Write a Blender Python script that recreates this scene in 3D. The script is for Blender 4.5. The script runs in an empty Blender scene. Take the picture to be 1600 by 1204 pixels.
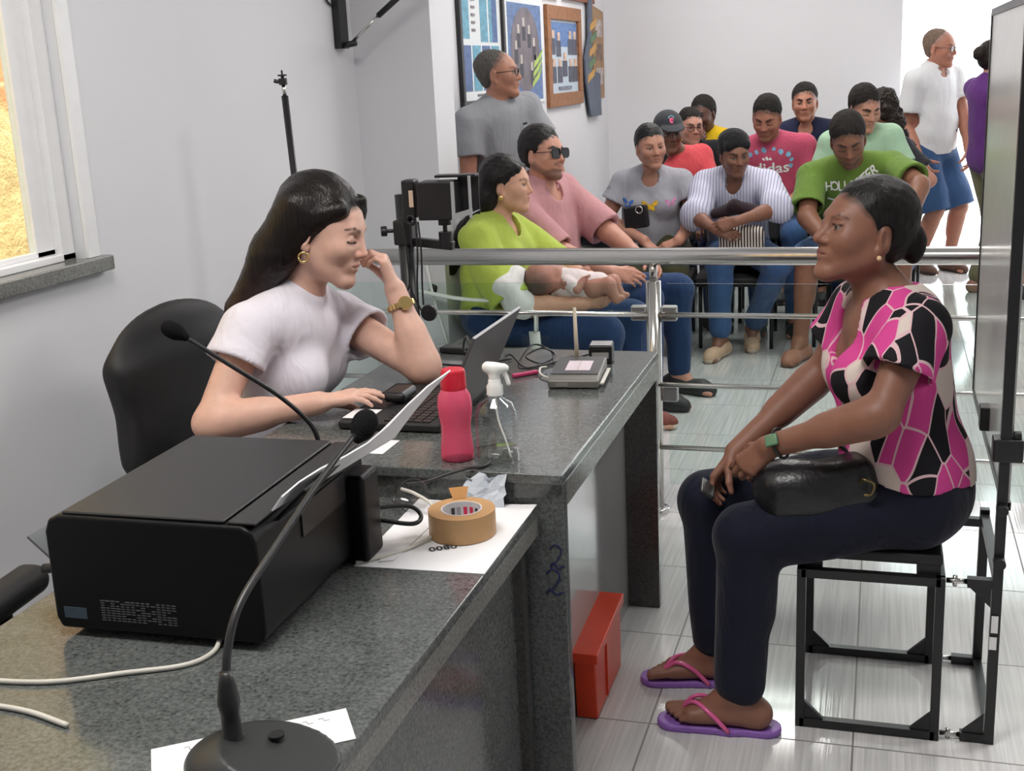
import bpy, bmesh, math, random
import numpy as np
from mathutils import Vector, Matrix, Euler
from mathutils.bvhtree import BVHTree

random.seed(7)
SC = bpy.context.scene
COL = SC.collection
# ------------------------------------------------------------------ camera
CAM_ROT = Matrix(((0.9562, -0.0290, 0.2912), (0.2888, 0.2533, -0.9233), (-0.0470, 0.9670, 0.2503)))
cam_data = bpy.data.cameras.new('camera')
cam_data.sensor_width = 36.0
cam_data.sensor_fit = 'HORIZONTAL'
cam_data.lens = 1872.0 / 1600.0 * 36.0
cam_data.clip_start = 0.05
cam_data.clip_end = 200
camera = bpy.data.objects.new('camera', cam_data)
COL.objects.link(camera)
_r = [Vector((CAM_ROT[0][i], CAM_ROT[1][i], CAM_ROT[2][i])).normalized() for i in range(3)]
_r[1] = (_r[1] - _r[0] * _r[0].dot(_r[1])).normalized()
_r[2] = _r[0].cross(_r[1])
camera.matrix_world = Matrix(((_r[0].x, _r[1].x, _r[2].x, 0), (_r[0].y, _r[1].y, _r[2].y, 0), (_r[0].z, _r[1].z, _r[2].z, 1.5), (0, 0, 0, 1)))
SC.camera = camera
# ------------------------------------------------------------------ world, light, exposure
world = bpy.data.worlds.new('daylight')
SC.world = world
world.use_nodes = True
_bg = world.node_tree.nodes['Background']
_bg.inputs['Color'].default_value = (0.93, 0.97, 1.0, 1)
_bg.inputs['Strength'].default_value = 5.0
SC.view_settings.view_transform = 'Standard'
SC.view_settings.look = 'None'
SC.view_settings.gamma = 1.0
SC.view_settings.use_curve_mapping = False
SC.view_settings.exposure = 0.0
SC.cycles.max_bounces = 8
SC.cycles.transparent_max_bounces = 12
SC.cycles.sample_clamp_indirect = 6.0
SC.cycles.caustics_reflective = False
SC.cycles.caustics_refractive = False


def lamp(name, kind, loc, energy, color=(1, 1, 1), size=None, rot=(0, 0, 0), angle=None):
    d = bpy.data.lights.new(name, kind)
    d.energy = energy
    d.color = color
    if kind == 'AREA':
        d.shape = 'RECTANGLE'
        d.size, d.size_y = size
    if angle is not None:
        d.angle = angle
    o = bpy.data.objects.new(name, d)
    COL.objects.link(o)
    o.location = loc
    o.rotation_euler = rot
    return o


_sun = lamp('sun', 'SUN', (6, -2, 8), 15.0, (1.0, 0.90, 0.72), angle=0.01)
_sun.rotation_euler = Vector((-0.27, 0.12, -1.0)).to_track_quat('-Z', 'Y').to_euler()
LAMPS = [(-0.85, 1.25), (1.3, 3.4), (-0.4, 5.6), (-0.9, 7.7)]
for _x, _y in LAMPS:
    lamp('ceiling_lamp_light', 'AREA', (_x, _y, 2.93), 52.0 if _y < 5 else 37.0, (1.0, 0.965, 0.93), (1.2, 0.6))
# sky-light portals in the open doorway and the window
for _n, _l, _s, _r0 in (('doorway_portal', (1.52, 9.42, 1.3), (2.36, 2.6), (math.radians(-90), 0, 0)), ('window_portal', (-2.2, 1.82, 1.66), (1.17, 1.84), (0, math.radians(-90), 0))):
    _p = lamp(_n, 'AREA', _l, 1.0, (1, 1, 1), _s, _r0)
    _p.data.cycles.is_portal = True

# ------------------------------------------------------------------ tagging and mesh helpers
def tag(o, label=None, cat=None, group=None, kind=None):
    if label: o['label'] = label
    if cat: o['category'] = cat
    if group: o['group'] = group
    if kind: o['kind'] = kind
    return o


def thing(name, loc, label, cat, group=None):
    o = bpy.data.objects.new(name, None)
    COL.objects.link(o)
    o.location = loc
    o.empty_display_size = 0.05
    return tag(o, label, cat, group)


def base_of(p):
    b = Vector((0, 0, 0))
    while p is not None:
        b = b + p.location
        p = p.parent
    return b


def link_mesh(name, verts, faces, mat, parent=None, smooth=False, origin=None, bevel=0.0, bseg=2, mats=None, fmat=None):
    """world-space verts -> object placed at origin (or relative to its parent's place)"""
    me = bpy.data.meshes.new(name)
    v = np.asarray(verts, dtype=np.float64).reshape(-1, 3)
    if parent is not None:
        off = np.array(base_of(parent))
    elif origin is not None:
        off = np.array(origin, dtype=float)
    else:
        mn, mx = v.min(0), v.max(0)
        off = np.array([(mn[0] + mx[0]) / 2, (mn[1] + mx[1]) / 2, mn[2]])
    v = v - off
    if isinstance(faces, np.ndarray):
        nf, k = faces.shape
        me.vertices.add(len(v)); me.vertices.foreach_set('co', v.astype(np.float32).ravel())
        me.loops.add(nf * k); me.loops.foreach_set('vertex_index', faces.astype(np.int32).ravel())
        me.polygons.add(nf)
        me.polygons.foreach_set('loop_start', np.arange(0, nf * k, k, dtype=np.int32))
        me.update(calc_edges=True)
    else:
        me.from_pydata([tuple(p) for p in v], [], faces)
        me.update()
    if smooth:
        me.polygons.foreach_set('use_smooth', [True] * len(me.polygons))
    for m in (mats if mats else [mat]):
        me.materials.append(m)
    if fmat is not None:
        me.polygons.foreach_set('material_index', fmat)
    o = bpy.data.objects.new(name, me)
    COL.objects.link(o)
    if parent is not None:
        o.parent = parent
    else:
        o.location = off
    if bevel > 0:
        b = o.modifiers.new('bevel', 'BEVEL')
        b.width = bevel; b.segments = bseg; b.limit_method = 'ANGLE'; b.angle_limit = math.radians(40)
        b.harden_normals = False
        me.polygons.foreach_set('use_smooth', [True] * len(me.polygons))
        w = o.modifiers.new('wn', 'WEIGHTED_NORMAL'); w.keep_sharp = False
    return o


def rotz(a):
    c, s = math.cos(a), math.sin(a)
    return np.array([[c, -s, 0], [s, c, 0], [0, 0, 1.0]])


def rotax(axis, a):
    return np.array(Matrix.Rotation(a, 3, Vector(axis)))


class MB:
    def __init__(self):
        self.v = []
        self.f = []

    def _add(self, vs, fs):
        n = len(self.v)
        self.v += [tuple(map(float, p)) for p in vs]
        self.f += [tuple(i + n for i in f) for f in fs]
        return self

    def box(self, lo, hi, rot=None, piv=None):
        x0, y0, z0 = lo; x1, y1, z1 = hi
        vs = np.array([(x0, y0, z0), (x1, y0, z0), (x1, y1, z0), (x0, y1, z0), (x0, y0, z1), (x1, y0, z1), (x1, y1, z1), (x0, y1, z1)], float)
        if rot is not None:
            c = np.array(piv if piv is not None else (vs.min(0) + vs.max(0)) / 2)
            vs = (vs - c) @ np.asarray(rot).T + c
        return self._add(vs, [(0, 3, 2, 1), (4, 5, 6, 7), (0, 1, 5, 4), (1, 2, 6, 5), (2, 3, 7, 6), (3, 0, 4, 7)])

    def obox(self, c, size, axes):
        """oriented box: centre, size, rows of axes"""
        c = np.array(c, float); A = np.asarray(axes, float)
        s = np.array(size) / 2
        vs = [c + (np.array(k) * s) @ A for k in [(-1, -1, -1), (1, -1, -1), (1, 1, -1), (-1, 1, -1), (-1, -1, 1), (1, -1, 1), (1, 1, 1), (-1, 1, 1)]]
        return self._add(vs, [(0, 3, 2, 1), (4, 5, 6, 7), (0, 1, 5, 4), (1, 2, 6, 5), (2, 3, 7, 6), (3, 0, 4, 7)])

    def tube(self, pts, r, n=12, caps=True):
        pts = [np.array(p, float) for p in pts]
        m = len(pts)
        rs = list(r) if hasattr(r, '__len__') else [r] * m
        ts = []
        for i in range(m):
            a = pts[max(i - 1, 0)]; b = pts[min(i + 1, m - 1)]
            t = b - a; ts.append(t / (np.linalg.norm(t) + 1e-12))
        up = np.array([0, 0, 1.0]) if abs(ts[0][2]) < 0.9 else np.array([1.0, 0, 0])
        u = np.cross(ts[0], up); u /= np.linalg.norm(u)
        vs = []
        for i in range(m):
            u = u - ts[i] * (u @ ts[i]); u /= (np.linalg.norm(u) + 1e-12)
            w = np.cross(ts[i], u)
            for k in range(n):
                a = 2 * math.pi * k / n
                vs.append(pts[i] + rs[i] * (math.cos(a) * u + math.sin(a) * w))
        fs = []
        for i in range(m - 1):
            for k in range(n):
                k2 = (k + 1) % n
                fs.append((i * n + k, i * n + k2, (i + 1) * n + k2, (i + 1) * n + k))
        if caps:
            fs.append(tuple(range(n))[::-1]); fs.append(tuple((m - 1) * n + k for k in range(n)))
        return self._add(vs, fs)

    def lathe(self, prof, o=(0, 0, 0), n=32, axes=None, close=False):
        """prof: (r,z) list from bottom to top"""
        o = np.array(o, float); A = np.eye(3) if axes is None else np.asarray(axes, float)
        vs = []
        for r, z in prof:
            for k in range(n):
                a = 2 * math.pi * k / n
                vs.append(o + np.array((r * math.cos(a), r * math.sin(a), z)) @ A)
        fs = []
        m = len(prof)
        for i in range(m - 1):
            for k in range(n):
                k2 = (k + 1) % n
                fs.append((i * n + k, i * n + k2, (i + 1) * n + k2, (i + 1) * n + k))
        if close:
            for k in range(n):
                k2 = (k + 1) % n
                fs.append(((m - 1) * n + k, (m - 1) * n + k2, k2, k))
        else:
            if prof[0][0] > 1e-6: fs.append(tuple(range(n))[::-1])
            if prof[-1][0] > 1e-6: fs.append(tuple((m - 1) * n + k for k in range(n)))
        return self._add(vs, fs)

    def prism(self, poly, o, U, V, depth):
        """polygon in the plane o + x U + y V, pushed along U x V by depth"""
        o = np.array(o, float); U = np.array(U, float); V = np.array(V, float); N = np.cross(U, V)
        n = len(poly)
        a = [o + x * U + y * V for x, y in poly]
        b = [p + N * depth for p in a]
        fs = [tuple(range(n))[::-1], tuple(range(n, 2 * n))]
        for k in range(n):
            k2 = (k + 1) % n
            fs.append((k, k2, n + k2, n + k))
        return self._add(a + b, fs)

    def sheet(self, grid, thick=0.0006):
        """rows of points -> thin solid sheet"""
        g = np.array(grid, float); R_, C_ = g.shape[:2]
        du = np.gradient(g, axis=0); dv = np.gradient(g, axis=1)
        nn = np.cross(du, dv); nn /= (np.linalg.norm(nn, axis=2, keepdims=True) + 1e-12)
        top = g + nn * thick / 2; bot = g - nn * thick / 2
        vs = list(top.reshape(-1, 3)) + list(bot.reshape(-1, 3))
        K = R_ * C_
        fs = []
        for i in range(R_ - 1):
            for j in range(C_ - 1):
                a, b, c, d = i * C_ + j, i * C_ + j + 1, (i + 1) * C_ + j + 1, (i + 1) * C_ + j
                fs.append((a, d, c, b)); fs.append((K + a, K + b, K + c, K + d))
        rim = [(0, j) for j in range(C_)] + [(i, C_ - 1) for i in range(1, R_)] + [(R_ - 1, j) for j in range(C_ - 2, -1, -1)] + [(i, 0) for i in range(R_ - 2, 0, -1)]
        ids = [i * C_ + j for i, j in rim]
        for k in range(len(ids)):
            a, b = ids[k], ids[(k + 1) % len(ids)]
            fs.append((a, b, K + b, K + a))
        return self._add(vs, fs)

    def build(self, name, mat, parent=None, smooth=False, bevel=0.0, bseg=2, origin=None):
        return link_mesh(name, self.v, self.f, mat, parent, smooth, origin, bevel, bseg)


def spline(pts, n=8):
    """Catmull-Rom through pts"""
    P = [np.array(p, float) for p in pts]
    P = [2 * P[0] - P[1]] + P + [2 * P[-1] - P[-2]]
    out = []
    for i in range(1, len(P) - 2):
        for k in range(n):
            t = k / n
            a, b, c, d = P[i - 1], P[i], P[i + 1], P[i + 2]
            out.append(0.5 * ((2 * b) + (c - a) * t + (2 * a - 5 * b + 4 * c - d) * t * t + (3 * b - a - 3 * c + d) * t ** 3))
    out.append(P[-2])
    return out


def struct(o):
    o['kind'] = 'structure'
    return o

# ------------------------------------------------------------------ materials
def _nodes(name):
    m = bpy.data.materials.new(name)
    m.use_nodes = True
    nt = m.node_tree
    b = nt.nodes['Principled BSDF']
    return m, nt, b


def N(nt, kind, **kw):
    n = nt.nodes.new(kind)
    for k, v in kw.items():
        if k.startswith('i_'):
            n.inputs[k[2:].replace('_', ' ')].default_value = v
        else:
            setattr(n, k, v)
    return n


def rgba(c): return (c[0], c[1], c[2], 1.0)


def srgb(r, g, b):
    f = lambda u: (u / 255 / 12.92) if u / 255 <= 0.04045 else ((u / 255 + 0.055) / 1.055) ** 2.4
    return (f(r), f(g), f(b))


def ramp(nt, fac, stops, interp='LINEAR'):
    r = nt.nodes.new('ShaderNodeValToRGB')
    r.color_ramp.interpolation = interp
    e = r.color_ramp.elements
    while len(e) < len(stops): e.new(0.5)
    for i, (p, c) in enumerate(stops):
        e[i].position = p; e[i].color = rgba(c)
    nt.links.new(fac, r.inputs['Fac'])
    return r.outputs['Color']


def plain(name, col, rough=0.5, metal=0.0, spec=0.5, var=0.06, scale=20.0, bump=0.0, bscale=60.0, stretch=None, coat=0.0, sheen=0.0):
    """a principled surface with slight procedural tone variation and optional bump"""
    m, nt, b = _nodes(name)
    tc = N(nt, 'ShaderNodeTexCoord')
    mp = N(nt, 'ShaderNodeMapping')
    nt.links.new(tc.outputs['Object'], mp.inputs['Vector'])
    if stretch: mp.inputs['Scale'].default_value = stretch
    nz = N(nt, 'ShaderNodeTexNoise', i_Scale=scale, i_Detail=4.0)
    nt.links.new(mp.outputs['Vector'], nz.inputs['Vector'])
    lo = tuple(max(0, c * (1 - var)) for c in col); hi = tuple(min(1, c * (1 + var)) for c in col)
    nt.links.new(ramp(nt, nz.outputs['Fac'], [(0.3, lo), (0.7, hi)]), b.inputs['Base Color'])
    b.inputs['Roughness'].default_value = rough
    b.inputs['Metallic'].default_value = metal
    b.inputs['Specular IOR Level'].default_value = spec
    b.inputs['Coat Weight'].default_value = coat
    b.inputs['Sheen Weight'].default_value = sheen
    if bump > 0:
        n2 = N(nt, 'ShaderNodeTexNoise', i_Scale=bscale, i_Detail=3.0)
        nt.links.new(mp.outputs['Vector'], n2.inputs['Vector'])
        bp = N(nt, 'ShaderNodeBump', i_Strength=bump, i_Distance=0.004)
        nt.links.new(n2.outputs['Fac'], bp.inputs['Height'])
        nt.links.new(bp.outputs['Normal'], b.inputs['Normal'])
    return m


def fabric(name, col, rough=0.85, fold=0.25, var=0.08):
    m = plain(name, col, rough, spec=0.2, var=var, scale=9.0, bump=fold, bscale=28.0, sheen=0.1)
    nt = m.node_tree; b = nt.nodes['Principled BSDF']
    tc = N(nt, 'ShaderNodeTexCoord'); mp = N(nt, 'ShaderNodeMapping'); mp.inputs['Rotation'].default_value = (0.5, 0.6, 0.3); mp.inputs['Scale'].default_value = (1.0, 1.0, 0.38)
    nt.links.new(tc.outputs['Object'], mp.inputs['Vector'])
    nz = N(nt, 'ShaderNodeTexNoise', i_Scale=17.0, i_Detail=2.0, i_Distortion=1.2); nt.links.new(mp.outputs[0], nz.inputs['Vector'])
    bp = N(nt, 'ShaderNodeBump', i_Strength=0.38, i_Distance=0.020); nt.links.new(nz.outputs['Fac'], bp.inputs['Height'])
    nt.links.new(bp.outputs[0], b.inputs['Normal'])
    return m


def granite(name, dark, light, rough=0.13):
    m, nt, b = _nodes(name)
    tc = N(nt, 'ShaderNodeTexCoord')
    n1 = N(nt, 'ShaderNodeTexNoise', i_Scale=150.0, i_Detail=6.0, i_Roughness=0.75)
    n2 = N(nt, 'ShaderNodeTexNoise', i_Scale=14.0, i_Detail=3.0)
    for n in (n1, n2): nt.links.new(tc.outputs['Object'], n.inputs['Vector'])
    mx = N(nt, 'ShaderNodeMath', operation='MULTIPLY_ADD')
    nt.links.new(n2.outputs['Fac'], mx.inputs[0]); mx.inputs[1].default_value = 0.14
    nt.links.new(n1.outputs['Fac'], mx.inputs[2])
    mid = tuple((a + c) / 2 for a, c in zip(dark, light))
    nt.links.new(ramp(nt, mx.outputs[0], [(0.36, dark), (0.56, mid), (0.78, light)]), b.inputs['Base Color'])
    b.inputs['Roughness'].default_value = rough
    b.inputs['Specular IOR Level'].default_value = 0.55
    return m


def thin_glass(name, tint=(0.93, 0.97, 0.95), refl=0.12):
    m = bpy.data.materials.new(name)
    m.use_nodes = True
    nt = m.node_tree
    nt.nodes.remove(nt.nodes['Principled BSDF'])
    out = nt.nodes['Material Output']
    tr = N(nt, 'ShaderNodeBsdfTransparent'); tr.inputs['Color'].default_value = rgba(tint)
    gl = N(nt, 'ShaderNodeBsdfGlossy'); gl.inputs['Roughness'].default_value = 0.02
    fr = N(nt, 'ShaderNodeFresnel'); fr.inputs['IOR'].default_value = 1.0 + refl * 4
    mx = N(nt, 'ShaderNodeMixShader')
    ge = N(nt, 'ShaderNodeNewGeometry')
    iv = N(nt, 'ShaderNodeMath', operation='SUBTRACT'); iv.inputs[0].default_value = 1.0
    nt.links.new(ge.outputs['Backfacing'], iv.inputs[1])
    ml = N(nt, 'ShaderNodeMath', operation='MULTIPLY'); nt.links.new(fr.outputs['Fac'], ml.inputs[0]); nt.links.new(iv.outputs[0], ml.inputs[1])
    nt.links.new(ml.outputs[0], mx.inputs['Fac'])
    nt.links.new(tr.outputs[0], mx.inputs[1]); nt.links.new(gl.outputs[0], mx.inputs[2])
    nt.links.new(mx.outputs[0], out.inputs['Surface'])
    return m


def clear_solid(name, col=(1, 1, 1), rough=0.03, ior=1.3, trans=1.0):
    m, nt, b = _nodes(name)
    b.inputs['Base Color'].default_value = rgba(col)
    b.inputs['Roughness'].default_value = rough
    b.inputs['Transmission Weight'].default_value = trans
    b.inputs['IOR'].default_value = ior
    return m


def translucent(name, col, tint, mix=0.5, rough=0.2):
    m, nt, b = _nodes(name)
    b.inputs['Base Color'].default_value = rgba(col); b.inputs['Roughness'].default_value = rough
    tr = N(nt, 'ShaderNodeBsdfTransparent'); tr.inputs['Color'].default_value = rgba(tint)
    mx = N(nt, 'ShaderNodeMixShader'); mx.inputs['Fac'].default_value = mix
    nt.links.new(b.outputs[0], mx.inputs[1]); nt.links.new(tr.outputs[0], mx.inputs[2]); nt.links.new(mx.outputs[0], nt.nodes['Material Output'].inputs['Surface'])
    return m


M = {}
M['wall'] = plain('wall_paint', srgb(222, 222, 226), 0.55, spec=0.35, var=0.015, scale=1.6, bump=0.03, bscale=180)
M['ceiling'] = plain('ceiling_paint', (0.8, 0.8, 0.8), 0.8, var=0.02)
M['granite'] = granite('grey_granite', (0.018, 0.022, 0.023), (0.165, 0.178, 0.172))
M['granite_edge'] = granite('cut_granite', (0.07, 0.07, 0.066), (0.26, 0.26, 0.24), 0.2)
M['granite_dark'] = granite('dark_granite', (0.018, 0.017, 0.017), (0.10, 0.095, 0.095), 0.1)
M['steel'] = plain('brushed_steel', (0.62, 0.61, 0.59), 0.2, 1.0, var=0.05, scale=30, stretch=(1, 14, 14))
M['steel_v'] = plain('polished_steel_post', (0.60, 0.59, 0.57), 0.16, 1.0, var=0.05, scale=30, stretch=(14, 14, 1))
M['clamp'] = plain('cast_clamp', (0.42, 0.42, 0.42), 0.35, 0.8, var=0.05)
M['glass'] = thin_glass('pane_glass', (0.90, 0.955, 0.935), 0.11)
M['black'] = plain('black_plastic', (0.012, 0.012, 0.013), 0.38, var=0.15, scale=40)
M['black_matte'] = plain('black_matte', (0.010, 0.010, 0.011), 0.6, var=0.15, scale=60, bump=0.1, bscale=300)
M['black_metal'] = plain('black_steel', (0.010, 0.010, 0.011), 0.32, 0.0, var=0.1, scale=40)
M['foam'] = plain('foam', (0.008, 0.008, 0.009), 0.95, spec=0.1, var=0.3, scale=300, bump=0.6, bscale=500)
M['white_plastic'] = plain('white_plastic', (0.78, 0.79, 0.76), 0.35, var=0.02)
M['cream_plastic'] = plain('cream_cable', (0.62, 0.60, 0.54), 0.5, var=0.05)
M['alu'] = plain('white_aluminium', (0.85, 0.85, 0.86), 0.4, var=0.02)
M['paper'] = plain('paper', (0.80, 0.80, 0.82), 0.7, spec=0.2, var=0.02, scale=8)
M['ink'] = plain('ink', (0.04, 0.04, 0.05), 0.7, var=0.1)
M['grey_print'] = plain('grey_print', (0.30, 0.30, 0.31), 0.7, var=0.1)
M['blue_marker'] = plain('blue_marker', (0.008, 0.012, 0.075), 0.5, var=0.2)
M['gold'] = plain('gold', (0.83, 0.60, 0.25), 0.22, 1.0, var=0.05)
M['wood'] = plain('brown_wood', (0.23, 0.115, 0.05), 0.45, var=0.3, scale=12, stretch=(1, 1, 8))
M['red_crate'] = plain('orange_red_plastic', srgb(214, 62, 28), 0.4, var=0.04)


def floor_mat():
    m, nt, b = _nodes('white_tile')
    L = nt.links.new
    g = N(nt, 'ShaderNodeNewGeometry')
    sp = N(nt, 'ShaderNodeSeparateXYZ'); L(g.outputs['Position'], sp.inputs[0])
    masks = []; cells = []
    for ax, x0, per in (('X', -0.029, 0.463), ('Y', 2.511, 0.465)):
        a = N(nt, 'ShaderNodeMath', operation='SUBTRACT'); L(sp.outputs[ax], a.inputs[0]); a.inputs[1].default_value = x0 - 100 * per - 0.002
        d = N(nt, 'ShaderNodeMath', operation='DIVIDE'); L(a.outputs[0], d.inputs[0]); d.inputs[1].default_value = per
        fr = N(nt, 'ShaderNodeMath', operation='FRACT'); L(d.outputs[0], fr.inputs[0])
        fl = N(nt, 'ShaderNodeMath', operation='FLOOR'); L(d.outputs[0], fl.inputs[0])
        lt = N(nt, 'ShaderNodeMath', operation='LESS_THAN'); L(fr.outputs[0], lt.inputs[0]); lt.inputs[1].default_value = 0.010
        masks.append(lt); cells.append(fl)
    mx = N(nt, 'ShaderNodeMath', operation='MAXIMUM'); L(masks[0].outputs[0], mx.inputs[0]); L(masks[1].outputs[0], mx.inputs[1])
    cv = N(nt, 'ShaderNodeCombineXYZ'); L(cells[0].outputs[0], cv.inputs[0]); L(cells[1].outputs[0], cv.inputs[1])
    wn = N(nt, 'ShaderNodeTexWhiteNoise'); L(cv.outputs[0], wn.inputs['Vector'])
    mp = N(nt, 'ShaderNodeMapping'); mp.inputs['Scale'].default_value = (130, 3.0, 1)
    L(g.outputs['Position'], mp.inputs['Vector'])
    ad = N(nt, 'ShaderNodeVectorMath', operation='ADD'); L(mp.outputs[0], ad.inputs[0])
    sc = N(nt, 'ShaderNodeVectorMath', operation='SCALE'); L(wn.outputs['Color'], sc.inputs[0]); sc.inputs['Scale'].default_value = 40
    L(sc.outputs[0], ad.inputs[1])
    nz = N(nt, 'ShaderNodeTexNoise', i_Scale=1.0, i_Detail=3.0); L(ad.outputs[0], nz.inputs['Vector'])
    c1 = ramp(nt, nz.outputs['Fac'], [(0.3, (0.50, 0.50, 0.50)), (0.7, (0.66, 0.655, 0.65))])
    mc = N(nt, 'ShaderNodeMixRGB'); L(mx.outputs[0], mc.inputs['Fac']); L(c1, mc.inputs['Color1']); mc.inputs['Color2'].default_value = (0.19, 0.18, 0.17, 1)
    L(mc.outputs[0], b.inputs['Base Color'])
    rr = N(nt, 'ShaderNodeMath', operation='MULTIPLY_ADD'); L(mx.outputs[0], rr.inputs[0]); rr.inputs[1].default_value = 0.5; rr.inputs[2].default_value = 0.09
    L(rr.outputs[0], b.inputs['Roughness'])
    bp = N(nt, 'ShaderNodeBump', i_Strength=0.12, i_Distance=0.002)
    L(nz.outputs['Fac'], bp.inputs['Height']); L(bp.outputs[0], b.inputs['Normal'])
    b.inputs['Specular IOR Level'].default_value = 0.6
    return m


M['floor'] = floor_mat()


def adobe_mat():
    """sunlit rough plaster over brick, seen outside the window"""
    m, nt, b = _nodes('rough_plaster')
    L = nt.links.new
    g = N(nt, 'ShaderNodeNewGeometry')
    n1 = N(nt, 'ShaderNodeTexNoise', i_Scale=5.0, i_Detail=8.0, i_Roughness=0.7); L(g.outputs['Position'], n1.inputs['Vector'])
    mp = N(nt, 'ShaderNodeMapping'); mp.inputs['Rotation'].default_value = (math.radians(90), 0, math.radians(90)); L(g.outputs['Position'], mp.inputs['Vector'])
    br = N(nt, 'ShaderNodeTexBrick', i_Scale=4.5); L(mp.outputs[0], br.inputs['Vector'])
    br.inputs['Color1'].default_value = (0.50, 0.24, 0.12, 1); br.inputs['Color2'].default_value = (0.62, 0.33, 0.17, 1)
    br.inputs['Mortar'].default_value = (0.62, 0.50, 0.33, 1); br.inputs['Mortar Size'].default_value = 0.035
    c1 = ramp(nt, n1.outputs['Fac'], [(0.3, (0.36, 0.26, 0.13)), (0.5, (0.60, 0.46, 0.25)), (0.7, (0.70, 0.57, 0.33))])
    n2 = N(nt, 'ShaderNodeTexNoise', i_Scale=1.7, i_Detail=4.0); L(g.outputs['Position'], n2.inputs['Vector'])
    f = ramp(nt, n2.outputs['Fac'], [(0.50, (0, 0, 0)), (0.56, (1, 1, 1))])
    mc = N(nt, 'ShaderNodeMixRGB'); L(f, mc.inputs['Fac']); L(c1, mc.inputs['Color1']); L(br.outputs['Color'], mc.inputs['Color2'])
    L(mc.outputs[0], b.inputs['Base Color'])
    b.inputs['Roughness'].default_value = 0.95
    bp = N(nt, 'ShaderNodeBump', i_Strength=0.9, i_Distance=0.03); L(n1.outputs['Fac'], bp.inputs['Height']); L(bp.outputs[0], b.inputs['Normal'])
    return m


M['adobe'] = adobe_mat()
# ------------------------------------------------------------------ the room
XW, YB = -2.05, 9.3
struct(MB().box((XW - 2.2, -3.0, -0.12), (6.0, 16.0, 0.0)).build('floor', M['floor']))
struct(MB().box((XW - 0.2, -3.0, 3.0), (4.2, YB + 0.2, 3.12)).build('ceiling', M['ceiling']))
WY0, WY1, WZ0, WZ1 = 0.9, 2.74, 1.075, 2.25      # window opening in the left wall
w = MB()
w.box((XW - 0.18, -3.0, 0), (XW, WY0, 3.0)); w.box((XW - 0.18, WY1, 0), (XW, YB + 0.15, 3.0))
w.box((XW - 0.18, WY0, 0), (XW, WY1, WZ0 - 0.04)); w.box((XW - 0.18, WY0, WZ1), (XW, WY1, 3.0))
struct(w.build('wall_left', M['wall']))
DX0, DX1, DZ = 0.10, 2.7, 2.6                     # doorway in the back wall
w = MB()
w.box((XW, YB, 0), (DX0, YB + 0.15, 3.0)); w.box((DX1, YB, 0), (4.2, YB + 0.15, 3.0)); w.box((DX0, YB, DZ), (DX1, YB + 0.15, 3.0))
struct(w.build('wall_back', M['wall']))
struct(MB().box((4.0, -3.0, 0), (4.15, YB, 3.0)).build('wall_right', M['wall']))
struct(MB().box((XW, -3.0, 0), (4.0, -2.85, 3.0)).build('wall_front', M['wall']))
struct(MB().box((XW, 4.6, 0), (-1.715, 4.83, 3.0)).build('trim_1', M['wall']))     # the pilaster on the left wall
# window: stone sill, wall surround, white sliding frame, glass
sill = MB().box((XW - 0.17, WY0 - 0.06, WZ0 - 0.04), (XW + 0.035, WY1 + 0.075, WZ0)).build('window_sill', M['granite_edge'], bevel=0.004)
win = thing('window_1', (XW - 0.05, (WY0 + WY1) / 2, WZ0), None, None); struct(win)
sill.name = 'trim_2'; struct(sill)
f = MB()
f.box((XW - 0.11, WY1 - 0.055, WZ0), (XW - 0.03, WY1, WZ1)); f.box((XW - 0.11, WY0, WZ0), (XW - 0.03, WY0 + 0.05, WZ1))
f.box((XW - 0.11, WY0, WZ1 - 0.05), (XW - 0.03, WY1, WZ1)); f.box((XW - 0.11, WY0, WZ0), (XW - 0.03, WY1, WZ0 + 0.02))
f.build('window_frame', M['alu'], win, bevel=0.003)
s = MB()
for a, b_ in ((1.80, WY1 - 0.05), (WY0 + 0.05, 1.86)):
    xo = XW - 0.075 if a > 1.5 else XW - 0.1
    s2 = MB()
    s2.box((xo, b_ - 0.075, WZ0 + 0.02), (xo + 0.022, b_, WZ1 - 0.05)); s2.box((xo, a, WZ0 + 0.02), (xo + 0.022, a + 0.06, WZ1 - 0.05))
    s2.box((xo, a, WZ1 - 0.11), (xo + 0.022, b_, WZ1 - 0.05)); s2.box((xo, a, WZ0 + 0.02), (xo + 0.022, b_, WZ0 + 0.035))
    sh = s2.build('window_sash', M['alu'], win, bevel=0.002)
    MB().box((xo + 0.009, a + 0.06, WZ0 + 0.035), (xo + 0.013, b_ - 0.075, WZ1 - 0.11)).build('window_glass', M['glass'], sh)
struct(MB().box((XW, WY1, WZ0), (XW + 0.012, WY1 + 0.05, WZ1 + 0.06)).build('trim_3', M['alu'], bevel=0.002))
o = MB().box((-3.4, -3.0, 0.0), (-3.15, 8.0, 4.2)).build('plaster_wall', M['adobe'])
tag(o, 'rough sunlit ochre plaster and brick wall outside the window', 'wall', kind='structure')
# ceiling lamps
for i, (x, y) in enumerate(LAMPS):
    t = thing('ceiling_lamp', (x, y, 2.94), 'white panel lamp on the ceiling', 'lamp', 'ceiling lamps')
    MB().box((x - 0.64, y - 0.34, 2.94), (x + 0.64, y + 0.34, 3.0)).build('lamp_housing', M['alu'], t)

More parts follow.
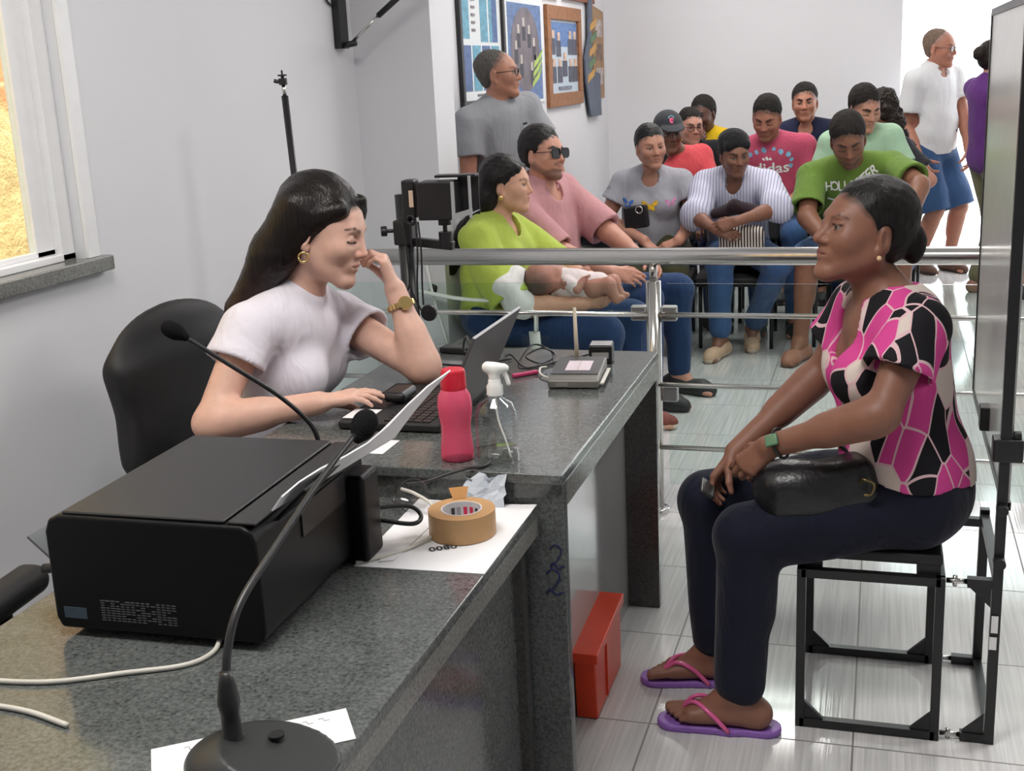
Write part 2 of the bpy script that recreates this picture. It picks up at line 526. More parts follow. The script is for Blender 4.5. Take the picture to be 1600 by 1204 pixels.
# ------------------------------------------------------------------ the two granite desks
ZL, ZT = 0.685, 0.75
M['panel_pale'] = plain('pale_polished_panel', srgb(150, 150, 150), 0.08, spec=0.9, var=0.05, scale=6)
TX1, TY0, TY1, TX0 = -0.575, 2.125, 3.166, -1.30
t = thing('reception_desk', (-0.93, 2.64, 0), 'taller grey polished granite desk carrying laptop, bottles and signature pad', 'desk')
MB().box((TX0, TY0 - 0.012, ZT - 0.022), (TX1, TY1, ZT)).build('desk_top', M['granite'], t, bevel=0.003)
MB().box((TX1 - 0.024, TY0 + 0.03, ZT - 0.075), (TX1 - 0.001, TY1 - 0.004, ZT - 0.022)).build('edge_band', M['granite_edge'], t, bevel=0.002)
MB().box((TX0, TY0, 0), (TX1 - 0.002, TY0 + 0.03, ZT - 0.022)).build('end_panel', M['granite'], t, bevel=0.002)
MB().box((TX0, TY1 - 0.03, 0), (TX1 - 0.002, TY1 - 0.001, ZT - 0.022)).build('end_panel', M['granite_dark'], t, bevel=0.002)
MB().box((-0.70, TY0 + 0.03, 0.0), (-0.668, TY1 - 0.03, ZT - 0.022)).build('modesty_panel', M['panel_pale'], t)
# handwritten numeral in blue marker on the end panel
def marker(parent, strokes, o, U, V, r, name='marker_numeral', m='blue_marker'):
    b = MB()
    for st in strokes:
        b.tube(spline([np.array(o) + x * np.array(U) + y * np.array(V) for x, y in st], 6), r, 6)
    return b.build(name, M[m], parent, smooth=True)


two = [(-0.012, 0.036), (0.0, 0.045), (0.011, 0.034), (0.002, 0.015), (-0.013, 0.001), (-0.006, 0.009), (0.004, 0.0), (0.017, 0.006)]
marker(t, [two], (-0.603, TY0 - 0.0005, 0.495), (1.2, 0, 0), (0, 0, 1.2), 0.0022)
marker(t, [[(x, y) for x, y in two]], (-0.596, TY0 - 0.0005, 0.552), (1, 0, 0), (0, 0, 1.1), 0.0016)

t = thing('low_desk', (-0.98, 1.5, 0), 'lower grey granite desk in front carrying the printer and microphones', 'desk')
LX1, LX0, LY0, LY1 = -0.625, -1.335, 0.62, TY0 - 0.013
MB().box((LX0, LY0, ZL - 0.02), (LX1, LY1, ZL)).build('desk_top', M['granite'], t, bevel=0.003)
MB().box((LX1 - 0.02, LY0 + 0.01, ZL - 0.06), (LX1 - 0.001, LY1, ZL - 0.02)).build('edge_band', M['granite_edge'], t, bevel=0.002)
MB().box((LX1 - 0.075, LY0 + 0.03, 0.0), (LX1 - 0.05, LY1 - 0.03, ZL - 0.02)).build('modesty_panel', M['granite'], t)
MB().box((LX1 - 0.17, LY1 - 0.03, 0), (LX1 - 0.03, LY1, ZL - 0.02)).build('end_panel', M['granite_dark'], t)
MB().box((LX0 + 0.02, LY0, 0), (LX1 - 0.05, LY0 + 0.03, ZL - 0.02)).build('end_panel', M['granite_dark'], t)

# ------------------------------------------------------------------ steel and glass railing
RY = 3.907
rail = thing('railing', (-0.72, RY, 0), 'polished steel railing with glass panels behind the desks', 'railing')
MB().tube([(XW + 0.001, RY, 0.897), (3.98, RY, 0.897)], 0.029, 24).build('handrail', M['steel'], rail, smooth=True)
for px in (-0.722, 1.15, 3.0):
    MB().tube([(px, RY, 0.012), (px, RY, 0.815)], 0.025, 24).build('post', M['steel_v'], rail, smooth=True)
    MB().tube([(px, RY, 0.815), (px, RY, 0.875)], 0.014, 16).build('post_stem', M['steel_v'], rail, smooth=True)
    MB().lathe([(0.045, 0), (0.045, 0.012), (0.040, 0.018), (0.026, 0.020)], (px, RY, 0)).build('base_flange', M['steel_v'], rail, smooth=False, bevel=0.001)
segs = [(XW + 0.001, -0.722), (-0.722, 1.15), (1.15, 3.0), (3.0, 3.98)]
for a, b_ in segs:
    for z in (0.703, 0.462, 0.24):
        MB().tube([(a, RY - 0.012, z), (b_, RY - 0.012, z)], 0.0085, 14).build('crossbar', M['steel'], rail, smooth=True)
    MB().box((a + 0.045, RY + 0.006, 0.10), (b_ - 0.045, RY + 0.014, 0.805)).build('glass_panel', M['glass'], rail)
for px in (-0.722, 1.15, 3.0):
    for z in (0.705, 0.425):
        for s in (-1, 1):
            MB().box((px + s * 0.052 - 0.026, RY - 0.006, z - 0.026), (px + s * 0.052 + 0.026, RY + 0.022, z + 0.026)).build('glass_clamp', M['clamp'], rail, bevel=0.006, bseg=3)
# ------------------------------------------------------------------ signed-distance sculpting (bodies, hair, clothes)
def V3(*a): return np.array(a, dtype=np.float64)


def nrm(v):
    v = np.asarray(v, float)
    return v / (np.linalg.norm(v) + 1e-12)


class Cap:
    """tapered capsule; clip = [(point, normal)] keeps the side where (p-point).normal < 0"""
    def __init__(s, a, b, ra, rb=None, clip=None, flat=None):
        s.a = V3(*a); s.b = V3(*b); s.ra = ra; s.rb = ra if rb is None else rb; s.clip = clip or []
    def box(s):
        r = max(s.ra, s.rb)
        return np.minimum(s.a, s.b) - r, np.maximum(s.a, s.b) + r
    def d(s, X, Y, Z):
        ab = s.b - s.a; L = ab @ ab + 1e-12
        x = X - s.a[0]; y = Y - s.a[1]; z = Z - s.a[2]
        h = np.clip((x * ab[0] + y * ab[1] + z * ab[2]) / L, 0, 1)
        q = np.sqrt((x - h * ab[0]) ** 2 + (y - h * ab[1]) ** 2 + (z - h * ab[2]) ** 2) - (s.ra + (s.rb - s.ra) * h)
        return _clip(q, s.clip, X, Y, Z)


def _clip(q, clip, X, Y, Z):
    for p, n in clip:
        q = np.maximum(q, (X - p[0]) * n[0] + (Y - p[1]) * n[1] + (Z - p[2]) * n[2])
    return q


class Ell:
    """ellipsoid; A rows are its axes"""
    def __init__(s, c, r, A=None, clip=None):
        s.c = V3(*c); s.r = V3(*r); s.A = np.eye(3) if A is None else np.asarray(A, float); s.clip = clip or []
    def box(s):
        e = np.sqrt(((s.A.T * s.r) ** 2).sum(1))
        return s.c - e, s.c + e
    def d(s, X, Y, Z):
        x = X - s.c[0]; y = Y - s.c[1]; z = Z - s.c[2]
        A = s.A
        k0 = 0; k1 = 0
        for i in range(3):
            u = x * A[i, 0] + y * A[i, 1] + z * A[i, 2]
            k0 = k0 + (u / s.r[i]) ** 2; k1 = k1 + (u / s.r[i] ** 2) ** 2
        k0 = np.sqrt(k0); k1 = np.sqrt(k1) + 1e-9
        return _clip(k0 * (k0 - 1) / k1, s.clip, X, Y, Z)


class RBox:
    def __init__(s, c, h, A=None, r=0.01, clip=None):
        s.c = V3(*c); s.h = V3(*h); s.A = np.eye(3) if A is None else np.asarray(A, float); s.r = r; s.clip = clip or []
    def box(s):
        e = np.abs(s.A.T) @ s.h
        return s.c - e, s.c + e
    def d(s, X, Y, Z):
        x = X - s.c[0]; y = Y - s.c[1]; z = Z - s.c[2]; A = s.A
        q = [np.abs(x * A[i, 0] + y * A[i, 1] + z * A[i, 2]) - (s.h[i] - s.r) for i in range(3)]
        o = np.sqrt(np.maximum(q[0], 0) ** 2 + np.maximum(q[1], 0) ** 2 + np.maximum(q[2], 0) ** 2)
        return _clip(o + np.minimum(np.maximum(np.maximum(q[0], q[1]), q[2]), 0) - s.r, s.clip, X, Y, Z)


def axis(lo, hi, res, fine):
    """grid lines from lo to hi, spaced res, finer inside the fine intervals [(a,b,r)]"""
    out = [lo]
    while out[-1] < hi:
        x = out[-1]; r = res
        for a, b, q in fine:
            if a - res < x < b: r = min(r, q)
        out.append(x + r)
    return np.array(out)


_CORN = [(i, j, k) for i in (0, 1) for j in (0, 1) for k in (0, 1)]


def surface_nets(D, ax):
    nx, ny, nz = D.shape
    ins = D < 0
    cnt = np.zeros((nx - 1, ny - 1, nz - 1), np.int8)
    for i, j, k in _CORN:
        cnt += ins[i:nx - 1 + i, j:ny - 1 + j, k:nz - 1 + k]
    act = (cnt > 0) & (cnt < 8)
    ci = np.argwhere(act)
    idx = np.full(act.shape, -1, np.int32); idx[act] = np.arange(len(ci))
    dc = {c: D[ci[:, 0] + c[0], ci[:, 1] + c[1], ci[:, 2] + c[2]] for c in _CORN}
    P = np.zeros((len(ci), 3)); W = np.zeros(len(ci))
    for a in range(3):
        for c in _CORN:
            if c[a]: continue
            e = list(c); e[a] = 1; e = tuple(e)
            d0, d1 = dc[c], dc[e]
            m = (d0 < 0) != (d1 < 0)
            t = np.where(m, d0 / np.where(m, d0 - d1, 1), 0)
            for b in range(3):
                g = ci[:, b]
                if b == a:
                    x0 = ax[b][g]; x1 = ax[b][g + 1]; val = x0 + t * (x1 - x0)
                else:
                    val = ax[b][g + c[b]]
                P[:, b] += np.where(m, val, 0)
            W += m
    P /= W[:, None]
    F = []
    for a in range(3):
        b, c = (a + 1) % 3, (a + 2) % 3
        s0 = [slice(None)] * 3; s1 = [slice(None)] * 3
        s0[a] = slice(0, D.shape[a] - 1); s1[a] = slice(1, D.shape[a])
        for q in (b, c): s0[q] = slice(1, D.shape[q] - 1); s1[q] = slice(1, D.shape[q] - 1)
        u, w = ins[tuple(s0)], ins[tuple(s1)]
        for m, flip in ((u & ~w, False), (~u & w, True)):
            e = np.argwhere(m)
            if not len(e): continue
            g = e.copy(); g[:, b] += 1; g[:, c] += 1
            def cell(db, dc_):
                h = g.copy(); h[:, b] -= db; h[:, c] -= dc_
                return idx[h[:, 0], h[:, 1], h[:, 2]]
            q = np.stack([cell(1, 1), cell(0, 1), cell(0, 0), cell(1, 0)], 1)
            F.append(q[:, ::-1] if flip else q)
    return P, np.concatenate(F) if F else np.zeros((0, 4), int)


class Sdf:
    """ordered list of shapes blended into one skin"""
    def __init__(s): s.ops = []; s.disp = None
    def add(s, p, k=0.02): s.ops.append(('+', p, k)); return p
    def sub(s, p, k=0.005): s.ops.append(('-', p, k)); return p
    def cut(s, pt, n, k=0.004): s.ops.append(('c', (V3(*pt), nrm(n)), k))
    def mesh(s, res, fine=(), pad=0.012, zmin=None):
        los, his = zip(*[o[1].box() for o in s.ops if o[0] == '+'])
        lo = np.min(los, 0) - pad; hi = np.max(his, 0) + pad
        if zmin is not None: lo[2] = max(lo[2], zmin)
        ax = [axis(lo[i], hi[i], res, [(f[0][i], f[1][i], f[2]) for f in fine]) for i in range(3)]
        D = np.full([len(a) for a in ax], 1.0, np.float32)
        for op, p, k in s.ops:
            if op == 'c':
                pt, n = p
                q = (ax[0][:, None, None] - pt[0]) * n[0] + (ax[1][None, :, None] - pt[1]) * n[1] + (ax[2][None, None, :] - pt[2]) * n[2]
                D = np.maximum(D, q.astype(np.float32)); continue
            b0, b1 = p.box(); e = k + 2.5 * res + 0.01
            sl = []
            for i in range(3):
                i0 = np.searchsorted(ax[i], b0[i] - e); i1 = np.searchsorted(ax[i], b1[i] + e)
                sl.append(slice(max(i0, 0), max(i1, 0)))
            X = ax[0][sl[0]][:, None, None]; Y = ax[1][sl[1]][None, :, None]; Z = ax[2][sl[2]][None, None, :]
            if X.size == 0 or Y.size == 0 or Z.size == 0: continue
            q = p.d(X, Y, Z).astype(np.float32)
            d = D[tuple(sl)]
            if op == '+':
                h = np.maximum(k - np.abs(d - q), 0) / max(k, 1e-6)
                D[tuple(sl)] = np.minimum(d, q) - h * h * k * 0.25
            else:
                q = -q
                h = np.maximum(k - np.abs(d - q), 0) / max(k, 1e-6)
                D[tuple(sl)] = np.maximum(d, q) + h * h * k * 0.25
        if s.disp is not None:
            D += s.disp(ax[0][:, None, None], ax[1][None, :, None], ax[2][None, None, :]).astype(np.float32)
        # closed at the border
        D[0], D[-1] = 1, 1; D[:, 0] = 1; D[:, -1] = 1; D[:, :, 0] = 1; D[:, :, -1] = 1
        return surface_nets(D, ax)


def keep_big(P, F, frac=0.02):
    """drop stray islands"""
    n = len(P)
    lab = np.arange(n)
    e = np.concatenate([F[:, [0, 1]], F[:, [1, 2]], F[:, [2, 3]]])
    for _ in range(400):
        m = np.minimum(lab[e[:, 0]], lab[e[:, 1]])
        old = lab.copy()
        np.minimum.at(lab, e[:, 0], m); np.minimum.at(lab, e[:, 1], m)
        lab = lab[lab]
        if (lab == old).all(): break
    u, inv, c = np.unique(lab, return_inverse=True, return_counts=True)
    ok = c[inv] > frac * n
    nid = np.cumsum(ok) - 1
    return P[ok], nid[F[ok[F].all(1)]]


def folds(amp, seed, freq=28.0, aniso=None):
    r = np.random.RandomState(seed)
    W = []
    for i in range(6):
        d = nrm(r.normal(size=3) * (aniso if aniso is not None else np.ones(3)))
        W.append((d * freq * r.uniform(0.5, 1.6), r.uniform(0, 6.28), amp * r.uniform(0.5, 1.0) / 2.2))
    def f(X, Y, Z):
        a = 0
        for w, ph, am in W:
            a = a + am * np.sin(w[0] * X + w[1] * Y + w[2] * Z + ph + 1.3 * np.sin(9 * X + 7 * Z + ph))
        return a
    return f


# ------------------------------------------------------------------ materials for people
def vcol_skin(name, rough=0.48):
    m, nt, b = _nodes(name)
    L = nt.links.new
    at = N(nt, 'ShaderNodeAttribute', attribute_name='tone')
    tc = N(nt, 'ShaderNodeTexCoord')
    nz = N(nt, 'ShaderNodeTexNoise', i_Scale=38.0, i_Detail=4.0); L(tc.outputs['Object'], nz.inputs['Vector'])
    hv = N(nt, 'ShaderNodeHueSaturation', i_Saturation=0.93); L(at.outputs['Color'], hv.inputs['Color'])
    mr = N(nt, 'ShaderNodeMapRange'); L(nz.outputs['Fac'], mr.inputs['Value'])
    mr.inputs['From Min'].default_value = 0.25; mr.inputs['From Max'].default_value = 0.75
    mr.inputs['To Min'].default_value = 0.92; mr.inputs['To Max'].default_value = 1.08
    L(mr.outputs[0], hv.inputs['Value']); L(hv.outputs[0], b.inputs['Base Color'])
    b.inputs['Roughness'].default_value = rough
    b.inputs['Specular IOR Level'].default_value = 0.4
    b.inputs['Subsurface Weight'].default_value = 0.08
    b.inputs['Subsurface Radius'].default_value = (0.012, 0.005, 0.003)
    n2 = N(nt, 'ShaderNodeTexNoise', i_Scale=420.0, i_Detail=2.0); L(tc.outputs['Object'], n2.inputs['Vector'])
    bp = N(nt, 'ShaderNodeBump', i_Strength=0.07, i_Distance=0.002); L(n2.outputs['Fac'], bp.inputs['Height']); L(bp.outputs[0], b.inputs['Normal'])
    return m


M['skin'] = vcol_skin('skin')


def hair_mat(name, col, tip=None, rough=0.46):
    m, nt, b = _nodes(name)
    L = nt.links.new
    tc = N(nt, 'ShaderNodeTexCoord')
    mp = N(nt, 'ShaderNodeMapping'); mp.inputs['Scale'].default_value = (170, 170, 7); L(tc.outputs['Object'], mp.inputs['Vector'])
    nz = N(nt, 'ShaderNodeTexNoise', i_Scale=1.0, i_Detail=3.0); L(mp.outputs[0], nz.inputs['Vector'])
    c2 = tuple(c * 1.9 for c in col)
    base = ramp(nt, nz.outputs['Fac'], [(0.35, col), (0.75, c2)])
    if tip is not None:
        sp = N(nt, 'ShaderNodeSeparateXYZ'); L(tc.outputs['Object'], sp.inputs[0])
        mr = N(nt, 'ShaderNodeMapRange'); L(sp.outputs['Z'], mr.inputs['Value'])
        mr.inputs['From Min'].default_value = tip[1]; mr.inputs['From Max'].default_value = tip[2]
        mr.inputs['To Min'].default_value = 1; mr.inputs['To Max'].default_value = 0
        mc = N(nt, 'ShaderNodeMixRGB'); L(mr.outputs[0], mc.inputs['Fac']); L(base, mc.inputs['Color1']); mc.inputs['Color2'].default_value = rgba(tip[0])
        base = mc.outputs[0]
    L(base, b.inputs['Base Color'])
    b.inputs['Roughness'].default_value = rough
    b.inputs['Specular IOR Level'].default_value = 0.25
    bp = N(nt, 'ShaderNodeBump', i_Strength=0.6, i_Distance=0.004); L(nz.outputs['Fac'], bp.inputs['Height']); L(bp.outputs[0], b.inputs['Normal'])
    return m


M['hair_black'] = hair_mat('black_hair', (0.006, 0.005, 0.005))
M['hair_short'] = hair_mat('short_dark_hair', (0.012, 0.010, 0.009), rough=0.85)
M['hair_grey'] = hair_mat('greying_hair', (0.06, 0.055, 0.05), rough=0.7)
M['hair_shaven'] = hair_mat('shaven_hair', (0.13, 0.088, 0.068), rough=0.8)
M['hair_curly'] = hair_mat('curly_hair', (0.014, 0.009, 0.007), rough=0.55)
M['denim'] = fabric('blue_denim', srgb(58, 88, 130), 0.8)
M['denim_light'] = fabric('light_denim', srgb(96, 126, 165), 0.8)
M['denim_navy'] = fabric('dark_blue_denim', (0.006, 0.008, 0.020), 0.8)
M['denim_mid'] = fabric('navy_jeans', srgb(36, 58, 96), 0.8)
M['olive'] = fabric('olive_cloth', srgb(66, 66, 44), 0.85)
M['olive_pale'] = fabric('pale_olive_cloth', srgb(112, 110, 84), 0.85)
M['dark_cloth'] = fabric('dark_cloth', (0.012, 0.012, 0.014), 0.9)
# ------------------------------------------------------------------ people
UP = V3(0, 0, 1)


def frame(yaw, pitch=0, roll=0):
    """rows: right, forward, up. yaw in degrees from +X; pitch > 0 looks down; roll > 0 tips the head to its right"""
    y, p, r = map(math.radians, (yaw, pitch, roll))
    f = V3(math.cos(y) * math.cos(p), math.sin(y) * math.cos(p), -math.sin(p))
    rt = nrm(np.cross(f, UP)); u = np.cross(rt, f)
    R_ = rotax(f, r)
    return np.stack([R_ @ rt, f, R_ @ u])


def ik(a, c, l1, l2, pole):
    """elbow or knee between a and c, bending towards pole"""
    a, c = V3(*a), V3(*c)
    v = c - a; L = np.linalg.norm(v); d = v / (L + 1e-9)
    if L > (l1 + l2) * 0.995:
        k = L / ((l1 + l2) * 0.995); l1 *= k; l2 *= k
    x = (l1 * l1 - l2 * l2 + L * L) / (2 * L)
    h = math.sqrt(max(l1 * l1 - x * x, 0))
    p = V3(*pole); p = nrm(p - d * (p @ d))
    return a + d * x + p * h


def head_shapes(S, paints, c, A, s, o):
    """skull, face, ears; local x right, y forward, z up, origin between the ears at eye level"""
    w = o.get('w', 1.0); jaw = o.get('jaw', 1.0); nose = o.get('nose', 1.0); lip = o.get('lip', 1.0); chk = o.get('cheek', 1.0)
    def P(x, y, z): return V3(*c) + s * (V3(x * w, y, z) @ A)
    def E(p, r, A2=None): return Ell(P(*p), (r[0] * s * w, r[1] * s, r[2] * s), A if A2 is None else A2)
    def C(a, b, ra, rb=None): return Cap(P(*a), P(*b), ra * s, (ra if rb is None else rb) * s)
    S.add(E((0, -0.014, 0.032), (0.075, 0.094, 0.083)), 0.02)
    S.add(E((0, 0.012, 0.006), (0.069, 0.082, 0.075)), 0.02)
    S.add(E((0, 0.030, -0.038), (0.055 * jaw, 0.060, 0.068)), 0.03)
    for q in (-1, 1):
        S.add(C((q * 0.050 * jaw, -0.002, -0.052), (q * 0.014, 0.070, -0.099), 0.019, 0.016), 0.03)
        S.add(E((q * 0.038, 0.056, -0.026), (0.024 * chk, 0.026, 0.024)), 0.025)
    S.add(E((0, 0.078, -0.101), (0.019 * jaw, 0.016, 0.015)), 0.018)
    S.add(C((-0.028, 0.076, 0.022), (0.028, 0.076, 0.022), 0.010), 0.016)
    for q in (-1, 1):
        S.sub(E((q * 0.031, 0.096, 0.001), (0.019, 0.018, 0.0125)), 0.014)
    for q in (-1, 1):
        S.add(E((q * 0.031, 0.0735, 0.000), (0.0135, 0.0135, 0.0128)), 0.003)
        lidz = 0.0098 if not o.get('eyes_down') else -0.002
        S.add(C((q * 0.020, 0.0835, lidz - 0.001), (q * 0.043, 0.0795, lidz - 0.0015), 0.0046, 0.0042), 0.004)
        S.add(C((q * 0.021, 0.0805, -0.0105), (q * 0.042, 0.0775, -0.0100), 0.0036), 0.004)
    # nose
    S.add(C((0, 0.083, 0.012), (0, 0.103 + 0.003 * nose, -0.029), 0.0075, 0.0098 * nose), 0.012)
    for q in (-1, 1):
        S.add(E((q * 0.0115 * nose, 0.094, -0.034), (0.0078 * nose, 0.0095, 0.0075)), 0.008)
    # mouth
    S.add(E((0, 0.080, -0.062), (0.027, 0.016, 0.020)), 0.014)
    up = [((-0.022, 0.0845, -0.0605), (-0.006, 0.0950, -0.0565)), ((-0.006, 0.0950, -0.0565), (0.006, 0.0950, -0.0565)), ((0.006, 0.0950, -0.0565), (0.022, 0.0845, -0.0605))]
    lo = [((-0.020, 0.0835, -0.0640), (0, 0.0930, -0.0690)), ((0, 0.0930, -0.0690), (0.020, 0.0835, -0.0640))]
    for a, b in up: S.add(C(a, b, 0.0042 * lip), 0.004)
    for a, b in lo: S.add(C(a, b, 0.0052 * lip), 0.004)
    S.sub(C((-0.020, 0.0925, -0.0625), (0.020, 0.0925, -0.0625), 0.0012), 0.003)
    # ears
    for q in (-1, 1):
        Ae = np.stack([rotax(A[2], -q * 0.35) @ A[0], rotax(A[2], -q * 0.35) @ A[1], A[2]])
        Ae = np.stack([rotax(A[0], -0.15) @ v for v in Ae])
        S.add(Ell(P(q * 0.0765, -0.012, -0.012), (0.0075 * s, 0.0175 * s, 0.031 * s), Ae), 0.008)
        S.add(Ell(P(q * 0.0735, -0.004, -0.038), (0.0065 * s, 0.009 * s, 0.011 * s), Ae), 0.006)
        S.sub(Ell(P(q * 0.0845, -0.006, -0.010), (0.0045 * s, 0.009 * s, 0.017 * s), Ae), 0.004)
    # tones
    sk = V3(*o['skin'])
    lipc = V3(*o.get('lipcol', sk * V3(0.78, 0.48, 0.50)))
    for a, b in up + lo: paints.append((C(a, b, 0.0046 * lip), lipc, 0.003 * s))
    bc = V3(*o.get('browcol', (0.012, 0.009, 0.008)))
    for q in (-1, 1):
        th = o.get('brow', 1.0)
        paints.append((C((q * 0.016, 0.090, 0.020), (q * 0.034, 0.084, 0.026), 0.0058 * th, 0.0054 * th), bc, 0.004 * s))
        paints.append((C((q * 0.034, 0.084, 0.026), (q * 0.050, 0.070, 0.021), 0.0054 * th, 0.0030 * th), bc, 0.004 * s))
        g = o.get('gaze', (0, 0))
        paints.insert(0, (E((q * 0.031, 0.084, 0.0), (0.021, 0.014, 0.016)), sk * 0.86, 0.012 * s))  # eye-socket shade painted into the skin tone, under the eye colours
        if o.get('eyes_down'):
            paints.append((C((q * 0.018, 0.0870, -0.0060), (q * 0.046, 0.0800, -0.0050), 0.0031), V3(0.01, 0.008, 0.007), 0.0018 * s))
        elif not o.get('eyes_shut'):
            ey = E((q * 0.031, 0.0790, -0.0008), (0.0125, 0.0105, 0.0058))
            paints.append((ey, V3(*[o.get('white', 0.34) * q_ for q_ in (1.05, 0.97, 0.92)]), 0.002 * s))
            paints.append((E((q * 0.031 + g[0], 0.0865, -0.0005 + g[1]), (0.0056, 0.0040, 0.0056)), V3(0.012, 0.007, 0.005), 0.0018 * s))
            paints.append((C((q * 0.018, 0.0865, 0.0056), (q * 0.045, 0.0815, 0.0050), 0.0022), V3(0.012, 0.010, 0.009), 0.0018 * s))
        else:
            paints.append((C((q * 0.020, 0.087, -0.0025), (q * 0.043, 0.082, -0.0030), 0.0020), V3(0.03, 0.02, 0.018), 0.002 * s))
        paints.append((E((q * 0.007, 0.100, -0.0405), (0.0045, 0.005, 0.003)), sk * 0.25, 0.002 * s))
    paints.insert(0, (E((0, 0.098, -0.030), (0.02, 0.02, 0.014)), sk * V3(1.06, 0.92, 0.88), 0.014 * s))
    if o.get('stubble'):
        k = o['stubble']
        sc = sk * (1 - k) + V3(0.012, 0.010, 0.009) * k
        bd = [E((0, 0.062, -0.092), (0.050 * jaw, 0.045, 0.034)), C((-0.058 * jaw, 0.0, -0.050), (-0.03, 0.062, -0.094), 0.020), C((0.058 * jaw, 0.0, -0.050), (0.03, 0.062, -0.094), 0.020),
              C((-0.024, 0.090, -0.050), (0.024, 0.090, -0.050), 0.0065)]
        paints[:0] = [(b_, sc, 0.010 * s) for b_ in bd]


def hand_shapes(S, w, f, n, side, sz, curl, spread=0.0, thumb=(0.5, 0.4)):
    """five separate fingers; w wrist, f finger direction, n the way the palm faces, side +1 right / -1 left"""
    w = V3(*w); f = nrm(f); n = V3(*n); n = nrm(n - f * (n @ f)); t = np.cross(f, n) * side
    offs = [0.0265, 0.0090, -0.0090, -0.0260]; reach = [0.090, 0.093, 0.088, 0.079]
    ln = [0.073, 0.081, 0.074, 0.058]; rr = [0.0088, 0.0090, 0.0085, 0.0074]
    for i in range(4):
        K = w + sz * (f * reach[i] + t * offs[i])
        S.add(Cap(w + sz * (f * 0.012 + t * offs[i] * 0.62), K, 0.0135 * sz, 0.0115 * sz), 0.014 * sz)
    S.add(Cap(w + sz * (f * 0.03 + t * 0.012 + n * 0.004), w + sz * (f * 0.06 - t * 0.012 + n * 0.003), 0.013 * sz), 0.012 * sz)
    tips = []
    for i in range(4):
        K = w + sz * (f * reach[i] + t * offs[i])
        c = curl[i + 1]; a = 0.0; p = K
        sp = spread * (1.5 - i) * 0.16
        fd = nrm(f + t * sp)
        for k, (q, g) in enumerate(((0.46, 0.85), (0.30, 1.1), (0.24, 0.7))):
            a += c * g
            d = fd * math.cos(a) + n * math.sin(a)
            e = p + d * ln[i] * q * sz
            S.add(Cap(p, e, rr[i] * sz * (1 - 0.10 * k), rr[i] * sz * (0.92 - 0.12 * k)), 0.0035)
            p = e
        tips.append(p)
    b = w + sz * (f * 0.020 + t * 0.018 + n * 0.006)
    d1 = nrm(f * 0.75 + t * 0.62 * (0.4 + thumb[0]) + n * 0.45)
    m = b + d1 * 0.046 * sz
    S.add(Cap(b, m, 0.0150 * sz, 0.0115 * sz), 0.012 * sz)
    d2 = nrm(d1 + n * thumb[1] * 0.8 + f * 0.2 - t * 0.2); m2 = m + d2 * 0.034 * sz
    S.add(Cap(m, m2, 0.0108 * sz, 0.0095 * sz), 0.004)
    d3 = nrm(d2 + n * thumb[1] * 0.6 - t * 0.2); m3 = m2 + d3 * 0.026 * sz
    S.add(Cap(m2, m3, 0.0095 * sz, 0.0075 * sz), 0.003)
    return tips + [m3]


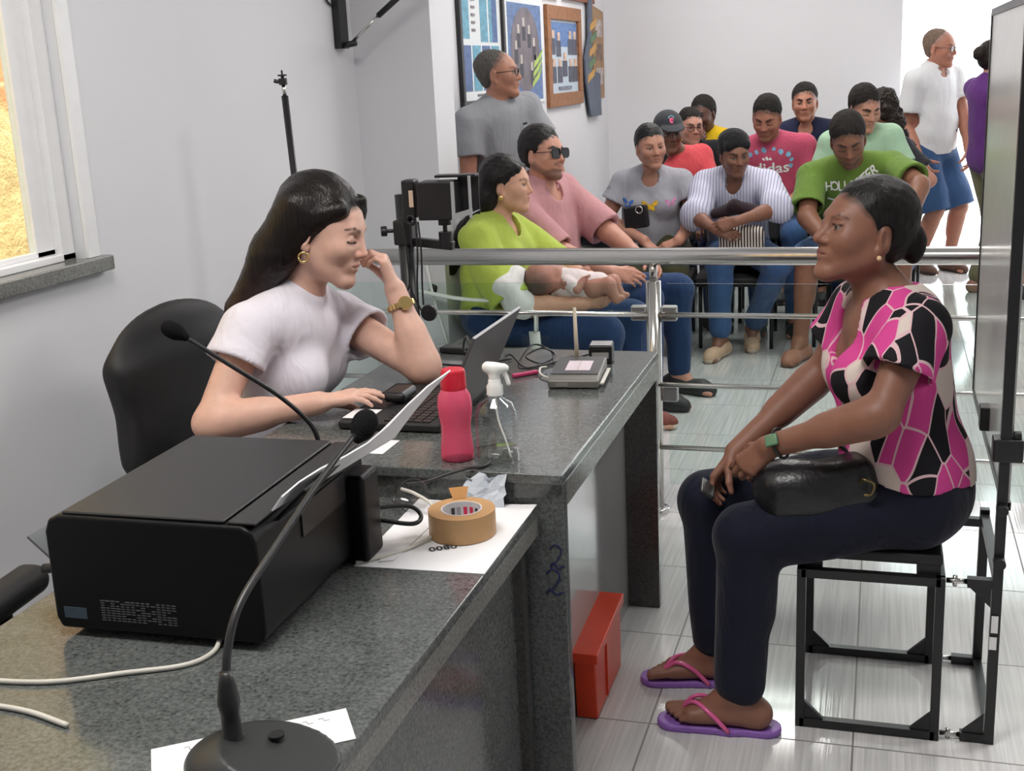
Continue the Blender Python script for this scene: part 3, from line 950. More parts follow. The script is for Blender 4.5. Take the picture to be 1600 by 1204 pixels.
class Person:
    def __init__(s, /, **k):
        s.k = k
        sc = s.s = k.get('s', 1.0)
        s.fem = k.get('fem', False)
        s.A = frame(k['yaw'], k.get('pitch', 0), k.get('roll', 0))
        s.c = V3(*k['head'])
        s.pel = V3(*k['pelvis'])
        tf = frame(k.get('tyaw', k['yaw']))
        if 'neck' in k: s.nb = V3(*k['neck'])
        else:
            su = nrm(s.c - s.pel)
            s.nb = s.c - sc * (0.085 * s.A[2] + 0.065 * su + 0.028 * s.A[1])
        s.u = nrm(s.nb - s.pel)
        s.r = nrm(tf[0] - s.u * (tf[0] @ s.u)); s.f = np.cross(s.u, s.r)
        sr = s.r
        if 'syaw' in k:
            q = frame(k['syaw'])[0]; sr = nrm(q - s.u * (q @ s.u))
        s.sf = np.cross(s.u, sr); s.sr = sr
        sw = k.get('sw', 0.165 if s.fem else 0.185) * sc
        ctr = s.nb - s.u * 0.052 * sc
        s.sh = {'R': ctr + sr * sw + V3(*k.get('shR', (0, 0, 0))), 'L': ctr - sr * sw + V3(*k.get('shL', (0, 0, 0)))}
        s.wr = {}; s.el = {}; s.hd = {}
        ua, fa = 0.285 * sc, 0.25 * sc
        for q in 'LR':
            a = k['arm' + q]      # dict: wr, pole, f, n, curl
            s.wr[q] = V3(*a['wr'])
            s.el[q] = V3(*a['el']) if 'el' in a else ik(s.sh[q], s.wr[q], ua, fa, a.get('pole', (0, 0, -1)))
            s.hd[q] = a
        hw = 0.088 * sc * (1.05 if s.fem else 1.0)
        lr = nrm(frame(k.get('lyaw', k.get('tyaw', k['yaw'])))[0])
        s.hip = {'R': s.pel + lr * hw - UP * 0.01, 'L': s.pel - lr * hw - UP * 0.01}
        s.an = {}; s.kn = {}; s.toe = {}
        for q in 'LR':
            g = k['leg' + q]
            s.an[q] = V3(*g['an'])
            s.kn[q] = V3(*g['kn']) if 'kn' in g else ik(s.hip[q], s.an[q], 0.42 * sc, 0.40 * sc, g.get('pole', (0, 0, 1)))
            s.toe[q] = nrm(g.get('toe', frame(k.get('lyaw', k.get('tyaw', k['yaw'])))[1]))
        s.fat = k.get('fat', 1.0)
        s.thin = k.get('limb', 1.0)

    def L(s, a, b, c_):
        """torso point: right, forward, fraction of the spine"""
        return s.pel + (s.nb - s.pel) * c_ + s.r * a * s.s + s.f * b * s.s

    def torso(s, g=0.0, low=True):
        sc = s.s; F = s.fat; A = np.stack([s.r, s.f, s.u]); A2 = np.stack([s.sr, s.sf, s.u])
        def E(c, r, A_=A): return Ell(c, tuple(x * sc + g for x in r), A_)
        out = []
        fem = s.fem
        if low: out.append((E(s.L(0, -0.005, 0.02), ((0.175 if fem else 0.165) * (0.6 + 0.4 * F), 0.122 * F ** 0.5, 0.125)), 0.05))
        out.append((E(s.L(0, 0.008 + 0.035 * (F - 1), 0.27), (0.148 * F, 0.112 * F, 0.13)), 0.06))
        out.append((E(s.L(0, 0.006 + 0.02 * (F - 1), 0.46), ((0.130 if fem else 0.142) * F, 0.105 * F, 0.12)), 0.06))
        out.append((E(s.L(0, 0.0, 0.68), ((0.142 if fem else 0.158) * (0.5 + 0.5 * F), 0.108 * (0.6 + 0.4 * F), 0.165), A2), 0.05))
        out.append((E(s.L(0, -0.008, 0.86), ((0.145 if fem else 0.165), 0.088, 0.088), A2), 0.05))
        m = s.nb - s.u * 0.055 * sc
        for q in 'LR':
            out.append((Cap(m, s.sh[q], 0.056 * sc + g, (0.048 if fem else 0.054) * sc + g), 0.04))
            out.append((Cap(s.nb + s.u * 0.012 * sc, s.sh[q] + s.u * 0.012 * sc, 0.040 * sc + g, 0.034 * sc + g), 0.03))
        if fem:
            b = s.k.get('bust', 1.0)
            for x in (-1, 1):
                out.append((E(s.L(x * 0.072, 0.088, 0.655), (0.062 * b, 0.056 * b, 0.060 * b)), 0.035))
        return out

    def arm(s, q, g=0.0, t0=0.0, t1=2.0):
        """upper arm is 0..1, forearm 1..2"""
        sc = s.s * s.thin; sh, el, wr = s.sh[q], s.el[q], s.wr[q]
        out = []
        if t0 < 1:
            e = sh + (el - sh) * min(t1, 1.0)
            out.append((Cap(sh, e, (0.050 if s.fem else 0.054) * sc + g, ((0.050 if s.fem else 0.054) + (0.039 - 0.052) * min(t1, 1)) * sc + g), 0.02))
        if t1 > 1:
            w = el + (wr - el) * (t1 - 1)
            a = el + (wr - el) * max(0, t0 - 1)
            out.append((Cap(a, w, 0.039 * sc + g, (0.039 - 0.0115 * (t1 - 1)) * sc + g), 0.02))
            if t0 <= 1.05: out.append((Cap(el + (wr - el) * 0.12, el + (wr - el) * 0.45, 0.042 * sc + g, 0.034 * sc + g), 0.03))
        return out

    def leg(s, q, g=0.0, t1=2.0, loose=0.0):
        sc = s.s * s.k.get('thick', 1.0); h, kn, an = s.hip[q], s.kn[q], s.an[q]
        out = []
        e = h + (kn - h) * min(t1, 1)
        out.append((Cap(h, e, (0.090 if s.fem else 0.085) * sc + g, ((0.088) + (0.058 - 0.088) * min(t1, 1)) * sc + g + loose), 0.04))
        if t1 > 1:
            w = kn + (an - kn) * (t1 - 1)
            out.append((Cap(kn, w, 0.058 * sc + g, (0.058 - 0.022 * (t1 - 1)) * sc + g + loose), 0.02))
            bk = nrm(-s.toe[q] + V3(0, 0, 0.0)) * 0.02 * sc
            out.append((Cap(kn + (an - kn) * 0.2 + bk, kn + (an - kn) * 0.45 + bk, 0.046 * sc + g, 0.040 * sc + g), 0.04))
        return out

    def foot(s, S, q, bare=False):
        sc = s.s; an = s.an[q]; d = s.toe[q]; z = an[2]
        lat = nrm(np.cross(d, UP))
        heel = an - d * 0.045 * sc; heel = V3(heel[0], heel[1], s.k.get('foot0', 0.0) + 0.030 * sc)
        ball = an + d * 0.115 * sc; ball = V3(ball[0], ball[1], s.k.get('foot0', 0.0) + 0.022 * sc)
        S.add(Cap(an, heel, 0.036 * sc, 0.030 * sc), 0.03)
        for x in (-1, 1):
            S.add(Cap(heel + lat * x * 0.008, ball + lat * x * 0.022 * sc, 0.026 * sc, 0.020 * sc), 0.03)
        S.add(Cap(an + d * 0.015, ball - d * 0.02, 0.034 * sc, 0.019 * sc), 0.02)
        inner = lat * (-1 if q == 'R' else 1)
        for i in range(5):
            b = ball + inner * (0.030 - 0.0155 * i) * sc + d * (0.012 - 0.006 * max(i - 1, 0)) * sc
            e = b + d * ((0.048, 0.050, 0.045, 0.038, 0.030)[i]) * sc - UP * 0.006
            S.add(Cap(b, e, (0.0125, 0.0098, 0.0092, 0.0086, 0.0082)[i] * sc, (0.0120, 0.0085, 0.008, 0.0078, 0.0075)[i] * sc), 0.006)

    def body(s, label, res=0.008, hres=0.0042, nres=None, name='person', group=None, extra=None, paint=None):
        S = Sdf(); paints = []
        k = s.k; sc = s.s
        for p, kk in s.torso(): S.add(p, kk)
        for q in 'LR':
            for p, kk in s.arm(q): S.add(p, kk)
            for p, kk in s.leg(q): S.add(p, kk)
            s.foot(S, q)
        hb = s.c - s.A[2] * 0.062 * sc - s.A[1] * 0.012 * sc
        nr = k.get('neckr', 0.046 if s.fem else 0.054) * sc
        S.add(Cap(s.nb + s.sf * 0.004, hb, nr * 1.12, nr), 0.03)
        o = dict(k.get('face', {})); o['skin'] = k['skin']
        head_shapes(S, paints, s.c, s.A, sc * k.get('hs', 1.0), o)
        nres = nres or hres * 1.1
        fine = [(s.c - 0.14 * sc, s.c + 0.135 * sc, hres)]
        s.tips = {}
        for q in 'LR':
            a = s.hd[q]
            fdir = a.get('f', s.wr[q] - s.el[q])
            s.tips[q] = hand_shapes(S, s.wr[q], fdir, a.get('n', (0, 0, -1)), 1 if q == 'R' else -1, a.get('sz', sc * (0.92 if s.fem else 1.0)), a.get('curl', (0.3, 0.35, 0.4, 0.45, 0.5)), a.get('spread', 0.2), a.get('thumb', (0.5, 0.4)))
            hc = s.wr[q] + nrm(fdir) * 0.08 * sc
            if a.get('fine', True): fine.append((hc - 0.10, hc + 0.10, nres))
        if k.get('fine_feet'):
            for q in 'LR':
                fc = s.an[q] + s.toe[q] * 0.07; fine.append((fc - V3(0.16, 0.16, 0.1), fc + V3(0.16, 0.16, 0.02), nres))
        if extra: extra(S, s)
        P, F = S.mesh(res, fine, zmin=k.get('foot0', 0.0) - 0.02)
        P, F = keep_big(P, F, 0.2)
        if paint: paints += paint(s)
        T = np.tile(V3(*k['skin']), (len(P), 1))
        for p, c, soft in paints:
            b0, b1 = p.box(); e = soft * 2
            m = ((P > b0 - e) & (P < b1 + e)).all(1)
            if not m.any(): continue
            Q = P[m]; d = p.d(Q[:, 0], Q[:, 1], Q[:, 2])
            wgt = np.clip(0.5 - d / soft, 0, 1)[:, None]
            T[m] = T[m] * (1 - wgt) + np.asarray(c) * wgt
        base = (s.pel[0], s.pel[1], 0.0)
        ob = link_mesh(name, P, F, M['skin'], None, True, origin=base)
        at = ob.data.attributes.new('tone', 'FLOAT_COLOR', 'POINT')
        at.data.foreach_set('color', np.concatenate([T, np.ones((len(P), 1))], 1).astype(np.float32).ravel())
        tag(ob, label, k.get('cat', 'person'), group)
        s.ob = ob
        return ob

    def part(s, name, S, mat, res, fine=(), label=None, parent=None, frac=0.02, zmin=None):
        P, F = S.mesh(res, fine, zmin=zmin)
        P, F = keep_big(P, F, frac)
        o = link_mesh(name, P, F, mat, parent or s.ob, True)
        if label: o['label'] = label
        return o

    # ---------------------------------------------------------------- clothes
    def shirt(s, mat, name='t_shirt', sleeve=0.55, g=0.014, loose=0.012, res=0.008, neck=None, hem=None, fold=0.004, seed=1, label=None, extra=None, fine=(), collar=0.0, neckdeep=0.0, flare=0.0, sleeveR=None):
        S = Sdf(); sc = s.s
        for p, kk in s.torso(g): S.add(p, kk)
        for q in 'LR':
            sl = sleeveR if (q == 'R' and sleeveR is not None) else sleeve
            if sl <= 0: continue
            sh, el, wr = s.sh[q], s.el[q], s.wr[q]
            if sl <= 1:
                e = sh + (el - sh) * sl; d = nrm(el - sh)
                S.add(Cap(sh, e + d * 0.04, 0.054 * sc * s.thin + g, 0.050 * sc * s.thin + g + loose + flare, clip=[(e, d)]), 0.025)
            else:
                S.add(Cap(sh, el, 0.054 * sc * s.thin + g, 0.042 * sc * s.thin + g + loose), 0.025)
                e = el + (wr - el) * (sl - 1); d = nrm(wr - el)
                S.add(Cap(el, e + d * 0.03, 0.042 * sc * s.thin + g + loose, 0.036 * sc * s.thin + g + loose, clip=[(e, d)]), 0.02)
        if extra: extra(S, s)
        S.disp = folds(fold, seed)
        if collar > 0:
            hb = s.c - s.A[2] * 0.062 * sc
            d = nrm(hb - s.nb); nr = s.k.get('neckr', 0.046 if s.fem else 0.054) * sc
            S.add(Cap(s.nb - d * 0.02, s.nb + d * (collar + 0.05), nr * 1.15 + 0.010, nr + 0.008, clip=[(s.nb + d * collar, d)]), 0.012)
        for q in 'LR':
            sl = sleeveR if (q == 'R' and sleeveR is not None) else sleeve
            if 0 < sl <= 1:
                sh, el = s.sh[q], s.el[q]; e = sh + (el - sh) * sl; d = nrm(el - sh)
                S.sub(Cap(e - d * 0.035, e + d * 0.05, 0.051 * sc * s.thin + 0.004, 0.049 * sc * s.thin + g + loose - 0.004 + flare), 0.003)
        if neck: 
            for p in neck(s): S.sub(p, 0.006)
        if neckdeep > 0:
            S.sub(Ell(s.nb + s.f * 0.075 * sc - s.u * 0.005 * sc, (0.048 * sc, 0.05 * sc, neckdeep), np.stack([s.r, s.f, s.u])), 0.006)
        if hem is not None: S.cut(*hem)
        return s.part(name, S, mat, res, fine, label)

    def collar(s, mat, gap=0.35, drop=0.035, name='collar'):
        sc = s.s; hb = s.c - s.A[2] * 0.062 * sc; d = nrm(hb - s.nb)
        rt = nrm(s.sr - d * (s.sr @ d)); fw = np.cross(d, rt); nr = s.k.get('neckr', 0.046 if s.fem else 0.054) * sc
        g = []
        for i in range(33):
            a = gap + (2 * math.pi - 2 * gap) * i / 32          # from the front round the back to the front
            di = rt * math.sin(a) + fw * math.cos(a); fr = max(0.0, math.cos(a))
            row = []
            for rad, h in ((0.010, 0.018), (0.011, 0.040), (0.017, 0.044), (0.028, 0.022), (0.040, -0.004)):
                p = s.nb + d * (h * sc + 0.012) + di * (nr + rad * sc)
                p = p - d * fr ** 2 * drop * (1.0 if rad < 0.02 else 1.25) + fw * fr ** 2 * 0.022
                row.append(p)
            g.append(row)
        return MB().sheet(g, 0.004).build(name, mat, s.ob, smooth=True)

    def trousers(s, mat, name='trousers', t1=1.92, g=0.009, loose=0.006, res=0.008, fold=0.003, seed=3, label=None, top=0.16):
        S = Sdf()
        A = np.stack([s.r, s.f, s.u])
        for p, kk in s.torso(g)[:2]: S.add(p, kk)
        S.cut(s.pel + s.u * top * s.s, s.u)
        for q in 'LR':
            if t1 > 1:
                for p, kk in s.leg(q, g, t1, loose): S.add(p, kk)
            else:
                e = s.hip[q] + (s.kn[q] - s.hip[q]) * t1; d = nrm(s.kn[q] - s.hip[q])
                S.add(Cap(s.hip[q], e + d * 0.05, 0.092 * s.s + g, 0.072 * s.s + g + loose, clip=[(e, d)]), 0.02)
        S.disp = folds(fold, seed, 34)
        return s.part(name, S, mat, res, (), label)

    def shoe(s, q, mats, res=0.006, name='shoe', sandal=False):
        S = Sdf(); sc = s.s; z0 = s.k.get('foot0', 0.0); d = s.toe[q]; an = s.an[q]
        S.add(Cap(V3(an[0], an[1], z0 + 0.075), V3(*(an - d * 0.045))[:2].tolist() + [z0 + 0.04], 0.043 * sc, 0.042 * sc, clip=[(V3(0, 0, z0 + 0.095), UP)]), 0.03)
        h = an - d * 0.045; b = an + d * 0.12
        S.add(Cap((h[0], h[1], z0 + 0.036), (b[0], b[1], z0 + 0.030), 0.041 * sc, 0.042 * sc), 0.03)
        e = an + d * 0.16
        S.add(Cap((b[0], b[1], z0 + 0.030), (e[0], e[1], z0 + 0.026), 0.042 * sc, 0.034 * sc), 0.02)
        S.cut((0, 0, z0), (0, 0, -1))
        P, F = S.mesh(res)
        mid = P[F].mean(1)[:, 2] < z0 + 0.024
        return link_mesh(name, P, F, None, s.ob, True, mats=mats, fmat=mid.astype(np.int32))

    # ---------------------------------------------------------------- hair and things on the head
    def hp(s, x, y, z):
        k = s.s * s.k.get('hs', 1.0)
        return s.c + k * (V3(x, y, z) @ s.A)

    def hair_shapes(s, style, g, line):
        k = s.s * s.k.get('hs', 1.0); w = s.k.get('face', {}).get('w', 1.0)
        def clipp(pts): return [(s.hp(*p), nrm(V3(*n) @ s.A)) for p, n in pts]
        def E(c, r, clip=()): return Ell(s.hp(*c), (r[0] * k, r[1] * k, r[2] * k), s.A, clip=clipp(clip))
        if style == 'fringe':
            return [(E((0, -0.030, 0.000), (0.0750 * w + g, 0.080 + g, 0.052), [((0, 0.012, 0), (0, 1, 0.3))]), 0.01)]
        zh = 0.074 + line; dz = 0.010
        ys = -0.014 + 0.094 * math.sqrt(1 - ((zh - 0.032) / 0.083) ** 2) + 0.0012
        ry, rz = 0.094 + g * 0.45, 0.083 + g - dz * 0.5
        cy = ys - ry * math.sqrt(max(0.02, 1 - ((zh - 0.032 - dz) / rz) ** 2))
        out = [(E((0, cy, 0.032 + dz), (0.0755 * w + g * 0.62, ry, rz)), 0.008)]
        gb = g * (0.35 if style == 'fade' else 0.9)
        out.append((E((0, -0.040, 0.000), (0.0685 * w + gb * 0.6, 0.064 + gb, 0.072), [((0, -0.010, 0), (0, 1, 0.0))]), 0.02))
        if style != 'fade':
            out.append((E((0, -0.020, 0.020), (0.0755 * w + g * 0.45, 0.075, 0.060), [((0, 0.036, 0.0), (0, 0.9, -0.42)), ((0, 0, -0.030), (0, 0, -1))]), 0.012))
        return out

    # ---------------------------------------------------------------- hair and things on the head
    def hp(s, x, y, z):
        k = s.s * s.k.get('hs', 1.0)
        return s.c + k * (V3(x, y, z) @ s.A)

    def hair(s, mat, style='short', g=0.010, res=0.005, extra=None, fold=0.0015, seed=5, line=0.0, name='hair', sub=None, tone=(0.014, 0.011, 0.010), mesh=True):
        S = Sdf(); k = s.s * s.k.get('hs', 1.0); w = s.k.get('face', {}).get('w', 1.0)
        shapes = s.hair_shapes(style, g, line)
        for p, kk in shapes: S.add(p, kk)
        if extra: extra(S, s)
        r_ = np.random.RandomState(seed)
        f1 = folds(fold, seed, 90); f2 = folds(fold * 0.7, seed + 1, 260)
        S.disp = lambda X, Y, Z: f1(X, Y, Z) + f2(X, Y, Z)
        ears = [Ell(s.hp(q * 0.080 * w, -0.010, -0.014), (0.018 * k, 0.022 * k, 0.034 * k), s.A) for q in (-1, 1)]
        if style in ('short', 'fade', 'back', 'fringe'):
            for p in ears: S.sub(p, 0.004)
        if sub:
            for p in sub(s): S.sub(p, 0.004)
        if tone is not None:      # close-cropped roots on the scalp along the hairline
            me = s.ob.data; n = len(me.vertices)
            P = np.empty(n * 3, np.float32); me.vertices.foreach_get('co', P); P = P.reshape(-1, 3) + np.array(s.ob.location)
            T = np.empty(n * 4, np.float32); at = me.attributes['tone'].data; at.foreach_get('color', T); T = T.reshape(-1, 4)
            m = ((P > s.c - 0.13 * k) & (P < s.c + 0.13 * k)).all(1); Q = P[m].astype(float)
            d = np.full(len(Q), 1.0)
            for p, kk in shapes: d = np.minimum(d, p.d(Q[:, 0], Q[:, 1], Q[:, 2]))
            for p in ears: d = np.maximum(d, -p.d(Q[:, 0], Q[:, 1], Q[:, 2]) * 1.0)
            d = d + f2(Q[:, 0], Q[:, 1], Q[:, 2]) * 1.5
            soft = 0.010 if style == 'fade' else 0.005
            wg = np.clip((soft * 0.9 - d) / soft, 0, 1)[:, None] * 0.93
            C = T[m]; C[:, :3] = C[:, :3] * (1 - wg) + np.array(tone) * wg; T[m] = C
            at.foreach_set('color', T.ravel())
        return s.part(name, S, mat, res, (), frac=0.04)


def bvh(o):
    me = o.data
    off = base_of(o)
    return BVHTree.FromPolygons([v.co + off for v in me.vertices], [tuple(p.vertices) for p in me.polygons])


def print_on(parent, name, target, verts2d, faces, c, U, V, mat, lift=0.0018, label=None, span=0.35):
    """a flat printed shape laid on the surface of target: c + xU + yV, pressed along -(U x V)"""
    U, V = nrm(U), nrm(V); Nn = np.cross(U, V)
    tr = target if isinstance(target, BVHTree) else bvh(target)
    vs = []
    last = 0.0
    for x, y in verts2d:
        p = V3(*c) + U * x + V * y
        h = tr.ray_cast(Vector(p + Nn * span), Vector(-Nn), span * 2)
        if h[0] is not None:
            last = float((V3(*h[0]) - p) @ Nn)
        vs.append(p + Nn * (last + lift))
    o = link_mesh(name, np.array(vs), faces, mat, parent, True)
    if label: o['label'] = label
    return o


def text2d(txt, size, sub=0):
    """flat mesh of lettering, centred"""
    cu = bpy.data.curves.new('lettering', 'FONT')
    cu.body = txt; cu.size = size; cu.align_x = 'CENTER'; cu.align_y = 'CENTER'; cu.resolution_u = 3; cu.offset = size * 0.018
    ob = bpy.data.objects.new('lettering', cu)
    me = bpy.data.meshes.new_from_object(ob)
    bm = bmesh.new(); bm.from_mesh(me)
    if sub:
        bmesh.ops.triangulate(bm, faces=bm.faces[:])
        for _ in range(sub):
            es = [e for e in bm.edges if e.calc_length() > size * 0.22]
            if not es: break
            bmesh.ops.subdivide_edges(bm, edges=es, cuts=1)
            bmesh.ops.triangulate(bm, faces=[f for f in bm.faces if len(f.verts) > 3])
    bm.verts.ensure_lookup_table()
    v = [(p.co.x, p.co.y) for p in bm.verts]; f = [tuple(q.index for q in x.verts) for x in bm.faces]
    bm.free(); bpy.data.meshes.remove(me); bpy.data.objects.remove(ob); bpy.data.curves.remove(cu)
    return v, f


def text_flat(txt, size, c, U, V, mat, parent, name='lettering', lift=0.0006):
    U, V = nrm(U), nrm(V); Nn = np.cross(U, V)
    v, f = text2d(txt, size)
    return link_mesh(name, np.array([V3(*c) + U * x + V * y + Nn * lift for x, y in v]), f, M[mat] if isinstance(mat, str) else mat, parent)
# ------------------------------------------------------------------ the woman at the desk
BROWN = srgb(138, 92, 66); DARKBROWN = srgb(104, 64, 44); TAN = srgb(196, 148, 122); LIGHT = srgb(216, 170, 150); MID = srgb(164, 112, 84)
M['white_knit'] = fabric('white_knit', srgb(226, 222, 232), 0.9, 0.2, 0.02)
M['hair_long'] = hair_mat('long_dark_hair', (0.008, 0.006, 0.0055), tip=((0.065, 0.015, 0.010), 0.66, 1.10), rough=0.33)

clerk = Person(head=(-1.292, 2.645, 1.158), yaw=1, pitch=15, roll=-4, pelvis=(-1.545, 2.62, 0.575), tyaw=2, syaw=-6, s=0.98, fem=True, skin=LIGHT,
    neck=(-1.375, 2.64, 0.985), neckr=0.047, bust=0.95, sw=0.158, hs=1.08,
    face=dict(eyes_down=True, jaw=0.96, cheek=1.0, nose=0.92, lip=1.0, brow=0.62, lipcol=srgb(176, 98, 92)),
    shR=(-0.02, -0.01, -0.01), shL=(0.04, 0.0, -0.015),
    armR=dict(wr=(-1.225, 2.405, 0.792), el=(-1.47, 2.33, 0.755), f=(0.86, 0.50, 0.12), n=(0.1, 0.1, -1), curl=(0.3, 0.18, 0.22, 0.28, 0.32), spread=0.5, thumb=(0.3, 0.2)),
    armL=dict(wr=(-1.160, 2.745, 0.995), el=(-1.085, 2.72, 0.795), f=(-0.30, -0.02, 0.95), n=(-0.93, -0.30, -0.22), curl=(0.5, 1.05, 1.0, 0.95, 0.9), spread=0.1, thumb=(0.2, 0.3)),
    legR=dict(an=(-1.14, 2.5, 0.09), pole=(1, 0, 0.3)), legL=dict(an=(-1.12, 2.78, 0.09), pole=(1, 0, 0.3)))
clerk.body('woman in white top at the desk resting her cheek on her left hand', res=0.0065, hres=0.0020, nres=0.0030)
clerk.shirt(M['white_knit'], 'top', sleeve=0.36, g=0.012, loose=0.012, res=0.006, fold=0.003, seed=4, collar=0.035, flare=0.008)
clerk.trousers(M['dark_cloth'])


def _clerk_hair(S, p):
    k = p.s
    P = p.hp
    back = lambda x: P(x, -0.05, 0.02)
    for x, e in ((-0.05, (-1.52, 2.74, 0.80)), (0.0, (-1.56, 2.66, 0.72)), (0.05, (-1.555, 2.58, 0.74)), (0.066, (-1.50, 2.53, 0.84))):
        m = P(x, -0.085, -0.07)
        S.add(Cap(P(x, -0.045, 0.04), m, 0.050, 0.046), 0.03)
        mid = (m + V3(*e)) / 2 + V3(-0.035, 0, 0.0)
        S.add(Cap(m, mid, 0.046, 0.036), 0.03)
        S.add(Cap(mid, e, 0.036, 0.012), 0.03)
    for q in (-1, 1):
        S.add(Cap(P(q * 0.055, 0.050, 0.062), P(q * 0.074, -0.005, 0.024), 0.020, 0.018), 0.02)
        S.add(Cap(P(q * 0.074, -0.010, 0.024), P(q * 0.066, -0.055, -0.06), 0.020, 0.024), 0.03)
    S.add(Cap(P(-0.020, 0.068, 0.085), P(-0.062, 0.060, 0.040), 0.012, 0.008), 0.02)


clerk.hair(M['hair_long'], 'long', g=0.013, res=0.0045, extra=_clerk_hair, fold=0.0008, seed=8)

# gold watch and hoop earring
def ring_tube(c, axis_, r, t, n=28, w=None):
    a = nrm(axis_); u = nrm(np.cross(a, UP if abs(a[2]) < 0.9 else V3(1, 0, 0))); v = np.cross(a, u)
    return [V3(*c) + r * (math.cos(2 * math.pi * k / n) * u + math.sin(2 * math.pi * k / n) * v) for k in range(n + 1)]


def bracelet(p, q, t, r, mat, name, dial=None, dialmat=None, dn=(0, -1, 0), links=True, lab=None):
    el, wr = p.el[q], p.wr[q]; ax = nrm(wr - el); c = el + (wr - el) * t
    b = MB()
    pts = ring_tube(c, ax, r, 0)
    if links:
        n = 22; pts = ring_tube(c, ax, r, 0, n)
        for k in range(n):
            m = (pts[k] + pts[k + 1]) / 2; tt = nrm(pts[k + 1] - pts[k]); o_ = nrm(m - c)
            b.obox(m, (np.linalg.norm(pts[k + 1] - pts[k]) * 0.86, 0.004, 0.014), np.stack([tt, o_, ax]))
    else:
        b.tube(pts, 0.0035, 8)
    o = b.build(name, mat, p.ob, bevel=0.0008 if links else 0, smooth=not links)
    if lab: o['label'] = lab
    if dial:
        dn = nrm(V3(*dn) - ax * (V3(*dn) @ ax))
        if dial == 'round':
            MB().lathe([(0.017, -0.001), (0.018, 0.004), (0.0165, 0.008), (0.0, 0.008)], c + dn * r, 24, np.stack([ax, np.cross(dn, ax), dn])).build('watch_face', dialmat, o, smooth=False)
        else:
            MB().obox(c + dn * (r + 0.003), (0.030, 0.026, 0.009), np.stack([ax, np.cross(dn, ax), dn])).build('watch_face', dialmat, o, bevel=0.003)
    return o


bracelet(clerk, 'L', 0.80, 0.034, M['gold'], 'wristwatch', 'round', M['gold'], (0.5, -0.6, 0.3), lab='gold link watch')
b = MB(); e0 = clerk.hp(0.083, -0.004, -0.052)
b.tube(ring_tube(e0 - UP * 0.006, clerk.A[0] * 0.5 + clerk.A[1] * 0.2, 0.0115, 0), 0.0028, 8)
b.build('earring', M['gold'], clerk.ob, smooth=True)
# ------------------------------------------------------------------ the woman on the stool
def blouse_mat():
    m, nt, b = _nodes('pink_black_white_print')
    L = nt.links.new
    tc = N(nt, 'ShaderNodeTexCoord')
    mp = N(nt, 'ShaderNodeMapping'); mp.inputs['Rotation'].default_value = (0.6, 0.5, 0.2); mp.inputs['Scale'].default_value = (1.25, 1.25, 0.62); L(tc.outputs['Object'], mp.inputs['Vector'])
    nz = N(nt, 'ShaderNodeTexNoise', i_Scale=7.0, i_Detail=1.0); L(mp.outputs[0], nz.inputs['Vector'])
    ad = N(nt, 'ShaderNodeVectorMath', operation='MULTIPLY_ADD'); L(nz.outputs['Color'], ad.inputs[0]); ad.inputs[1].default_value = (0.035, 0.035, 0.035); L(mp.outputs[0], ad.inputs[2])
    v1 = N(nt, 'ShaderNodeTexVoronoi', i_Scale=14.5); L(ad.outputs[0], v1.inputs['Vector'])
    v2 = N(nt, 'ShaderNodeTexVoronoi', feature='DISTANCE_TO_EDGE', i_Scale=14.5); L(ad.outputs[0], v2.inputs['Vector'])
    sp = N(nt, 'ShaderNodeSeparateColor'); L(v1.outputs['Color'], sp.inputs[0])
    pink, cream, blk = srgb(214, 74, 150), srgb(222, 208, 200), (0.010, 0.009, 0.012)
    c = ramp(nt, sp.outputs[0], [(0.0, blk), (0.30, pink), (0.53, cream), (0.76, pink), (0.92, blk)], 'CONSTANT')
    lt = N(nt, 'ShaderNodeMath', operation='LESS_THAN'); L(v2.outputs['Distance'], lt.inputs[0]); lt.inputs[1].default_value = 0.028
    mc = N(nt, 'ShaderNodeMixRGB'); L(lt.outputs[0], mc.inputs['Fac']); L(c, mc.inputs['Color1']); mc.inputs['Color2'].default_value = rgba(srgb(226, 190, 196))
    L(mc.outputs[0], b.inputs['Base Color']); b.inputs['Roughness'].default_value = 0.8; b.inputs['Specular IOR Level'].default_value = 0.25
    n2 = N(nt, 'ShaderNodeTexNoise', i_Scale=24.0, i_Detail=3.0); L(tc.outputs['Object'], n2.inputs['Vector'])
    bp = N(nt, 'ShaderNodeBump', i_Strength=0.25, i_Distance=0.006); L(n2.outputs['Fac'], bp.inputs['Height']); L(bp.outputs[0], b.inputs['Normal'])
    return m


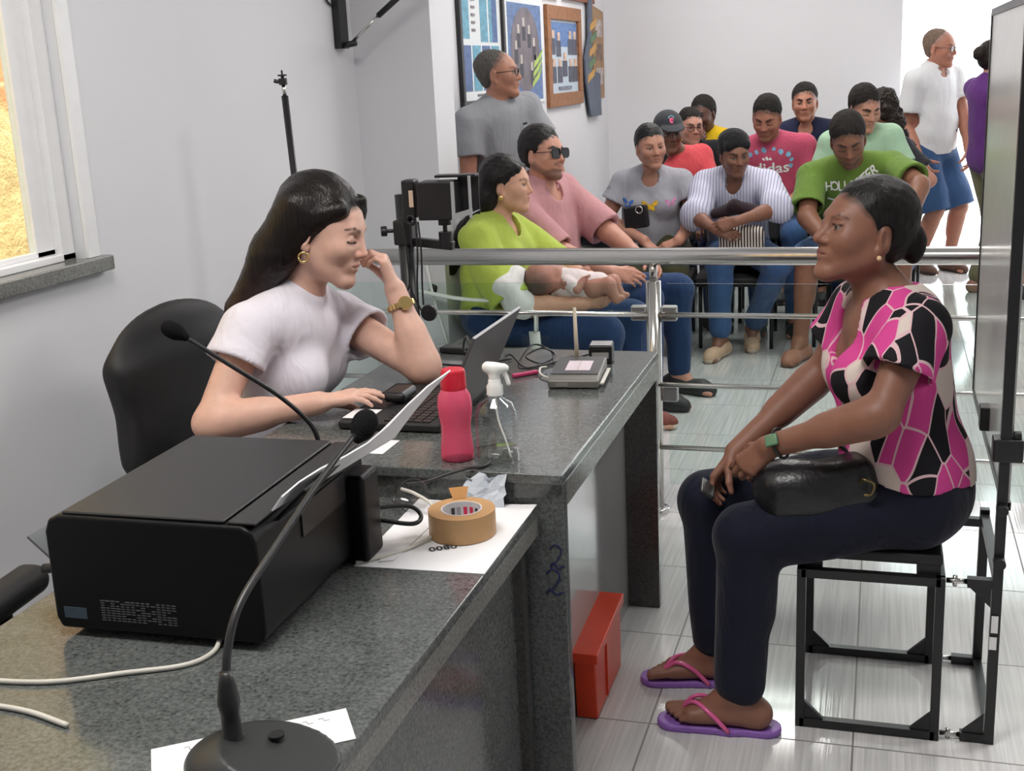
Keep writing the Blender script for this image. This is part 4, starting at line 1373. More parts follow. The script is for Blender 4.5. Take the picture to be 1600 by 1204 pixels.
M['blouse'] = blouse_mat()
M['lilac'] = plain('lilac_rubber', srgb(140, 96, 178), 0.45, var=0.05)
M['pink_strap'] = plain('clear_pink_strap', srgb(214, 96, 150), 0.25, var=0.1)
M['pearl'] = plain('pearl', srgb(220, 190, 150), 0.25, var=0.02)
M['leather'] = plain('black_leather', (0.010, 0.010, 0.012), 0.33, spec=0.5, var=0.2, scale=60, bump=0.35, bscale=90)
WOMAN = srgb(136, 90, 70)
wp = Person(head=(-0.036, 2.705, 1.136), yaw=209, pitch=-12, roll=2, pelvis=(0.085, 2.735, 0.545), tyaw=192, syaw=204, lyaw=184, s=0.93, fem=True, skin=WOMAN, hs=1.05,
    neck=(0.012, 2.715, 0.992), neckr=0.051, bust=1.05, fat=1.06, sw=0.155, limb=1.02, thick=1.0, foot0=0.017, fine_feet=True,
    face=dict(nose=1.2, lip=1.12, jaw=1.1, white=0.16, cheek=1.06, brow=0.55, lipcol=srgb(120, 52, 54)),
    armL=dict(wr=(-0.222, 2.575, 0.680), el=(0.010, 2.490, 0.785), f=(-0.66, 0.10, -0.62), n=(0.20, 0.88, -0.4), curl=(0.4, 0.42, 0.48, 0.52, 0.55), spread=0.15, thumb=(0.3, 0.4)),
    armR=dict(wr=(-0.315, 2.735, 0.612), el=(-0.135, 2.885, 0.765), f=(-0.55, -0.28, -0.72), n=(0.45, -0.35, -0.75), curl=(0.5, 0.50, 0.55, 0.6, 0.6), spread=0.2, thumb=(0.5, 0.5)),
    legL=dict(an=(-0.285, 2.530, 0.095), kn=(-0.275, 2.575, 0.462), toe=(-1, -0.05, 0)), legR=dict(an=(-0.365, 2.745, 0.095), kn=(-0.392, 2.795, 0.462), toe=(-1, -0.20, 0)))
wp.body('woman in pink, black and white blouse sitting on the low black stool', res=0.0065, hres=0.0026, nres=0.0032)


def _blouse_neck(p):
    A = np.stack([p.r, p.f, p.u])
    return [Ell(p.nb + p.f * 0.085 - p.u * 0.055, (0.066, 0.075, 0.085), A), Ell(p.nb + p.f * 0.125 - p.u * 0.16, (0.014, 0.05, 0.055), A), Ell(p.nb + p.u * 0.03, (0.075, 0.08, 0.035), A)]


wp.shirt(M['blouse'], 'blouse', sleeve=0.52, g=0.013, loose=0.018, res=0.006, fold=0.0045, seed=14, neck=_blouse_neck, flare=0.006, hem=((0.10, 0, 0.592), (-0.06, 0, -1)), extra=lambda S, p: S.add(Ell(p.pel + p.u * 0.075 + p.f * 0.005, (0.172, 0.128, 0.110), np.stack([p.r, p.f, p.u])), 0.05))
wp.trousers(M['denim_navy'], 'jeans', t1=1.93, g=0.010, loose=0.012, res=0.0065, fold=0.0035)


def _bun(S, p):
    S.add(Ell(p.hp(-0.020, -0.112, -0.008), (0.032, 0.028, 0.038), p.A), 0.012)
    S.add(Ell(p.hp(-0.024, -0.116, -0.030), (0.022, 0.018, 0.024), p.A), 0.010)


wp.hair(M['hair_black'], 'back', g=0.010, res=0.0035, extra=_bun, fold=0.0008)
for q in (-1, 1):
    MB().lathe([(0.0, -0.006), (0.004, -0.0045), (0.006, 0), (0.004, 0.0045), (0, 0.006)], wp.hp(q * 0.0815, -0.003, -0.052), 14).build('earring', M['pearl'], wp.ob, smooth=True)
M['watch_dark'] = plain('watch_strap', (0.015, 0.017, 0.016), 0.5)
M['watch_green'] = plain('green_watch_glass', srgb(96, 138, 108), 0.2)
bracelet(wp, 'L', 0.90, 0.033, M['watch_dark'], 'wristwatch', 'square', M['watch_green'], (-0.5, -0.75, 0.4), links=False)
for q in 'LR':
    d = wp.toe[q]; lat = nrm(np.cross(d, UP)); an = wp.an[q]; S = Sdf()
    h = an - d * 0.062; t_ = an + d * 0.150
    S.add(Cap((h[0], h[1], 0.008), (an + d * 0.02)[:2].tolist() + [0.008], 0.036, 0.034), 0.02)
    S.add(Cap((an + d * 0.02)[:2].tolist() + [0.008], t_[:2].tolist() + [0.008], 0.036, 0.040), 0.02)
    S.cut((0, 0, 0.0165), UP, 0.002); S.cut((0, 0, 0.0), -UP, 0.002)
    so = wp.part('flip_flop', S, M['lilac'], 0.004)
    ball = an + d * 0.118; top = V3(ball[0], ball[1], 0.058); inner = lat * (-1 if q == 'R' else 1)
    toe_pt = V3(*(ball + d * 0.022 + inner * 0.018)[:2], 0.026)
    b = MB()
    for sg in (-1, 1):
        side = an + d * 0.02 + lat * sg * 0.040
        b.tube(spline([toe_pt, V3(*(ball - d * 0.015 + inner * 0.010 + lat * sg * 0.014)[:2], 0.064), V3(*(an + d * 0.06 + lat * sg * 0.036)[:2], 0.052), V3(side[0], side[1], 0.012)], 6), 0.0055, 8)
    b.build('strap', M['pink_strap'], so, smooth=True)
# black handbag lying in her lap
S = Sdf()
S.add(RBox((-0.115, 2.60, 0.580), (0.125, 0.055, 0.060), np.stack([nrm(V3(0.95, 0.12, 0.22)), nrm(V3(-0.1, 0.98, 0)), nrm(V3(-0.22, 0, 0.95))]), 0.035), 0.01)
S.add(Ell((-0.17, 2.58, 0.585), (0.085, 0.055, 0.050)), 0.04)
S.disp = folds(0.005, 22, 40)
P_, F_ = S.mesh(0.006)
bag = link_mesh('handbag', P_, F_, M['leather'], None, True)
tag(bag, 'black leather handbag in the lap of the woman on the stool', 'handbag')
MB().tube(spline([(-0.03, 2.55, 0.615), (-0.02, 2.525, 0.63), (0.0, 2.53, 0.62), (-0.005, 2.535, 0.595), (-0.02, 2.54, 0.59)], 8), 0.0035, 8).build('clasp', plain('brass', srgb(120, 104, 70), 0.35, 0.9), bag, smooth=True)
MB().tube(spline([(-0.02, 2.62, 0.635), (-0.10, 2.70, 0.665), (-0.20, 2.72, 0.645), (-0.24, 2.68, 0.60)], 8), 0.009, 10).build('handle', M['leather'], bag, smooth=True)
# black phone held in her hands
ph = MB().obox((-0.372, 2.655, 0.545), (0.035, 0.075, 0.010), np.stack([nrm(V3(0.8, 0.1, -0.5)), nrm(V3(-0.1, 1, 0.1)), nrm(V3(0.5, 0, 0.8))])).build('phone', M['black'], None, bevel=0.004)
tag(ph, 'small black phone held between the hands of the woman on the stool', 'phone')

# ------------------------------------------------------------------ stool and backdrop board
def bar(b, a, c, w=0.02):
    a, c = V3(*a), V3(*c); d = c - a; L_ = np.linalg.norm(d); d = d / L_
    u = nrm(np.cross(d, UP if abs(d[2]) < 0.9 else V3(0, 1, 0)))
    b.obox((a + c) / 2, (L_, w, w), np.stack([d, u, np.cross(d, u)]))


SX0, SX1, SY0, SY1, SH = -0.150, 0.146, 2.582, 2.955, 0.395
st = thing('stool', (0.0, 2.77, 0), 'low black steel cube-frame stool under the seated woman', 'stool')
for x, y in ((SX0, SY0), (SX1, SY0), (SX0, SY1), (SX1, SY1)):
    b = MB(); bar(b, (x, y, 0.0), (x, y, SH)); b.build('leg', M['black_metal'], st, bevel=0.001)
for y in (SY0, SY1):
    b = MB(); bar(b, (SX0, y, 0.012), (SX1, y, 0.012)); b.build('rail', M['black_metal'], st); b = MB(); bar(b, (SX0, y, SH - 0.01), (SX1, y, SH - 0.01))
    b.build('rail', M['black_metal'], st)
    for sx, x in ((1, SX0), (-1, SX1)):
        b = MB(); b.prism([(0, 0), (0.045, 0), (0, 0.045)] if sx > 0 else [(0, 0), (0, 0.045), (-0.045, 0)], (x + sx * 0.01, y + 0.006, 0.02), (1, 0, 0), (0, 0, 1), 0.012)
        b.build('gusset', M['black_metal'], st)
for x in (SX0, SX1):
    b = MB(); bar(b, (x, SY0, SH - 0.01), (x, SY1, SH - 0.01)); b.build('rail', M['black_metal'], st)
for x0_, x1_ in ((SX0 + 0.008, SX0 + 0.045), (SX1 - 0.050, SX1)):
    for y_ in (SY0 + 0.01, SY1 - 0.05):
        MB().box((x0_, y_, SH), (x1_, y_ + 0.04, SH + 0.026)).build('seat_support', M['black_metal'], st)
MB().box((SX0 - 0.004, SY0 + 0.0, SH + 0.024), (SX1 + 0.004, SY1, SH + 0.05)).build('seat', M['black_matte'], st, bevel=0.006)

bd = thing('backdrop_board', (0.25, 2.8, 0), 'tall upright photo backdrop board on a black frame behind the stool', 'board')
BX = 0.262
b = MB(); bar(b, (BX, 2.592, 0.0), (BX, 2.592, 1.62), 0.021); b.build('post', M['black_metal'], bd, bevel=0.001)
b = MB(); bar(b, (BX, 2.965, 0.0), (BX, 2.965, 0.42), 0.022); b.build('post', M['black_metal'], bd, bevel=0.001)
for z in (0.012, 0.385):
    for y in (2.592, 2.965):
        b = MB(); bar(b, (SX1 + 0.055, y, z), (BX, y, z), 0.02); b.build('link_bar', M['black_metal'], bd)
        b = MB(); b.tube([(SX1 + 0.012, y, z), (SX1 + 0.056, y, z)], 0.006, 10); b.tube([(SX1 + 0.03, y, z - 0.012), (SX1 + 0.03, y, z + 0.012)], 0.005, 8)
        b.build('latch', M['steel_v'], bd, smooth=True)
for z in (0.012, 0.40):
    b = MB(); bar(b, (BX, 2.592, z), (BX, 2.965, z), 0.02); b.build('rail', M['black_metal'], bd)
b = MB()
b.prism([(0, 0), (0, -0.045), (-0.045, 0)], (BX - 0.012, 2.598, 0.375), (1, 0, 0), (0, 0, 1), 0.012); b.prism([(0, 0), (-0.045, 0), (0, 0.045)], (BX - 0.012, 2.598, 0.022), (1, 0, 0), (0, 0, 1), 0.012)
b.build('gusset', M['black_metal'], bd)
M['board_face'] = plain('satin_board', srgb(226, 228, 226), 0.16, 0.0, var=0.02, spec=0.6)
b = MB(); b.box((BX + 0.004, 2.60, 0.56), (BX + 0.016, 3.56, 1.60)); b.build('panel', M['board_face'], bd)
b = MB()
for a, c in (((BX + 0.010, 2.60, 0.56), (BX + 0.010, 3.56, 0.56)), ((BX + 0.010, 3.56, 0.56), (BX + 0.010, 3.56, 1.60)), ((BX + 0.010, 2.60, 1.60), (BX + 0.010, 3.56, 1.60))): bar(b, a, c, 0.018)
b.build('panel_rim', M['black_metal'], bd)
b = MB(); b.box((BX - 0.025, 2.575, 0.665), (BX + 0.035, 2.62, 0.715)); b.build('clamp', M['black'], bd, bevel=0.004)
b = MB(); b.box((BX - 0.018, 3.02, 0.60), (BX + 0.022, 3.07, 0.66)); b.build('clamp', M['black'], bd, bevel=0.004)
b = MB(); b.tube([(BX, 2.565, 0.56), (BX, 2.592, 0.56)], 0.012, 14); b.tube([(BX, 2.562, 0.44), (BX, 2.59, 0.44)], 0.013, 14); b.tube([(BX + 0.016, 2.592, 0.72), (BX + 0.03, 2.592, 0.72)], 0.011, 12); b.build('knob', M['black'], bd, bevel=0.001)
MB().box((BX - 0.009, 2.5762, 0.275), (BX + 0.005, 2.577, 0.315)).build('sticker', M['paper'], bd)
MB().box((BX - 0.011, 2.5762, 0.235), (BX + 0.004, 2.577, 0.265)).build('sticker', M['paper'], bd)
b = MB(); bar(b, (BX, 2.60, 1.19), (BX + 0.42, 2.60, 1.19), 0.03); b.build('side_arm', M['black_metal'], bd)
# ------------------------------------------------------------------ the people waiting behind the railing
def seat_legs(pel, yaw, s=1.0, spread=0.13, fwd=0.40, dx=0.0, z=0.085, kz=None):
    r, f, _ = frame(yaw)
    out = {}
    for q, sg in (('R', 1), ('L', -1)):
        a = V3(pel[0], pel[1], 0) + f * fwd * s + r * (sg * spread + dx); a[2] = z
        out['leg' + q] = dict(an=tuple(a), pole=tuple(f + V3(0, 0, 0.9)))
    return out


def glasses(p, mat, lens, dark=False, sz=1.0):
    b = MB(); P = p.hp; w = p.k.get('face', {}).get('w', 1.0)
    fr = None
    for q in (-1, 1):
        sq = lambda v: math.copysign(abs(v) ** (0.55 if dark else 0.75), v)
        pts = [P(q * (0.0325 + 0.024 * sz * sq(math.cos(t))), 0.101 - 0.0017 * sq(math.cos(t)), 0.0185 * sz * sq(math.sin(t))) for t in np.linspace(0, 2 * math.pi, 21)]
        b.tube(pts, 0.0019 if not dark else 0.0026, 6, caps=False)
        b.tube([P(q * 0.056 * sz, 0.098, 0.006), P(q * 0.072 * w, 0.080, 0.006), P(q * 0.079 * w, -0.005, 0.004)], 0.0019, 6)
    b.tube([P(-0.010, 0.103, 0.004), P(0, 0.107, 0.006), P(0.010, 0.103, 0.004)], 0.0019, 6)
    fr = b.build('glasses', mat, p.ob, smooth=True)
    for q in (-1, 1):
        m = MB(); pts = [(q * (0.0325 + 0.0235 * sz * sq(math.cos(t))), 0.0180 * sz * sq(math.sin(t))) for t in np.linspace(0, 2 * math.pi, 20)[:-1]]
        o = P(0, 0.1008, 0)
        m.prism(pts if q > 0 else pts[::-1], o, p.A[0] * 1.0, p.A[2], 0.0015)
        m.build('lens', lens, fr)
    return fr


M['lens_clear'] = thin_glass('spectacle_lens', (0.9, 0.9, 0.9), 0.12)
M['lens_dark'] = plain('dark_lens', (0.006, 0.006, 0.008), 0.12, spec=0.6)
SHOE_T = [plain('tan_shoe', srgb(196, 164, 138), 0.7), plain('shoe_sole', srgb(206, 186, 166), 0.6)]
SHOE_W = [plain('maroon_shoe', srgb(120, 60, 52), 0.7), plain('white_sole', srgb(220, 214, 206), 0.6)]
SHOE_D = [plain('dark_shoe', (0.02, 0.02, 0.022), 0.6), plain('dark_sole', (0.03, 0.03, 0.03), 0.6)]
RELAX = (0.4, 0.45, 0.5, 0.55, 0.6)

# mother in lime green
lm = Person(head=(-1.478, 4.75, 1.068), yaw=2, pitch=2, roll=0, pelvis=(-1.56, 4.76, 0.525), tyaw=0, syaw=-8, s=0.96, fem=True, skin=srgb(204, 152, 124), fat=1.10, limb=1.1, thick=1.12,
    neck=(-1.545, 4.75, 0.905), neckr=0.052, hs=1.0, face=dict(cheek=1.12, jaw=1.08, lip=1.05, brow=0.65, lipcol=srgb(170, 84, 80), gaze=(0.001, 0)),
    armR=dict(wr=(-1.135, 4.60, 0.600), el=(-1.40, 4.52, 0.600), f=(0.95, 0.25, 0.05), n=(0.1, 0.9, 0.4), curl=(0.4, 0.5, 0.5, 0.5, 0.5)),
    armL=dict(wr=(-1.13, 4.70, 0.690), el=(-1.30, 4.98, 0.66), f=(0.75, -0.45, -0.45), n=(-0.2, -0.5, -0.85), curl=(0.3, 0.35, 0.4, 0.4, 0.45)),
    legR=dict(an=(-1.08, 4.60, 0.085), kn=(-1.05, 4.62, 0.47)), legL=dict(an=(-1.0, 4.90, 0.085), kn=(-1.0, 4.92, 0.48)))
lm.body('woman in lime green blouse seated holding a baby in her arms', res=0.008, hres=0.004)
M['lime'] = fabric('lime_cloth', srgb(174, 192, 84), 0.8, 0.35)
lm.shirt(M['lime'], 'blouse', sleeve=0.92, g=0.020, loose=0.022, res=0.008, fold=0.007, seed=31, neckdeep=0.09, hem=((0, 0, 0.50), (0, 0, -1)))
lm.trousers(M['denim_mid'], 'jeans')
for q in 'LR': lm.shoe(q, SHOE_W)


def _lime_hair(S, p):
    P = p.hp
    for x in (-0.045, 0.0, 0.045):
        m = P(x, -0.080, -0.06)
        S.add(Cap(P(x, -0.05, 0.03), m, 0.048, 0.044), 0.03)
        S.add(Cap(m, (-1.665, 4.76 - x * 0.5, 0.86), 0.044, 0.034), 0.03)
    S.add(Cap((-1.665, 4.76, 0.88), (-1.725, 4.70, 0.72), 0.040, 0.026), 0.03)
    S.add(Cap((-1.725, 4.68, 0.74), (-1.775, 4.62, 0.655), 0.030, 0.024), 0.02)
    S.add(Cap((-1.775, 4.62, 0.66), (-1.785, 4.62, 0.545), 0.024, 0.008), 0.02)
    for q in (-1, 1):
        S.add(Cap(P(q * 0.045, 0.055, 0.070), P(q * 0.076, -0.012, 0.030), 0.016, 0.014), 0.02)


lm.hair(M['hair_black'], 'back', g=0.011, res=0.005, extra=_lime_hair, fold=0.0015)
b = MB(); e0 = lm.hp(0.085, -0.004, -0.048)
b.lathe([(0, -0.012), (0.008, -0.010), (0.012, 0), (0.008, 0.009), (0, 0.010)], e0, 14); b.build('earring', M['gold'], lm.ob, smooth=True)

# baby in her arms
S = Sdf(); paints = []
BA = np.stack([V3(1, 0, 0), nrm(V3(0.30, 0.35, 0.88)), nrm(V3(-0.55, -0.78, 0.30))])
BA[1] = nrm(BA[1] - BA[2] * (BA[1] @ BA[2])); BA[0] = np.cross(BA[1], BA[2])
BSK = V3(*srgb(176, 122, 104)); bc = V3(-1.290, 4.590, 0.702)
head_shapes(S, paints, bc, BA, 0.70, dict(skin=BSK, eyes_shut=True, jaw=1.05, cheek=1.2, nose=0.8, brow=0.3, w=1.05, browcol=BSK * 0.6))
S.add(Ell(bc + BA[2] * 0.02, (0.062, 0.066, 0.064), BA), 0.02)
S.add(Cap(bc - BA[2] * 0.05, (-1.20, 4.62, 0.675), 0.030, 0.04), 0.02)
S.add(Cap((-1.21, 4.63, 0.675), (-1.09, 4.65, 0.66), 0.058, 0.055), 0.03)
for y, z in ((4.60, 0.66), (4.69, 0.655)):
    S.add(Cap((-1.09, y, z), (-1.03, y, z + 0.02), 0.036, 0.028), 0.02); S.add(Cap((-1.03, y, z + 0.02), (-1.00, y, z - 0.04), 0.026, 0.02), 0.015); S.add(Cap((-1.0, y, z - 0.04), (-0.975, y, z - 0.035), 0.016, 0.012), 0.01)
S.add(Cap((-1.19, 4.575, 0.69), (-1.15, 4.560, 0.665), 0.022, 0.018), 0.015); S.add(Cap((-1.15, 4.56, 0.665), (-1.125, 4.585, 0.70), 0.018, 0.014), 0.01)
S.add(Cap((-1.18, 4.68, 0.70), (-1.14, 4.70, 0.72), 0.022, 0.016), 0.015)
for i in range(5): S.add(Cap((-1.125, 4.585, 0.70), (-1.113 + 0.002 * i, 4.578 + 0.007 * i, 0.717 - 0.001 * abs(i - 2)), 0.007, 0.004), 0.004)
P_, F_ = S.mesh(0.004)
T_ = np.tile(BSK, (len(P_), 1))
paints.append((Ell(bc - BA[1] * 0.022 + BA[2] * 0.034, (0.066, 0.066, 0.058), BA), V3(0.10, 0.066, 0.052), 0.02))
for p, c, soft in paints:
    d = p.d(P_[:, 0], P_[:, 1], P_[:, 2]); wg = np.clip(0.5 - d / soft, 0, 1)[:, None]; T_ = T_ * (1 - wg) + np.asarray(c) * wg
baby = link_mesh('person', P_, F_, M['skin'], None, True)
at = baby.data.attributes.new('tone', 'FLOAT_COLOR', 'POINT'); at.data.foreach_set('color', np.concatenate([T_, np.ones((len(P_), 1))], 1).astype(np.float32).ravel())
tag(baby, 'baby lying in the arms of the woman in lime green', 'person')
S = Sdf(); S.add(Cap((-1.215, 4.63, 0.675), (-1.09, 4.65, 0.66), 0.064, 0.062), 0.02); S.add(Cap((-1.19, 4.58, 0.69), (-1.158, 4.566, 0.668), 0.027, 0.025), 0.01)
S.disp = folds(0.003, 5, 60); P_, F_ = S.mesh(0.005); link_mesh('romper', P_, F_, fabric('white_romper', srgb(226, 214, 214), 0.9), baby, True)
# white muslin over her right arm
S = Sdf(); S.add(Cap((-1.42, 4.50, 0.685), (-1.375, 4.52, 0.612), 0.060, 0.063), 0.03); S.add(Cap((-1.40, 4.55, 0.71), (-1.25, 4.64, 0.645), 0.050, 0.046), 0.03)
S.sub(Ell(bc + BA[2] * 0.02, (0.062, 0.072, 0.075), BA), 0.004)
S.disp = folds(0.005, 6, 50); P_, F_ = S.mesh(0.006)
o = link_mesh('blanket', P_, F_, fabric('white_muslin', srgb(228, 228, 226), 0.9), None, True); tag(o, 'white cloth draped over the right arm of the woman in lime green', 'cloth')

# man in pink shirt and sunglasses
ps = Person(head=(-1.470, 5.3, 1.150), yaw=-24, pitch=-2, roll=-3, pelvis=(-1.50, 5.36, 0.515), tyaw=-18, syaw=-20, s=1.0, skin=srgb(192, 134, 112), fat=1.16, limb=1.05,
    face=dict(jaw=1.1, cheek=1.1, stubble=0.62, lipcol=srgb(160, 92, 88), brow=1.2), hs=1.0,
    armR=dict(wr=(-1.13, 5.12, 0.64), pole=(0, -0.5, -1), f=(0.95, -0.05, -0.2), n=(0, 0.8, -0.5), curl=RELAX),
    armL=dict(wr=(-1.02, 5.32, 0.66), pole=(0, 0.8, -1), f=(0.7, -0.55, -0.2), n=(-0.2, -0.7, -0.6), curl=RELAX),
    legR=dict(an=(-0.98, 5.22, 0.085), kn=(-0.99, 5.22, 0.50)), legL=dict(an=(-0.90, 5.50, 0.085), kn=(-0.90, 5.50, 0.50)))
ps.body('bearded man in pink shirt and dark sunglasses seated beside the mother')
M['pink_shirt'] = fabric('dusty_pink_cloth', srgb(188, 138, 142), 0.85, 0.3)


def _collar(S, p):
    hb = p.nb + p.u * 0.02
    for q in (-1, 1):
        S.add(Cap(p.nb + p.sr * q * 0.055 + p.u * 0.030, p.nb + p.sr * q * 0.020 + p.sf * 0.082 - p.u * 0.035, 0.022, 0.016), 0.006)


ps.shirt(M['pink_shirt'], 'shirt', sleeve=0.97, g=0.018, loose=0.018, fold=0.006, seed=41, neckdeep=0.06, hem=((0, 0, 0.50), (0, 0, -1)))
ps.trousers(M['denim_mid'], 'jeans')
ps.collar(M['pink_shirt'], 0.5, 0.05)
for q in 'LR': ps.shoe(q, SHOE_D)
ps.hair(M['hair_black'], 'short', g=0.016, line=0.002)
glasses(ps, M['black'], M['lens_dark'], True, 1.15)
o = MB().obox((-0.955, 5.27, 0.60), (0.05, 0.09, 0.012), np.stack([nrm(V3(0.8, 0.2, 0.3)), nrm(V3(-0.2, 1, 0)), nrm(V3(-0.3, 0, 0.9))])).build('phone', M['black'], None, bevel=0.004)
tag(o, 'black phone in the hands of the man in pink shirt', 'phone')

# standing man in grey
gm = Person(head=(-1.795, 5.72, 1.508), yaw=4, pitch=-3, roll=0, pelvis=(-1.80, 5.82, 0.875), tyaw=-38, syaw=-38, s=0.95, skin=srgb(166, 112, 88), fat=0.98,
    face=dict(jaw=0.96, nose=1.1, cheek=0.95, brow=0.6, lipcol=srgb(140, 84, 78)), hs=1.02,
    armR=dict(wr=(-1.80, 5.60, 0.82), pole=(-1, -0.3, 0), f=(0.4, -0.2, -1), curl=RELAX), armL=dict(wr=(-1.52, 5.86, 0.86), pole=(1, 0.6, 0), f=(-0.2, -0.3, -1), curl=RELAX),
    legR=dict(an=(-1.85, 5.72, 0.085), pole=(1, -1, 0)), legL=dict(an=(-1.65, 5.88, 0.085), pole=(1, -1, 0)))
gm.body('balding man in grey t-shirt with glasses standing against the wall of framed posters')
M['grey_tee'] = fabric('grey_jersey', srgb(140, 142, 147), 0.9, 0.25)
o = gm.shirt(M['grey_tee'], sleeve=0.60, g=0.016, loose=0.020, fold=0.004, seed=51, hem=((0, 0, 0.78), (0, 0, -1)))
gm.trousers(M['dark_cloth'])
for q in 'LR': gm.shoe(q, SHOE_D)
gm.hair(M['hair_grey'], 'fade', g=0.003, line=0.034, tone=(0.06, 0.05, 0.045))
glasses(gm, M['black'], M['lens_clear'])
MB().obox(gm.L(-0.075, 0.128, 0.80), (0.022, 0.006, 0.010), np.stack([gm.r, gm.f, gm.u])).build('badge', M['black'], gm.ob)

# woman with butterflies on her shirt
bw = Person(head=(-1.195, 6.46, 1.095), yaw=-62, pitch=4, roll=4, pelvis=(-1.21, 6.62, 0.515), tyaw=-86, syaw=-88, s=0.96, fem=True, skin=srgb(176, 122, 98), fat=1.16, limb=1.12, thick=1.15,
    neck=(-1.205, 6.53, 0.945), face=dict(cheek=1.12, jaw=1.02, lip=1.1, brow=0.6, lipcol=srgb(150, 70, 66)),
    armR=dict(wr=(-1.20, 6.24, 0.62), el=(-1.46, 6.48, 0.70), f=(0.75, -0.35, -0.6), n=(0, 0.3, -1), curl=RELAX),
    armL=dict(wr=(-1.02, 6.27, 0.615), el=(-0.955, 6.50, 0.715), f=(-0.9, -0.25, -0.35), n=(0, 0.5, -0.85), curl=RELAX), **seat_legs((-1.21, 6.62), -82, 0.95, 0.14, 0.47))
bw.body('woman with tied black hair in grey butterfly t-shirt, first row of chairs')
M['grey_tee2'] = fabric('light_grey_jersey', srgb(158, 158, 166), 0.9, 0.2)
bsh = bw.shirt(M['grey_tee2'], sleeve=0.52, g=0.014, loose=0.012, fold=0.004, seed=61, neckdeep=0.055, hem=((0, 0, 0.53), (0, 0, -1)))
bw.trousers(M['olive'])
bw.hair(M['hair_black'], 'back', g=0.009)
for q in 'LR': bw.shoe(q, SHOE_D)


def fly(sz):
    k = [(0, -0.5), (0.12, -0.42), (0.45, -0.62), (0.62, -0.35), (0.42, -0.05), (0.85, 0.15), (0.95, 0.6), (0.55, 0.55), (0.12, 0.12), (0, 0.2)]
    pts = k + [(-x, y) for x, y in k[::-1]][1:-1]
    return [(x * sz, y * sz) for x, y in pts], [tuple(range(len(pts)))]


_t = bvh(bsh)
for nm, x, fr, sz, col in (('butterfly_print', 0.125, 0.50, 0.034, srgb(48, 110, 196)), ('butterfly_print', 0.0, 0.47, 0.047, srgb(226, 176, 40)), ('butterfly_print', -0.115, 0.50, 0.030, srgb(206, 130, 176))):
    v, f = fly(sz)
    print_on(bw.ob, nm, _t, v, f, bw.L(x, 0.10, fr + 0.22), -bw.r, bw.u, plain('print_ink', col, 0.8, var=0.35, scale=60))

# person with black head wrap and striped shirt
sp_ = Person(head=(-0.745, 6.42, 1.045), yaw=-66, pitch=12, roll=2, pelvis=(-0.75, 6.66, 0.515), tyaw=-88, syaw=-90, s=0.93, skin=srgb(126, 82, 62), fat=0.98,
    neck=(-0.75, 6.50, 0.925), sw=0.175, face=dict(jaw=0.94, cheek=1.05, nose=1.1, lip=1.1, lipcol=srgb(104, 58, 54)),
    armR=dict(wr=(-0.815, 6.115, 0.700), el=(-0.935, 6.32, 0.735), f=(0.9, -0.15, -0.3), n=(-0.1, 0.8, -0.5), curl=RELAX),
    armL=dict(wr=(-0.700, 6.095, 0.735), el=(-0.515, 6.30, 0.775), f=(-0.95, -0.1, -0.28), n=(-0.1, 0.8, -0.4), curl=RELAX),
    legR=dict(an=(-0.80, 6.24, 0.095), kn=(-0.80, 6.22, 0.50), toe=(-0.25, -1, 0)), legL=dict(an=(-0.66, 6.50, 0.10), kn=(-0.50, 6.22, 0.50), toe=(0.1, -1, 0)))
sp_.body('person in black head wrap and pale striped shirt, arms crossed over a bag')


def stripe_mat(name, a, c, period, width, axis_='X', rough=0.85):
    m, nt, b = _nodes(name); L = nt.links.new
    tc = N(nt, 'ShaderNodeTexCoord'); spx = N(nt, 'ShaderNodeSeparateXYZ'); L(tc.outputs['Object'], spx.inputs[0])
    d = N(nt, 'ShaderNodeMath', operation='DIVIDE'); L(spx.outputs[axis_], d.inputs[0]); d.inputs[1].default_value = period
    fr = N(nt, 'ShaderNodeMath', operation='FRACT'); L(d.outputs[0], fr.inputs[0])
    lt = N(nt, 'ShaderNodeMath', operation='LESS_THAN'); L(fr.outputs[0], lt.inputs[0]); lt.inputs[1].default_value = width
    mc = N(nt, 'ShaderNodeMixRGB'); L(lt.outputs[0], mc.inputs['Fac']); mc.inputs['Color1'].default_value = rgba(a); mc.inputs['Color2'].default_value = rgba(c)
    L(mc.outputs[0], b.inputs['Base Color']); b.inputs['Roughness'].default_value = rough; b.inputs['Specular IOR Level'].default_value = 0.2
    return m


sp_.shirt(stripe_mat('striped_cotton', srgb(200, 200, 214), srgb(150, 152, 184), 0.016, 0.35), 'shirt', sleeve=1.05, g=0.020, loose=0.022, fold=0.007, seed=71, neckdeep=0.075, hem=((0, 0, 0.48), (0, 0, -1)))
sp_.trousers(M['denim'], 'jeans', loose=0.014, t1=1.86)
sp_.collar(fabric('pale_cotton', srgb(196, 196, 212), 0.9), 0.55, 0.05)
for q in 'LR': sp_.shoe(q, SHOE_T)
M['wrap'] = fabric('black_knit', (0.010, 0.010, 0.011), 0.95, 0.5)


def _wrap(S, p):
    S.add(Ell(p.hp(0, -0.03, 0.075), (0.078, 0.085, 0.055), p.A), 0.02)
    S.add(Cap(p.hp(-0.05, 0.050, 0.062), p.hp(0.05, 0.050, 0.062), 0.022), 0.02)
    S.add(Cap(p.hp(0.0, -0.09, -0.03), p.hp(0.03, -0.09, -0.10), 0.030, 0.018), 0.02)


